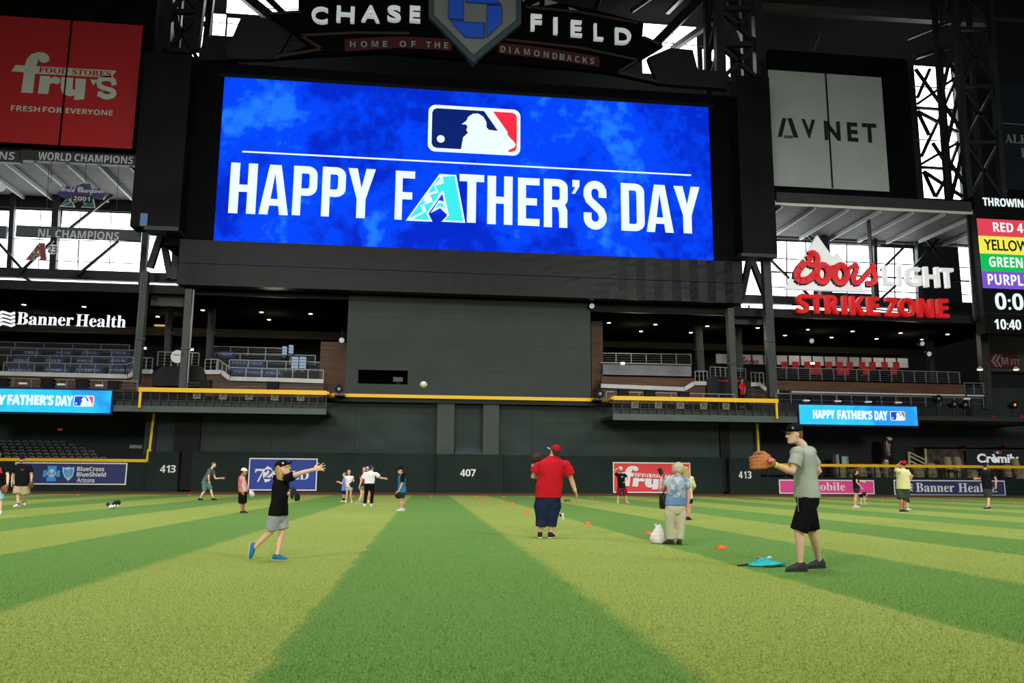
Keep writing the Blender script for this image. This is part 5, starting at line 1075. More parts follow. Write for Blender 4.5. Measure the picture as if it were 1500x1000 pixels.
def person(label, foot, H, J, face, st, skin=SKIN, cat='person', group=None, name='person'):
    """J: joints in photo pixels (x, y[, metres further away]); foot gives the pixel of the ground contact, which sets the distance.
       face: body yaw in degrees (0 towards the camera, 90 towards the right, 180 away)."""
    g = foot if isinstance(foot, Vector) else G(*foot); Y0 = g.y; k = H/1.76; lk = st.get('limb', 1.0)*k; fat = st.get('fat', 1.0)
    pt = lambda q: P(q[0], q[1], Y0+(q[2] if len(q) > 2 else 0))
    fwd = Vector((sin(R(face)), -cos(R(face)), 0)); lat = Vector((cos(R(face)), sin(R(face)), 0))     # lat: the person's left
    tf = face+st.get('twist', 0); lat2 = Vector((cos(R(tf)), sin(R(tf)), 0)); fwd2 = Vector((sin(R(tf)), -cos(R(tf)), 0))
    root = thing(name, label, cat, Vector((g.x, g.y, g.z)), group)
    pel, neck, head = pt(J['pel']), pt(J['neck']), pt(J['head'])
    hs = st.get('hs', 1.0)*.235*lerp(1, k, .6)/1.0                 # head height
    up = norm(neck-pel); fine = st.get('vox', .012)
    # shoulders and hips
    sw = st.get('sw', .185)*k; hw = .088*k*fat**.5
    shl = pt(J['LS']) if 'LS' in J else neck-up*.065*k+lat2*sw; shr = pt(J['RS']) if 'RS' in J else neck-up*.065*k-lat2*sw
    hpl, hpr = pel-up*.03*k+lat*hw, pel-up*.03*k-lat*hw
    b = MB()
    # --- torso
    tl = (neck-pel).length
    def section(t): return lerp(pel, neck, t), norm(lerp(lat, lat2, max(0, min(1, t)))), norm(lerp(fwd, fwd2, max(0, min(1, t))))
    belly = st.get('belly', 0.0)
    prof = ((-.16, .125, .10), (-.05, .158, .115), (.10, .155, .112), (.3, .135*fat**.6, .10), (.5, .145, .108), (.7, .160, .112), (.85, .150, .095), (.95, .085, .07), (1.04, .055, .056))
    rr = []
    for t, w, d in prof:
        c, u, v = section(t); q_ = max(0, min(1, (t-.4)/.5)); q_ = q_*q_*(3-2*q_); ff = lerp(fat, fat**.5, q_)
        rr.append((c+v*(belly*.06*k*max(0, 1-abs(t-.3)*2.2)), u, v, w*k*ff, d*k*ff*(1+belly*max(0, 1-abs(t-.3)*2.2)*.5)))
    b.loft(rr, 18)
    # --- neck, head, face
    hu = norm(head-neck) if st.get('headup') is None else norm(Vector(st['headup'])); hy = st.get('hyaw', face); hp = R(st.get('hpitch', 0))
    hu = norm(lerp(hu, Z_, .75)); hf0 = Vector((sin(R(hy)), -cos(R(hy)), 0)); hf0 = norm(hf0-hu*hf0.dot(hu)); hl = norm(hu.cross(hf0))*1.0
    hl = norm(Vector((cos(R(hy)), sin(R(hy)), 0))-hu*Vector((cos(R(hy)), sin(R(hy)), 0)).dot(hu))
    hf = hf0*cos(hp)+hu*sin(hp); hu2 = hu*cos(hp)-hf0*sin(hp)
    a = hs/.235
    HP = lambda x, y, z: head+hl*(x*a)+hf*(y*a)+hu2*(z*a)          # x to the person's left, y forward, z up from the head's centre
    b.tube([neck-up*.05*k, neck+up*.02*k, HP(0, -.022, -.055)], [.066*k*fat**.3, .056*k*fat**.4, .054*a], 12)
    b.loft([(HP(0, y, z), hl, hf, w*a, d*a) for z, y, w, d in ((-.118, .052, .024, .026), (-.110, .044, .040, .044), (-.088, .026, .054, .066), (-.055, .010, .064, .084), (-.02, .002, .070, .093), (.02, -.002, .074, .098), (.06, -.006, .074, .096), (.09, -.008, .062, .080), (.110, -.010, .040, .052), (.118, -.010, .014, .018))], 18)
    b.tube([HP(0, .088, .012), HP(0, .108, -.022), HP(0, .112, -.032)], [.010*a, .014*a, .013*a], 8)            # nose
    b.tube([HP(-.035, .082, .026), HP(0, .092, .026), HP(.035, .082, .026)], .010*a, 8)                        # brow
    b.tube([HP(-.018, .084, -.064), HP(.018, .084, -.064)], .009*a, 8); b.tube([HP(-.012, .078, -.098), HP(.012, .078, -.098)], .016*a, 8)
    for sx in (-1, 1): b.ball(HP(sx*.076, -.006, -.008), hf, hl, hu2, .017*a, .009*a, .032*a, 10)
    # --- arms
    arms = {}
    for sd, sh in (('L', shl), ('R', shr)):
        e, w = [pt(q) for q in J[sd+'A']]; arms[sd] = (sh, e, w)
        sg = 1 if sd == 'L' else -1
        b.tube([sh-lat2*sg*.06*k, sh, lerp(sh, e, .35), lerp(sh, e, .7), e, lerp(e, w, .28), lerp(e, w, .7), w], [.056*lk, .058*lk, .053*lk, .045*lk, .040*lk, .043*lk, .034*lk, .027*lk], 12)
        hd = norm(w-e); ho = st.get('hand'+sd, {}); hdir = Vector(ho.get('d', hd)); hn = Vector(ho.get('n', norm(lat2*sg-hd*hd.dot(lat2*sg))+up*.01))
        hand(b, w+hdir.normalized()*.008*k, hdir, hn, k*ho.get('size', 1.0)*1.05, ho.get('curl', .42), ho.get('spread', .25), ho.get('thumb', 1))
    # --- legs
    legs = {}
    for sd, hp_ in (('L', hpl), ('R', hpr)):
        kn, an = [pt(q) for q in J[sd+'L']]; legs[sd] = (hp_, kn, an)
        cf = -fwd*.012*k
        b.tube([hp_+up*.05*k, hp_-up*.03*k, lerp(hp_, kn, .3), lerp(hp_, kn, .7), kn, lerp(kn, an, .28)+cf, lerp(kn, an, .6)+cf*.5, lerp(kn, an, .88), an], [.088*lk, .088*lk, .080*lk, .064*lk, .054*lk, .057*lk, .046*lk, .036*lk, .038*lk], 14)
        toe = pt(J[sd+'T']) if sd+'T' in J else an+Vector((sin(R(st.get('foot'+sd, face))), -cos(R(st.get('foot'+sd, face))), 0))*.17*k-Z_*(an.z-g.z-.035*k if sd+'T' not in J else 0)
        legs[sd] += (toe,)
        an2 = lerp(kn, an, 1+.035*k/max(.1, (an-kn).length)); b.tube([an, an2, lerp(an2, toe, .45)], [.036*k, .034*k, .024*k], 10)
    blob(b, 'body', skin, root, fine*.8, 2)
    # eyes and mouth
    if st.get('eyes', True):
        for sx in (-1, 1):
            m = MB().ball(HP(sx*.031, .088, .004), hl, hf, hu2, .012*a, .006*a, .006*a, 8); m.build('eye', EYEW, root, True)
        MB().ball(HP(0, .0935, -.064), hl, hf, hu2, .021*a, .006*a, .006*a, 8).build('mouth', MOUTH, root, True)
    # --- shirt
    sh = st['shirt']; m = MB(); gp = sh.get('gap', .018)*k; hem = sh.get('hem', -.1); fl = sh.get('flare', 1.0)
    prof = [(hem, .165*fl, .125*fl), (hem+.05, .165*fl, .125*fl)]+[p_ for p_ in [(.1, .162*lerp(1, fl, .7), .122*lerp(1, fl, .7)), (.3, .150*fat**.5, .115), (.5, .155, .118), (.68, .172, .122), (.8, .178, .115), (.88, .165, .100), (.95, .115, .082), (1.01, .068, .066), (1.03, .060, .060)] if p_[0] > hem+.07]
    rr = []
    for t, w, d in prof:
        c, u, v = section(t); q_ = max(0, min(1, (t-.4)/.5)); q_ = q_*q_*(3-2*q_); ff = lerp(fat, fat**.45, q_); kk = lerp(1, (sw/(.185*k))**.8, q_)
        bb = max(0, 1-abs(t-.25)*2.2)*belly
        rr.append((c+v*(belly*.06*k*max(0, 1-abs(t-.3)*2.2)), u, v, w*k*ff*kk+gp*(1 if t < .95 else .3), d*k*ff*(1+bb*.5)+gp*(1 if t < .95 else .3)))
    m.loft(rr, 20)
    slv = sh.get('sleeve', .62)
    for sd in ('L', 'R'):
        s0, e, w = arms[sd]; sg = 1 if sd == 'L' else -1; lo = sh.get('loose', 1.0); m.ball(s0, X_, Y_, Z_, .082*lk, .082*lk, .082*lk, 12); m.ball(s0-lat2*sg*.05*k, X_, Y_, Z_, .086*lk, .082*lk, .080*lk, 12)
        if slv <= 1: m.tube([s0-lat2*sg*.09*k+up*.0*k, s0-lat2*sg*.01*k, lerp(s0, e, .3), lerp(s0, e, slv)], [.066*lk*fat**.25+.006, .070*lk*fat**.25+.004, .068*lk*lo+.004, .066*lk*lo*1.06+.004], 14, True)
        else: m.tube([s0-lat2*sg*.09*k, s0, lerp(s0, e, .5), e, lerp(e, w, slv-1)], [.066*lk, .070*lk, .062*lk, .054*lk, .046*lk], 14, True)
    so = blob(m, 'shirt', sh['mat'], root, fine, 4)
    if 'trim' in sh:
        m = MB(); rr2 = [(c+fwd*0, u, v, w*1.01, d*1.01) for c, u, v, w, d in rr[:2]]; c, u, v, w, d = rr[0]; rr2[0] = (c-up*sh.get('triml', .05)*k, u, v, w*1.06, d*1.08); m.loft(rr2, 20); blob(m, 'shirt_hem', sh['trim'], root, fine, 3)
    # --- shorts or trousers
    pa = st['pants']; m = MB(); ln = pa.get('len', .9); lo = pa.get('loose', 1.0)
    w0 = .158*k*fat+.012; d0 = .115*k*fat*(1+belly*.25)+.012
    m.loft([(pel+up*.10*k, lat, fwd, w0*.97, d0), (pel+up*.03*k, lat, fwd, w0*1.02, d0*1.05), (pel-up*.05*k, lat, fwd, w0*1.04, d0*1.08), (pel-up*.12*k, lat, fwd, w0*.97, d0*1.0), (pel-up*.17*k, lat, fwd, w0*.72, d0*.86), (pel-up*.20*k, lat, fwd, w0*.35, d0*.6)], 18)
    for sd in ('L', 'R'):
        h_, kn, an, toe = legs[sd]; ff = fat**.8
        if ln <= 1.02: pts = [h_+up*.02*k, lerp(h_, kn, .3*ln), lerp(h_, kn, .7*ln), lerp(h_, kn, ln)]; rad = [.094*lk*ff, .098*lk*ff*lo**.5+.006, .088*lk*ff*lo+.006, .080*lk*ff*lo*1.06+.006]
        else: pts = [h_+up*.02*k, lerp(h_, kn, .4), lerp(h_, kn, .8), kn, lerp(kn, an, (ln-1)*.5), lerp(kn, an, ln-1)]; rad = [.094*lk*ff, .094*lk*ff*lo**.5+.004, .078*lk*lo+.004, .069*lk*lo+.004, .064*lk*lo+.004, .058*lk*lo+.006]
        m.tube(pts, rad, 16, True)
    blob(m, pa.get('name', 'shorts'), pa['mat'], root, fine, 3)
    # --- shoes
    fo = st['shoes']
    for sd in ('L', 'R'):
        h_, kn, an, toe = legs[sd]; lifted = sd+'T' in J
        fd = norm(toe-an); 
        if not lifted:
            fd = Vector((fd.x, fd.y, 0)).normalized(); ba = Vector((an.x, an.y, g.z if abs(an.z-g.z) < .16*k+.05 else an.z-.09*k)); upv = Z_
        else:
            sh_ = norm(kn-an); upv = norm(sh_-fd*sh_.dot(fd)); ba = an-upv*.07*k-fd*.01*k; fd = norm(toe-ba); upv = norm(sh_-fd*sh_.dot(fd))
        sd_v = fd.cross(upv); L0, L1 = -.075*k, .185*k
        def q(f, z): return ba+fd*(L0+(L1-L0)*f)+upv*(z*k)
        m = MB(); m.loft([(q(f, z), sd_v, upv, w*k, h*k) for f, z, w, h in ((-.02, .050, .022, .030), (.05, .056, .036, .050), (.22, .062, .040, .058), (.42, .058, .043, .054), (.62, .046, .047, .042), (.82, .037, .046, .032), (.96, .030, .033, .022), (1.02, .024, .014, .012))], 14)
        m.tube([q(.24, .06), q(.26, .112)], [.046*k, .047*k], 12, True)
        so_ = blob(m, 'shoe', fo['mat'], root, .009, 2)
        m = MB(); m.loft([(q(f, .013), sd_v, upv, w*k, .013*k) for f, w in ((-.05, .018), (.02, .036), (.25, .040), (.5, .043), (.7, .049), (.88, .045), (1.0, .028), (1.05, .010))], 12); m.build('sole', fo.get('sole', SOLEW), so_, True)
        if fo.get('sock'):
            MB().tube([lerp(an, kn, -.05), lerp(an, kn, fo.get('sockh', .25))], [.046*lk, .050*lk], 12, True).build('sock', fo['sock'], root, True)
    # --- hair and cap
    hr = st.get('hair')
    if hr:
        m = MB(); ty = hr.get('type', 'short')
        m.loft([(HP(0, y, z), hl, hf, w*a, d*a) for z, y, w, d in ((-.055, -.055, .056, .045), (-.03, -.046, .070, .062), (.0, -.036, .079, .074), (.035, -.024, .084, .088), (.062, -.012, .084, .099), (.092, -.010, .072, .092), (.116, -.012, .050, .064), (.128, -.014, .018, .024))], 18)
        if ty == 'long':
            dl = hr.get('len', .28)
            rg = random.Random(4)
            for i in range(9):
                an_ = R(-80+160*i/8); bx, by = .072*sin(an_), -.062*cos(an_)-.02
                m.tube([HP(bx, by, .04), HP(bx*1.08, by*1.08, -.05), HP(bx*1.15, by*1.25-.01, -.05-dl*.5), HP(bx*.9, by*1.2-.01, -.06-dl*(.9+.2*rg.random()))], [.030*a, .034*a, .032*a, .014*a], 8)
        if ty == 'bob':
            for i in range(13):
                an_ = R(-125+250*i/12); bx, by = .074*sin(an_), -.078*cos(an_)-.006
                m.tube([HP(bx*.8, by*.8, .085), HP(bx*1.12, by*1.1, .03), HP(bx*1.18, by*1.15, -.045), HP(bx*1.0, by*1.02, -.085)], [.030*a, .036*a, .036*a, .020*a], 8)
        if ty == 'bun': m.ball(HP(0, -.10, .06), hl, hf, hu2, .04*a, .04*a, .04*a, 10)
        if ty == 'pony': m.tube([HP(0, -.09, .05), HP(0, -.125, .0), HP(0, -.12, -.10), HP(0, -.10, -.18)], [.026*a, .034*a, .030*a, .012*a], 8)
        blob(m, 'hair', hr['mat'], root, .011, 2)
    if st.get('beard'):
        m = MB().loft([(HP(0, y, z), hl, hf, w*a, d*a) for z, y, w, d in ((-.128, .050, .026, .030), (-.11, .044, .046, .050), (-.085, .030, .060, .068), (-.07, .03, .060, .064))], 12); blob(m, 'beard', st['beard'], root, .01, 2)
    cp = st.get('cap')
    if cp:
        m = MB(); m.loft([(HP(0, y, z), hl, hf, w*a, d*a) for z, y, w, d in ((.032, -.006, .088, .110), (.055, -.006, .088, .110), (.085, -.008, .082, .104), (.112, -.010, .066, .086), (.132, -.012, .042, .056), (.140, -.012, .012, .016))], 18)
        m.ball(HP(0, -.012, .141), hl, hf, hu2, .010*a, .010*a, .006*a, 8)
        co = blob(m, 'cap', cp['mat'], root, .009, 2)
        bd = R(cp.get('turn', 0)); bf = hf*cos(bd)+hl*sin(bd); bs = hl*cos(bd)-hf*sin(bd); til = cp.get('tilt', -.12)
        m = MB(); n = 10; pts = []
        for i in range(n+1):
            t = -1+2*i/n; x = t*.082; fr = (1-t*t)**.5*.095
            for r_, (f0, zz) in enumerate(((.055+.045*(1-t*t)**.5, 0), (.085+fr*.95, 1))):
                pts.append(head+bs*(x*a)+bf*((f0-.005)*a)+hu2*((.036+zz*til*.085-.018*t*t)*a))
        m.v = [tuple(p) for p in pts]+[tuple(p+hu2*.006*a) for p in pts]; N2 = len(pts)
        for i in range(n):
            A, B_, C, D = 2*i, 2*i+1, 2*i+3, 2*i+2
            m.f += [(A, B_, C, D), (N2+D, N2+C, N2+B_, N2+A), (B_, N2+B_, N2+C, C), (A, D, N2+D, N2+A)]
        m.f += [(0, N2, N2+1, 1), (2*n, 2*n+1, N2+2*n+1, N2+2*n)]
        m.build('brim', cp.get('brim', cp['mat']), co, True)
        if cp.get('badge'): 
            q_ = head+bs*(cp.get('bx', .0)*a)+bf*(.108*a if not cp.get('bx') else .055*a)+hu2*(.072*a); MB().ball(q_, bs, bf, hu2, .020*a, .016*a, .018*a, 10).build('badge', cp['badge'], co, True)
    for sd in st.get('band', ''):
        s0, e, w = arms[sd]; MB().tube([lerp(w, e, .07), lerp(w, e, .16)], [.034*lk, .036*lk], 14, True).build('wristband', BAND, root, True)
    F = Fig(); F.root, F.arms, F.legs, F.k, F.HP, F.lat, F.fwd, F.up, F.neck, F.pel, F.hl, F.hf, F.hu, F.a, F.section, F.rr, F.fat = root, arms, legs, k, HP, lat, fwd, up, neck, pel, hl, hf, hu2, a, section, rr, fat
    F.lat2, F.fwd2 = lat2, fwd2
    return F
def glove(label, c, d, n, k, mat, cat='baseball glove', lace=None, loc=None):
    # a leather glove: cupped palm, four stalls, thumb, web; d points along the stalls, n out of the back
    d, n = norm(Vector(d)), norm(Vector(n)); n = norm(n-d*n.dot(d)); s = d.cross(n); c = Vector(c)
    t = thing('baseball_glove', label, cat, c)
    m = MB(); m.loft([(c+d*(x*k)-n*(y*k), s, n, w*k, h*k) for x, y, w, h in ((-.11, .0, .042, .034), (-.07, .0, .060, .040), (.0, .005, .085, .042), (.06, .012, .09, .034), (.09, .018, .08, .024))], 14)
    for off in (-.066, -.024, .018, .058): m.tube([c+s*off*k+d*.03*k, c+s*off*1.1*k+d*.11*k-n*.012*k, c+s*off*1.08*k+d*.165*k-n*.05*k, c+s*off*k+d*.185*k-n*.085*k], [.026*k, .027*k, .024*k, .017*k], 10)
    m.tube([c+s*.07*k-d*.03*k, c+s*.115*k+d*.03*k-n*.02*k, c+s*.125*k+d*.09*k-n*.06*k, c+s*.105*k+d*.125*k-n*.085*k], [.030*k, .032*k, .028*k, .019*k], 10)
    blob(m, 'leather', mat, t, .009, 2)
    w = MB()
    for f in (.0, .5, 1.0): w.tube([c+s*.062*k+d*(.10+.05*f)*k-n*(.03+.05*f)*k, c+s*.115*k+d*(.06+.05*f)*k-n*(.04+.04*f)*k], .007*k, 6)
    for f in (.25, .75): w.tube([c+s*(.062+.05*f)*k+d*(.10-.04*f)*k-n*.03*k, c+s*(.062+.05*f)*k+d*(.165-.05*f)*k-n*.08*k], .006*k, 6)
    w.build('web_lacing', lace or mat, t, True)
    return t
LEA = M('leather_tan', (186, 112, 62), .55, var=.15, vscale=12, bump=.3, bscale=30); LEAD = M('leather_black', (26, 25, 26), .5, bump=.2, bscale=25); LEAB = M('leather_brown', (122, 76, 46), .55, var=.2, vscale=10); LEAC = M('leather_cream', (214, 188, 116), .55); LEAW = M('leather_white', (206, 208, 200), .55)
BLOND = M('hair_blond', (206, 172, 104), .6, col2=(160, 122, 66), vscale=20, stretch=(6, 6, 1)); BROWN = M('hair_brown', (72, 48, 34), .6, col2=(46, 30, 22), vscale=22, stretch=(6, 6, 1)); DARKH = M('hair_dark', (30, 24, 22), .6); GREYH = M('hair_silver', (214, 204, 172), .65, col2=(168, 154, 118), vscale=16, stretch=(5, 5, 1), bump=.4, bscale=20); LBROWN = M('hair_light_brown', (134, 98, 62), .6, col2=(98, 70, 44), vscale=20, stretch=(6, 6, 1))
CAPK = cloth('cap_black', (17, 18, 20)); CAPR = cloth('cap_red', (176, 26, 40)); CAPW = cloth('cap_white', (228, 228, 226))

# 1 the man waiting with a glove
F = person('man in pale grey-green tee and black shorts waiting with a raised tan glove', (1180, 836), 1.84,
  {'pel': (1182, 722, 0), 'neck': (1176, 654, 0), 'head': (1163.5, 636, 0), 'LS': (1169, 663, -.15), 'RS': (1184, 662.5, .19), 'LA': [(1160.5, 691, -.20), (1133.5, 679.5, -.26)], 'RA': [(1199.5, 690, .20), (1184, 704, .36)], 'LL': [(1170, 779, -.08), (1172.5, 826, -.06)], 'RL': [(1188.5, 777, .14), (1200, 822, .30)]}, -97,
  dict(shirt=dict(mat=cloth('tee_sage', (168, 176, 164), var=.06, vscale=4), hem=-.10, flare=1.06, sleeve=.68, loose=1.1, gap=.02), pants=dict(mat=BLACKS, len=.97, loose=1.18), shoes=dict(mat=M('shoe_charcoal', (52, 53, 56), .7), sole=SOLEK), cap=dict(mat=CAPK, tilt=.05, badge=M('badge_teal', (60, 170, 160), .5), bx=.07), hair=dict(mat=LBROWN), hyaw=-86, hpitch=8, fat=1.02, vox=.010, band='L', handL=dict(curl=.3, d=(-1, -.05, .08), n=(0, -1, .1)), footL=-88, footR=-80), SKIN3)
w = F.arms['L'][2]
gl = glove('tan leather glove held out by the man in the pale grey-green tee', w+Vector((-.095, -.01, .025)), (-1, .0, .03), (0.05, -1, .15), .98, LEA)
m = MB(); m.ball(w+Vector((-.075, -.068, .045)), Vector((0, 0, 1)), Vector((1, 0, 0)), Vector((0, -1, 0)), .045, .035, .006, 10); m.build('red_patch', M('patch_red', (196, 52, 60), .5), gl, True)
m = MB(); 
for i in range(3): m.bar(w+Vector((-.095+.02*i, -.078, .03)), w+Vector((-.09+.02*i, -.078, .075)), .006)
m.build('patch_lettering', WHITE, gl)
m = MB(); c = F.legs['L'][0]; q = P(1165.5, 741, 10.0); m.tube([q+Vector((0, -.06, .12)), q+Vector((0, -.07, -.06))], .006, 6); m.build('zip_pull', M('zip_grey', (120, 124, 128), .4), F.root)
# 2 the throwing child
F = person('child in black tee and grey shorts, long blond hair, one arm flung out', (405, 821), 1.42,
  {'pel': (408, 748, 0), 'neck': (412.5, 699, 0), 'head': (414.5, 686.5, -.02), 'RS': (421, 700, -.13), 'LS': (408, 700, .15), 'RA': [(440, 692.5, -.16), (459.5, 687.5, -.18)], 'LA': [(418, 722, .05), (430, 724, -.12)], 'RL': [(396.5, 779, -.02), (370.5, 804, .05)], 'LL': [(413.5, 779, .04), (406, 811, -.02)], 'RT': (364, 822, .03)}, 72,
  dict(shirt=dict(mat=BLACKT, hem=-.14, flare=1.12, sleeve=.5, loose=1.2, gap=.018), pants=dict(mat=cloth('shorts_grey', (158, 160, 166), vscale=5, var=.14), len=.86, loose=1.3), shoes=dict(mat=M('shoe_blue', (30, 112, 156), .6, var=.15, vscale=30), sole=M('sole_grey', (190, 186, 176), .6)), cap=dict(mat=CAPK, tilt=.25, badge=M('badge_white', (220, 222, 224), .5), bx=-.085), hair=dict(mat=BLOND, type='long', len=.17), hyaw=80, hpitch=24, hs=1.02, vox=.009, band='R', limb=.94, sw=.165, handR=dict(curl=-.02, spread=1.0, d=(.86, -.1, .22), n=(-.1, -1, .1), size=1.12, thumb=-1), handL=dict(curl=.3), footL=80), SKIN3)
MB().tube([F.HP(-.06, .07, .012), F.HP(-.03, .098, .012), F.HP(.03, .098, .012), F.HP(.06, .07, .012)], [.018*F.a]*4, 10).build('sunglasses', M('lens_yellow', (226, 190, 30), .2, spec=.8), F.root, True)
glove('black glove with cream fingers held at the waist by the throwing child', P(431, 719, 11.55), (.55, -.2, -.62), (.75, -.35, .6), .66, LEAD, lace=LEAC)
m = None
# 3 the man in red
F = person('heavy man in red tee, red cap and dark jean shorts seen from behind', (800, 788), 1.80,
  {'pel': (803, 728, 0), 'neck': (809.5, 669, 0), 'head': (813, 662, 0), 'RS': (829, 681, -.02), 'LS': (789, 683, .05), 'RA': [(837.5, 704, .0), (842.5, 719, -.06)], 'LA': [(781, 698, .10), (789, 693, .36)], 'LL': [(793.5, 759, 0), (791, 779, 0)], 'RL': [(808.5, 758, 0), (806.5, 779, -.03)]}, 188,
  dict(shirt=dict(mat=cloth('tee_red', (198, 28, 40), var=.08, vscale=4), hem=-.02, flare=1.02, sleeve=.62, loose=1.35, gap=.03), pants=dict(mat=cloth('denim_dark', (34, 44, 72), vscale=6, var=.25), len=1.62, loose=1.40, name='jean_shorts'), shoes=dict(mat=SHOEK), cap=dict(mat=CAPR, tilt=.2, turn=28, brim=M('brim_teal', (110, 200, 214), .5)), hair=dict(mat=BROWN), hyaw=205, hpitch=8, fat=1.36, belly=.25, sw=.235, limb=1.16, hs=1.06, band='R', eyes=False, footL=172, footR=150, handR=dict(curl=.5)), SKIN)
# 4 the child on his arm
person('small child with brown hair carried on the arm of the man in red', Vector((F.root.location.x-.2, F.root.location.y+.42, 0)), 1.0,
  {'pel': (792, 704, 0), 'neck': (786.5, 681, 0), 'head': (785.5, 671, 0), 'RS': (791, 681, -.05), 'LS': (781, 682, .0), 'RA': [(796, 676.5, -.16), (802, 671, -.22)], 'LA': [(781, 690, .02), (787, 695, .0)], 'RL': [(801, 708, .12), (800, 724, .1)], 'LL': [(793, 708, .14), (794, 722, .14)]}, 150,
  dict(shirt=dict(mat=M('top_patterned', (196, 200, 204), .8, col2=(62, 66, 76), vscale=16), hem=-.1, sleeve=.5), pants=dict(mat=BLACKS, len=.8), shoes=dict(mat=SHOEW), hair=dict(mat=BROWN, type='bob'), hyaw=170, hs=1.22, band='R', eyes=False, vox=.011), SKIN3)
# 5 the child running behind him
person('running child mostly hidden behind the man in red, one pale shoe kicked back', Vector((P(806, 775, 18.6).x, 18.6, 0)), 1.15,
  {'pel': (805, 736, 0), 'neck': (801, 709, 0), 'head': (800, 699, 0), 'RA': [(805, 722, 0), (799, 727, 0)], 'LA': [(800, 722, 0), (795, 727, 0)], 'RL': [(814.5, 745, 0), (823, 756, 0)], 'LL': [(806, 754, 0), (806.5, 770, 0)], 'RT': (825.5, 768, -.02)}, -110,
  dict(shirt=dict(mat=BLACKT), pants=dict(mat=BLACKS, len=.7), shoes=dict(mat=SHOEW, sole=SOLEW, sock=BLACKT, sockh=.3), hair=dict(mat=BROWN), hs=1.1, limb=.9, footL=172), SKIN3)
# 6 the grandmother with a phone
DENIMF = M('blouse_floral', (198, 206, 212), .8, col2=(92, 122, 156), vscale=11)
F = person('older woman with silver hair, floral blue blouse and cream trousers photographing with a phone', (988, 797.5), 1.50,
  {'pel': (989.5, 740, 0), 'neck': (993, 697, .03), 'head': (993, 686.5, .09), 'LS': (979.5, 703, .04), 'RS': (1004.5, 704, .02), 'LA': [(967.5, 717, .10), (968.5, 701, .26)], 'RA': [(1009, 724, .0), (1006.5, 744, -.03)], 'LL': [(981.5, 767, .02), (982.5, 791, .05)], 'RL': [(997, 767, -.01), (995.5, 791, 0)]}, 186,
  dict(shirt=dict(mat=DENIMF, hem=.25, triml=.15, flare=1.0, sleeve=.55, loose=1.15, gap=.022, trim=cloth('blouse_blue', (112, 142, 186))), pants=dict(mat=cloth('trousers_cream', (206, 198, 170), var=.06), len=1.93, loose=1.26, name='trousers'), shoes=dict(mat=M('shoe_brown', (62, 48, 42), .6), sole=SOLEK), hair=dict(mat=GREYH, type='bob'), hyaw=196, hpitch=0, fat=1.24, belly=.1, hs=1.05, sw=.17, eyes=False, footL=222, footR=175, limb=1.06, handL=dict(curl=.5)), SKIN)
w = F.arms['L'][2]
t = thing('phone', 'dark phone held up by the older woman with silver hair', 'phone', w); q = w+Vector((.02, .02, .11)); MB().bar(q-Vector((-.015, 0, .075)), q+Vector((-.045, 0, .075)), .078, .012).build('case', M('phone_black', (16, 16, 18), .3), t); MB().bar(q+Vector((.012, -.008, -.07)), q+Vector((-.042, -.008, .07)), .066, .004).build('screen_glass', M('phone_screen', (40, 46, 44), .15, spec=.8), t)
q = P(970.5, 735, 14.5); t = thing('shoulder_bag', 'black shoulder bag hanging on the left hip of the older woman', 'bag', q); m = MB(); m.loft([(q+Vector((0, 0, z)), X_, Y_, .055*s, .11*s) for z, s in ((-.12, .7), (-.1, .95), (.0, 1.0), (.1, .9), (.13, .6))], 14); m.build('pouch', M('bag_black', (18, 18, 20), .5), t, True)
MB().tube([q+Vector((0, 0, .12)), P(975, 715, 14.6), P(985, 702, 14.75)], .012, 6).build('strap', MATS['bag_black'], t)
# 7 the blonde woman behind her
F = person('woman with long blond hair in a cream top half hidden behind the older woman', (1006, 761.5), 1.60,
  {'pel': (1006.5, 729, 0), 'neck': (1005.5, 697, 0), 'head': (1004.5, 689, 0), 'RS': (1013, 701, -.02), 'LS': (999, 701, .04), 'RA': [(1017.5, 712, 0), (1014, 718.5, .18)], 'LA': [(998, 713, .05), (1001, 720, .25)], 'LL': [(1004.5, 744, 0), (1004.5, 758.5, 0)], 'RL': [(1009.5, 744, 0), (1007.5, 759, -.02)]}, 172,
  dict(shirt=dict(mat=cloth('top_cream', (222, 214, 176)), hem=-.05, sleeve=1.2), pants=dict(mat=cloth('shorts_dark', (30, 30, 34)), len=.45), shoes=dict(mat=SHOEK, sole=SOLEK), hair=dict(mat=BLOND, type='long', len=.30), eyes=False, footR=130, footL=130, hs=1.0), SKIN)
# 8 man by the red banner
F = person('man in black tee and maroon shorts shading his eyes before the red banner', (911, 737), 1.76,
  {'pel': (910.5, 713, 0), 'neck': (909.5, 693.5, 0), 'head': (909.5, 687.8, 0), 'RA': [(898.5, 690.5, -.05), (905.5, 685.5, -.2)], 'LA': [(920, 699.5, .05), (916, 704.5, -.12)], 'LL': [(917, 726, 0), (918, 735, 0)], 'RL': [(906, 726, 0), (905, 735, 0)]}, 8,
  dict(shirt=dict(mat=BLACKT, hem=-.1, sleeve=.6), pants=dict(mat=cloth('shorts_maroon', (116, 26, 42)), len=.93, loose=1.3), shoes=dict(mat=M('shoe_sand', (214, 168, 140), .6), sole=M('sole_sand', (196, 156, 128), .6)), cap=dict(mat=CAPW, turn=180), beard=BROWN, hair=dict(mat=BROWN), vox=.014, fat=1.1, footL=15, footR=-15), SKIN)
m = MB(); c, u, v = F.section(.7); ptx = c+v*.145*F.k
m = MB(); text_in(m, 'Y', -.06, .06, 0, .1, -.006, .012); o = m.build('shirt_print', M('print_lilac', (176, 160, 200), .7), F.root); o.location = o.location+ptx-Vector((0, 0, .02))
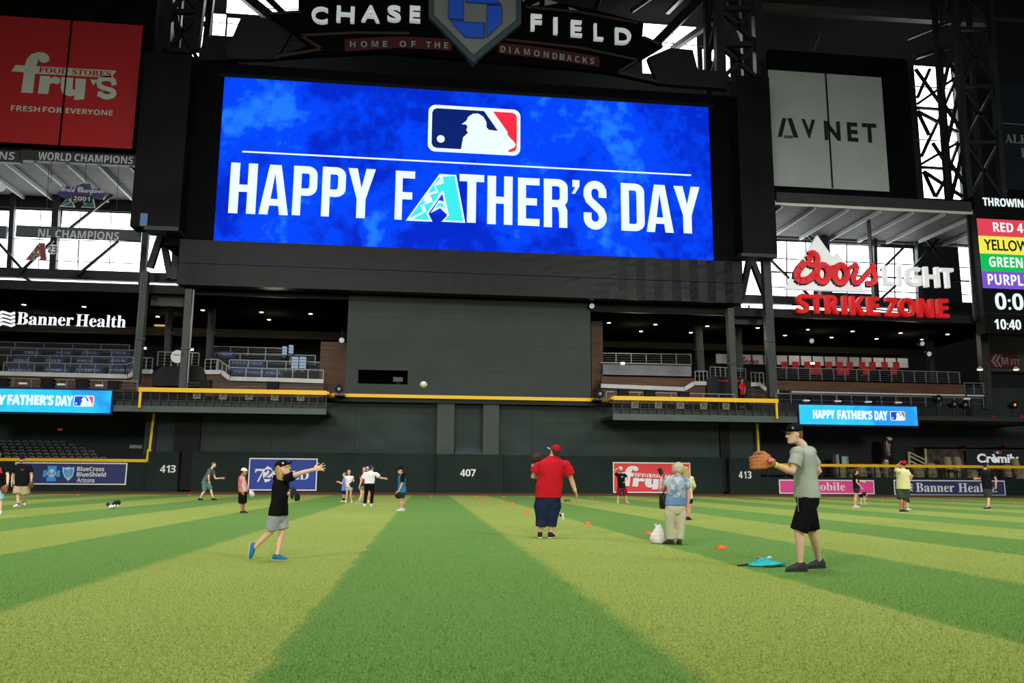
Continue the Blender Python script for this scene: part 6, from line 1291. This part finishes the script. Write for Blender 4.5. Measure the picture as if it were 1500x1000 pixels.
# 9 man in khaki
F = person('man in black tee, black cap and khaki shorts walking with a glove', (33, 742), 1.88,
  {'pel': (32, 709, 0), 'neck': (32, 679.5, 0), 'head': (32.3, 672.5, -.02), 'RS': (22, 684, 0), 'LS': (43, 684, 0), 'RA': [(19, 696, .04), (17.5, 706.5, -.06)], 'LA': [(46.2, 695, .04), (46, 704, -.06)], 'RL': [(26, 723.5, -.05), (26.5, 739, -.12)], 'LL': [(36.5, 724, .05), (35.5, 736, .35)], 'LT': (36.5, 740.5, .18)}, 4,
  dict(shirt=dict(mat=BLACKT, hem=-.1, sleeve=.66, loose=1.25, gap=.024), pants=dict(mat=cloth('shorts_khaki', (176, 164, 128)), len=.95, loose=1.4), shoes=dict(mat=SHOEW, sock=BLACKT, sockh=.12), cap=dict(mat=CAPK), beard=BROWN, hair=dict(mat=DARKH), fat=1.22, belly=.1, sw=.2, vox=.013, band='R', limb=1.08, footR=-20), SKIN)
c, u, v = F.section(.72); o = MB().box(-.06, .06, -.004, .01, -.03, .03).build('chest_print', M('print_maroon', (120, 34, 48), .7), F.root); o.location = o.location+c+v*.165*F.k+u*.08
w = F.arms['L'][2]; glove('tan leather glove hanging from the hand of the man in khaki shorts', w+Vector((.05, -.04, -.10)), (.1, -.1, -1), (1, -.3, 0), .85, LEAB)
# 10 man cut by the frame edge
F = person('man in black jersey with a red letter A, cut by the left frame edge', (-6, 753), 1.82,
  {'pel': (-5, 714, 0), 'neck': (-4, 676, 0), 'head': (-4, 667, 0), 'RS': (-15, 682, 0), 'LS': (7, 682, 0), 'RA': [(-19, 697, 0), (-18, 711, -.08)], 'LA': [(11.5, 696, .0), (11, 709, -.06)], 'RL': [(-11, 733, 0), (-10, 750, 0)], 'LL': [(0, 733, 0), (0, 750, -.05)]}, 5,
  dict(shirt=dict(mat=BLACKT, hem=-.1, sleeve=.66, loose=1.3, gap=.02), pants=dict(mat=cloth('shorts_pale_blue', (160, 200, 220)), len=.9, loose=1.2), shoes=dict(mat=SHOEW), hair=dict(mat=LBROWN), sw=.195, vox=.013, footL=25), SKIN3)
c, u, v = F.section(.66); ch = MB()
ch.poly([(-.10, -.08), (-.03, .09), (.04, .09), (.1, -.08), (.045, -.08), (.02, -.01), (-.03, -.04), (-.045, -.08)], -.012, .02)
o = ch.build('jersey_letter', M('print_red', (170, 40, 50), .7), F.root); o.location = o.location+c+v*.155*F.k+u*.12
w = F.arms['L'][2]; glove('brown and black glove held by the man in the black jersey', w+Vector((-.02, -.06, -.10)), (-.2, -.2, -1), (.2, -1, 0), .85, LEAB, lace=LEAD)
# 11 man in grey tee
F = person('man in grey tee and teal shorts leaning forward to catch, left of the blue banner', (302, 732.5), 1.82,
  {'pel': (301, 703, 0), 'neck': (310, 686.5, 0), 'head': (313, 680.5, 0), 'RA': [(305.5, 699, -.24), (306.5, 704.5, -.2)], 'LA': [(315, 700.5, .15), (324, 700.3, .1)], 'RL': [(299.5, 719, -.05), (292.5, 730, -.05)], 'LL': [(309, 717, .05), (312.3, 730.5, .05)]}, 78,
  dict(shirt=dict(mat=cloth('tee_grey', (96, 98, 102)), hem=-.08, sleeve=.6), pants=dict(mat=cloth('shorts_teal', (88, 116, 124), var=.2, vscale=4), len=.95, loose=1.25), shoes=dict(mat=SHOEK, sole=SOLEK), hair=dict(mat=LBROWN), hyaw=85, vox=.014), SKIN3)
w = F.arms['L'][2]; glove('black glove held out by the man in the grey tee', w+Vector((.14, 0, .02)), (1, 0, .2), (0, -1, 0), .85, LEAD)
# 12 boy in tie-dye
F = person('boy in red and white tie-dye tee, black shorts and white cap', (356, 752), 1.36,
  {'pel': (355.5, 719, 0), 'neck': (354.5, 697.5, 0), 'head': (357.5, 691, 0), 'RA': [(352, 709, -.2), (355, 719.5, -.2)], 'LA': [(358, 709, .2), (365, 717, .1)], 'RL': [(354, 737, -.03), (354.3, 748.5, -.03)], 'LL': [(356.5, 737, .12), (357.5, 748.5, .12)]}, 82,
  dict(shirt=dict(mat=M('tee_tiedye', (222, 196, 196), .85, col2=(186, 52, 66), vscale=5), hem=-.08, sleeve=.7, gap=.02), pants=dict(mat=BLACKS, len=.98, loose=1.3), shoes=dict(mat=SHOEK, sole=M('sole_mid', (150, 150, 150), .6)), hair=dict(mat=DARKH), cap=dict(mat=CAPW, turn=0, tilt=.4, brim=CAPW), hyaw=82, hs=1.06, fat=1.22, belly=.4, band='R', vox=.012, footR=75, footL=75), SKIN2)
w = F.arms['L'][2]; glove('white glove held at the side by the boy in the tie-dye tee', w+Vector((.08, -.02, -.06)), (.6, -.2, -.8), (.8, -.4, .5), .8, LEAW)
# 13 the group by the wall
F = person('small boy in blue tee and navy shorts facing the wall side of the group', (501, 735), 1.30,
  {'pel': (503.5, 717, 0), 'neck': (504.5, 700.5, 0), 'head': (504.8, 695, 0), 'LA': [(501, 708.5, -.15), (496.5, 706.5, -.2)], 'RA': [(504, 708, .15), (498, 706, .2)], 'LL': [(503, 725.5, -.02), (502.6, 732.8, -.02)], 'RL': [(504.5, 725.5, .1), (504, 732.8, .1)]}, -75,
  dict(shirt=dict(mat=cloth('tee_blue', (112, 138, 214)), hem=-.1, sleeve=.55, gap=.022), pants=dict(mat=cloth('shorts_navy', (30, 34, 62)), len=.7, loose=1.2), shoes=dict(mat=SHOEW, sock=BLACKT, sockh=.45), hair=dict(mat=LBROWN), hs=1.08, vox=.013, hyaw=-80), SKIN)
F = person('girl in white top and pale denim shorts holding a black glove', (510.5, 736), 1.45,
  {'pel': (511.5, 713, 0), 'neck': (511.3, 697, 0), 'head': (511.2, 691.5, 0), 'RA': [(506.2, 705, 0), (507, 711, -.1)], 'LA': [(518, 704, .0), (517, 707, -.15)], 'RL': [(508, 724.5, 0), (506.5, 734, 0)], 'LL': [(513.7, 724.5, 0), (515, 734, 0)]}, 5,
  dict(shirt=dict(mat=cloth('top_white', (222, 220, 222)), hem=-.02, sleeve=.3), pants=dict(mat=cloth('denim_pale', (168, 186, 204)), len=.4, loose=1.2), shoes=dict(mat=SHOEW), hair=dict(mat=BLOND), hs=1.05, vox=.013), SKIN)
w = F.arms['L'][2]; glove('black glove held against the girl in the white top', w+Vector((-.02, -.12, -.02)), (-.1, -.1, -1), (.3, -1, 0), .85, LEAD)
person('girl in maroon top with long light brown hair beside the woman in white', (528, 737), 1.58,
  {'pel': (532, 712, .3), 'neck': (533, 694.5, .3), 'head': (533.5, 687, .3), 'RA': [(529, 704, .2), (527, 712, .2)], 'LA': [(536, 704, .4), (536, 712, .4)], 'RL': [(529.5, 723, .25), (525.5, 735, .15)], 'LL': [(531.5, 723, .35), (527.5, 735.5, .25)]}, -20,
  dict(shirt=dict(mat=cloth('top_maroon', (92, 30, 36)), hem=-.02, sleeve=.4), pants=dict(mat=cloth('shorts_denim', (110, 128, 156)), len=.35), shoes=dict(mat=M('shoe_grey', (140, 138, 136), .6)), hair=dict(mat=LBROWN, type='long', len=.3), vox=.014, footL=-60, footR=-60), SKIN)
person('child in pale blue cap standing hidden behind the woman in white', (541, 735.5), 1.55,
  {'pel': (541, 712, 0), 'neck': (539, 695, 0), 'head': (538.3, 687, 0), 'RA': [(537.5, 704, 0), (538, 711, -.1)], 'LA': [(543, 704, 0), (542.5, 711, -.1)], 'RL': [(539.5, 723, 0), (539.3, 733.5, 0)], 'LL': [(542, 723, 0), (543.8, 733.5, 0)]}, 10,
  dict(shirt=dict(mat=cloth('tee_blue', (112, 138, 214)), hem=-.1), pants=dict(mat=MATS['denim_pale'], len=.5), shoes=dict(mat=SHOEW), hair=dict(mat=LBROWN), cap=dict(mat=cloth('cap_pale_blue', (150, 178, 204))), vox=.015), SKIN)
person('woman in white top and black trousers holding one arm out to the side', (537, 741.5), 1.70,
  {'pel': (541, 708, 0), 'neck': (543, 690, 0), 'head': (544, 685.5, 0), 'RS': (551, 694, 0), 'LS': (535, 694, 0), 'RA': [(556.5, 699.5, .02), (563, 700.6, -.05)], 'LA': [(530, 703, .0), (527, 711, -.1)], 'RL': [(545.3, 723, 0), (544, 738.5, 0)], 'LL': [(536.5, 723, 0), (534, 738.5, 0)]}, 186,
  dict(shirt=dict(mat=cloth('blouse_white', (224, 222, 224)), hem=-.0, sleeve=.75, loose=1.3, gap=.02), pants=dict(mat=BLACKS, len=1.9, loose=1.05, name='trousers'), shoes=dict(mat=SHOEW), hair=dict(mat=BROWN, type='bun'), hyaw=140, fat=1.2, vox=.013, handR=dict(curl=.5), footL=200, footR=170), SKIN)
# 14 boy in blue jersey
F = person('boy in blue jersey with black sleeves and black cap standing with a glove low', (587, 748.5), 1.66,
  {'pel': (588.5, 718, 0), 'neck': (588.7, 695, 0), 'head': (587, 688.7, 0), 'LA': [(589.3, 707, -.22), (584.5, 719.5, -.22)], 'RA': [(588, 707, .22), (583, 718, .2)], 'LL': [(588, 732, -.03), (588, 745.5, -.03)], 'RL': [(590.3, 732, .12), (590, 745.5, .12)]}, -80,
  dict(shirt=dict(mat=cloth('jersey_blue', (42, 118, 164)), hem=-.14, flare=1.15, sleeve=.6, gap=.026), pants=dict(mat=cloth('shorts_blue_black', (36, 60, 84), var=.5, vscale=3), len=.72, loose=1.2), shoes=dict(mat=SHOEW), hair=dict(mat=BROWN, type='bun'), cap=dict(mat=CAPK), hyaw=-78, hs=1.04, vox=.012), SKIN)
s0, e, w2 = F.arms['L']; MB().tube([s0+Vector((.02, 0, .06)), s0, lerp(s0, e, .64)], [.075, .088, .080], 12, False).build('black_sleeve', BLACKT, F.root, True)
glove('black glove hanging from the hand of the boy in the blue jersey', w2+Vector((-.02, -.02, -.10)), (-.1, 0, -1), (0, -1, 0), .75, LEAD)
# 15 woman in maroon cap
person('woman in maroon cap, black tee and dark shorts reaching down to a toddler', (1254, 743.5), 1.66,
  {'pel': (1254.5, 714, 0), 'neck': (1253, 696, 0), 'head': (1254.3, 690, 0), 'RA': [(1255, 706, -.2), (1261.5, 713.5, -.15)], 'LA': [(1257, 704, .15), (1263, 705, .2)], 'RL': [(1253, 728, -.03), (1252.3, 740.5, -.03)], 'LL': [(1254.8, 728, .1), (1254, 740.5, .1)]}, 76,
  dict(shirt=dict(mat=BLACKT, hem=-.06, sleeve=.5), pants=dict(mat=cloth('shorts_black_grey', (44, 44, 50)), len=.5, loose=1.2), shoes=dict(mat=M('shoe_pale', (196, 190, 178), .6)), hair=dict(mat=DARKH, type='long', len=.16), cap=dict(mat=cloth('cap_maroon', (116, 32, 54))), hyaw=70, hpitch=-12, vox=.013, footR=85, footL=85), SKIN)
person('toddler in black bending over beside the woman in the maroon cap', (1265, 738.5), .92,
  {'pel': (1262.5, 725, 0), 'neck': (1266.5, 721.5, -.12), 'head': (1267.5, 723.5, -.2), 'RA': [(1265, 726, -.15), (1267, 730, -.2)], 'LA': [(1267.5, 725, .0), (1269, 730, -.1)], 'RL': [(1261.8, 731, 0), (1261, 736.5, 0)], 'LL': [(1265.5, 731, 0), (1267.5, 736.8, -.05)]}, 40,
  dict(shirt=dict(mat=BLACKT, hem=-.2, gap=.03), pants=dict(mat=BLACKS, len=.5), shoes=dict(mat=M('shoe_pale_blue', (170, 186, 206), .6)), hair=dict(mat=DARKH, type='bob'), hs=1.2, vox=.012, fat=1.15), SKIN3)
# 17 man in yellow tee
F = person('man in pale yellow tee, red cap and dark green shorts, hand behind his head', (1323, 750.5), 1.80,
  {'pel': (1323.5, 714, 0), 'neck': (1322, 686.5, 0), 'head': (1324.5, 679.8, 0), 'LS': (1315, 690, .0), 'RS': (1329, 690.5, 0), 'LA': [(1311.2, 684, .05), (1317.5, 679, .12)], 'RA': [(1333, 702, -.02), (1337, 696, .1)], 'LL': [(1320.5, 731, 0), (1320.3, 747, 0)], 'RL': [(1325, 731, .05), (1324, 747, .1)]}, 132,
  dict(shirt=dict(mat=cloth('tee_yellow', (208, 204, 146), var=.05), hem=-.08, flare=1.05, sleeve=.62, loose=1.35, gap=.028), pants=dict(mat=cloth('shorts_olive', (58, 66, 56)), len=.97, loose=1.35), shoes=dict(mat=SHOEK), hair=dict(mat=DARKH), cap=dict(mat=CAPR, turn=150), hyaw=128, fat=1.26, sw=.2, limb=1.06, eyes=False, vox=.013, footL=95, footR=95), SKIN2)
w = F.arms['R'][2]; t = thing('phone', 'black phone held up by the man in the pale yellow tee', 'phone', w); MB().box(w.x-.05, w.x+.05, w.y-.02, w.y, w.z+.02, w.z+.2).build('case', M('phone_black', (16, 16, 18), .3), t); MB().box(w.x-.042, w.x+.042, w.y, w.y+.003, w.z+.03, w.z+.19).build('screen_glass', M('phone_screen', (40, 46, 44), .15), t)
F = person('child with black kneepads hidden behind the man in the pale yellow tee', (1331, 747.5), 1.36,
  {'pel': (1327, 721, .2), 'neck': (1325, 702, .2), 'head': (1324, 694, .2), 'RA': [(1327, 711, .2), (1329, 718, .1)], 'LA': [(1322, 711, .3), (1321, 718, .3)], 'RL': [(1329.5, 733, .05), (1330, 744.5, .0)], 'LL': [(1322, 733, .3), (1321, 745, .3)]}, 60,
  dict(shirt=dict(mat=MATS['top_white'], hem=-.1), pants=dict(mat=BLACKS, len=.85), shoes=dict(mat=SHOEW, sole=SOLEK), hair=dict(mat=BROWN), hs=1.08, vox=.013, footR=90, footL=90), SKIN)
kn = F.legs['R'][1]; MB().ball(kn, X_, Y_, Z_, .075, .08, .10, 12).build('kneepad', LEAD, F.root, True); MB().ball(F.legs['L'][1], X_, Y_, Z_, .07, .08, .10, 12).build('kneepad', LEAD, F.root, True)
# 19 man in black on the right
F = person('man in black tee, black cap and charcoal shorts walking away before the navy banner', (1447, 746), 1.80,
  {'pel': (1446.5, 713, 0), 'neck': (1443, 688.5, 0), 'head': (1441.3, 682, 0), 'LS': (1436.5, 692, 0), 'RS': (1453, 692.5, 0), 'LA': [(1436.5, 701, .1), (1431.8, 701, .2)], 'RA': [(1458.8, 702, -.02), (1458.5, 711, -.06)], 'LL': [(1446.5, 728, 0), (1449.5, 743, 0)], 'RL': [(1448, 728, -.05), (1447, 742, -.15)]}, 196,
  dict(shirt=dict(mat=BLACKT, hem=-.1, sleeve=.55, loose=1.3, gap=.026), pants=dict(mat=cloth('shorts_charcoal', (56, 56, 60)), len=.98, loose=1.25), shoes=dict(mat=SHOEK), hair=dict(mat=DARKH), cap=dict(mat=CAPK, turn=0), hyaw=190, fat=1.2, sw=.2, eyes=False, vox=.013, footL=150, footR=230), SKIN)
# 20 person in red on the balcony
q = P(1087, 590, 67.6); q.z = P(1087, 590, 67.6).z
person('person in red shirt standing at the tunnel on the right balcony', q, 1.72,
  {'pel': (1087, 577, 0), 'neck': (1087, 561.5, 0), 'head': (1087.2, 556.8, 0), 'RA': [(1083, 568, -.05), (1085.5, 568.5, -.25)], 'LA': [(1091.5, 569, 0), (1091, 575, 0)], 'RL': [(1085, 587, 0), (1085, 597, 0)], 'LL': [(1089, 587, 0), (1089, 597, 0)]}, 0,
  dict(shirt=dict(mat=cloth('shirt_red_bright', (206, 30, 44)), hem=-.08), pants=dict(mat=BLACKS, len=1.9, name='trousers'), shoes=dict(mat=SHOEK), hair=dict(mat=DARKH), vox=.016), SKIN)

# ================================================================ things on the grass
t = thing('baseball', 'white baseball in flight in front of the tall green panel', 'ball', P(620.5, 563, 9.6)); c = P(620.5, 563, 9.6)
MB().ball(c, X_, Y_, Z_, .042, .037, .037, 18).build('leather', M('ball_white', (236, 236, 226), .6), t, True)
m = MB()
for s in (-1, 1): m.tube([c+Vector((s*(.030-.014*cos(R(a_))), -.0372*cos(R(a_*.5))*.98, .0372*sin(R(a_*.5))*1.0)) for a_ in range(-120, 121, 30)], .0014, 5)
m.build('stitching', M('stitch_red', (170, 40, 40), .6), t)
CONE = M('cone_orange', (238, 96, 44), .5)
cones = ((1057, 803.5, ''), (950, 782, ''), (861, 767.8, ''), (771, 751, ''), (773, 744.5, ''), (756, 740.6, ''), (750.5, 737.6, ''), (736.5, 734.3, ''), (738, 728.4, ''), (714.7, 731.3, ''), (707, 729.8, ''), (698, 728, ''), (631.5, 727.2, ''), (575, 727, ''), (867, 730, ''), (114, 725.5, ''), (196, 725.5, ''), (278, 725.5, ''), (452, 727, ''), (518, 727, ''), (934.8, 730.4, ''), (1063.5, 732, ''), (1122, 732, ''), (1212, 733.2, ''), (1292, 734.2, ''), (1395.5, 735.8, ''), (1486, 737, ''))
CL = ['orange disc cone nearest the man in the pale grey-green tee', 'orange disc cone just behind the white plastic bag', 'orange disc cone alone between the man in red and the older woman', 'orange disc cone nearest the man in red in the line of cones', 'orange disc cone second from the man in red in the line', 'orange disc cone third from the man in red in the line', 'orange disc cone fourth from the man in red in the line', 'orange disc cone fifth from the man in red in the line', 'orange disc cone farthest along the line under the number 407 block edge', 'orange disc cone nearest the camera of three below the number 407', 'orange disc cone in the middle of three below the number 407', 'orange disc cone farthest of three below the number 407', 'orange disc cone by the wall left of the 407 block', 'orange disc cone by the wall beside the boy in the blue jersey', 'orange disc cone by the wall right of the man in red',
      'orange disc cone below the navy insurance banner', 'orange disc cone at the right end of the navy insurance banner', 'orange disc cone behind the man in the grey tee', 'orange disc cone below the right end of the royal blue banner', 'orange disc cone between the girl in white and the woman in white', 'orange disc cone below the red banner', 'orange disc cone below the dark recess left of the right 413', 'orange disc cone right of the right 413 marker', 'orange disc cone below the pink banner, right of the man in pale tee', 'orange disc cone between the toddler and the man in pale yellow', 'orange disc cone below the middle of the navy health banner', 'orange disc cone at the right end of the navy health banner']
cp = None
for k, (x, y, _) in enumerate(cones):
    q = G(x, y)
    if cp is None:
        cp = tag(MB().loft([(Vector((0, 0, z)), X_, Y_, r, r) for z, r in ((0, .098), (.006, .1), (.014, .096), (.055, .05), (.058, .046), (.05, .036), (.02, .06))], 24).build('disc_cone', CONE, None, True), CL[0], 'cone', 'orange disc cones on the grass'); o = cp
    else: o = copy_tree(cp, q, CL[k])
    o.location = q
# plastic bag
q = G(964.5, 796); t = thing('plastic_bag', 'white plastic bag standing on the grass at the feet of the older woman', 'bag', q); rg = random.Random(2)
b = MB(); b.loft([(q+Vector((rg.uniform(-.012, .012)+.02*z, 0, z)), X_, Y_, w*1.0, w*.8) for z, w in ((0, .10), (.02, .14), (.08, .15), (.16, .135), (.22, .10), (.27, .07), (.30, .055), (.33, .02))], 20)
for i in range(7): a_ = 2*pi*i/7; b.tube([q+Vector((.11*cos(a_), .09*sin(a_), .06)), q+Vector((.09*cos(a_+.2), .08*sin(a_+.2), .18)), q+Vector((.035*cos(a_), .03*sin(a_), .30))], [.03, .025, .012], 8)
BAGM = M('bag_film', (236, 236, 238), .35, col2=(230, 206, 196), vscale=7, bump=.5, bscale=22); blob(b, 'film', BAGM, t, .009, 2)
b = MB().tube([q+Vector((-.02, 0, .29)), q+Vector((-.05, 0, .33)), q+Vector((-.03, .0, .35))], [.025, .022, .012], 8).tube([q+Vector((.03, 0, .29)), q+Vector((.05, 0, .325)), q+Vector((.03, 0, .34))], [.022, .018, .01], 8); blob(b, 'handle_loop', BAGM, t, .008, 2)
# teal bag
q = G(1120, 829); t = thing('drawstring_bag', 'flat teal drawstring bag lying at the feet of the man in the pale grey-green tee', 'bag', q)
b = MB(); b.loft([(q+Vector((x, 0, .028+.01*sin(x*9))), Y_, Z_, w, h) for x, w, h in ((-.24, .02, .012), (-.2, .10, .022), (-.08, .15, .032), (.05, .16, .045), (.15, .14, .03), (.25, .09, .018), (.29, .03, .012))], 18)
b.loft([(q+Vector((.0+x, .05, .06+.02*z)), Y_, Z_, w, h) for x, w, h, z in ((-.1, .04, .012, 0), (-.03, .08, .03, 1), (.05, .08, .03, 1), (.13, .03, .012, 0))], 14)
blob(b, 'fabric', M('bag_teal', (40, 184, 190), .6, var=.15, vscale=10, bump=.4, bscale=20), t, .008, 2)
m = MB().tube([q+Vector((-.22, 0, .03)), q+Vector((-.28, -.02, .02)), q+Vector((-.33, .0, .012)), q+Vector((-.36, .02, .01))], .011, 6); m.build('strap', LEAD, t, True)
m = MB().tube([q+Vector((-.06, -.16, .015)), q+Vector((.02, -.20, .01)), q+Vector((.09, -.17, .012))], .010, 6); m.build('drawcord', LEAD, t, True)
for lab, dx, col in (('small white ball lying on the teal bag', .10, (232, 232, 226)), ('small orange object lying on the teal bag', -.04, (226, 96, 40))):
    tag(MB().ball(q+Vector((dx, .06, .105)), X_, Y_, Z_, .036, .03, .02 if dx > 0 else .018, 14).build('toy_ball', M('ball_white') if dx > 0 else CONE, None, True), lab, 'ball')
# gear on the far grass
q = G(167, 744.5); t = thing('equipment_pile', 'small pile of black and white gear lying on the grass below the navy insurance banner', 'sports gear', q); rg = random.Random(8)
for nm, mt, n_ in (('white_gear', SHOEW, 14), ('black_gear', LEAD, 11)):
    b = MB()
    for i in range(n_): c = q+Vector((rg.uniform(-.2, .2), rg.uniform(-.1, .1), rg.uniform(.04, .13) if nm[0] == 'w' else rg.uniform(.1, .24))); b.ball(c, X_, Y_, Z_, rg.uniform(.04, .09), .06, rg.uniform(.04, .07), 10)
    blob(b, nm, mt, t, .014, 1)
q = G(830, 734.5); tag(glove('dark glove left lying on the far grass right of the man in red', q+Vector((0, 0, .07)), (1, .1, .05), (.1, -.3, 1), 1.3, LEAB), None, None)
bpy.data.scenes.remove(TMP)
for o in list(bpy.data.objects):
    if 'used' in o: del o['used']
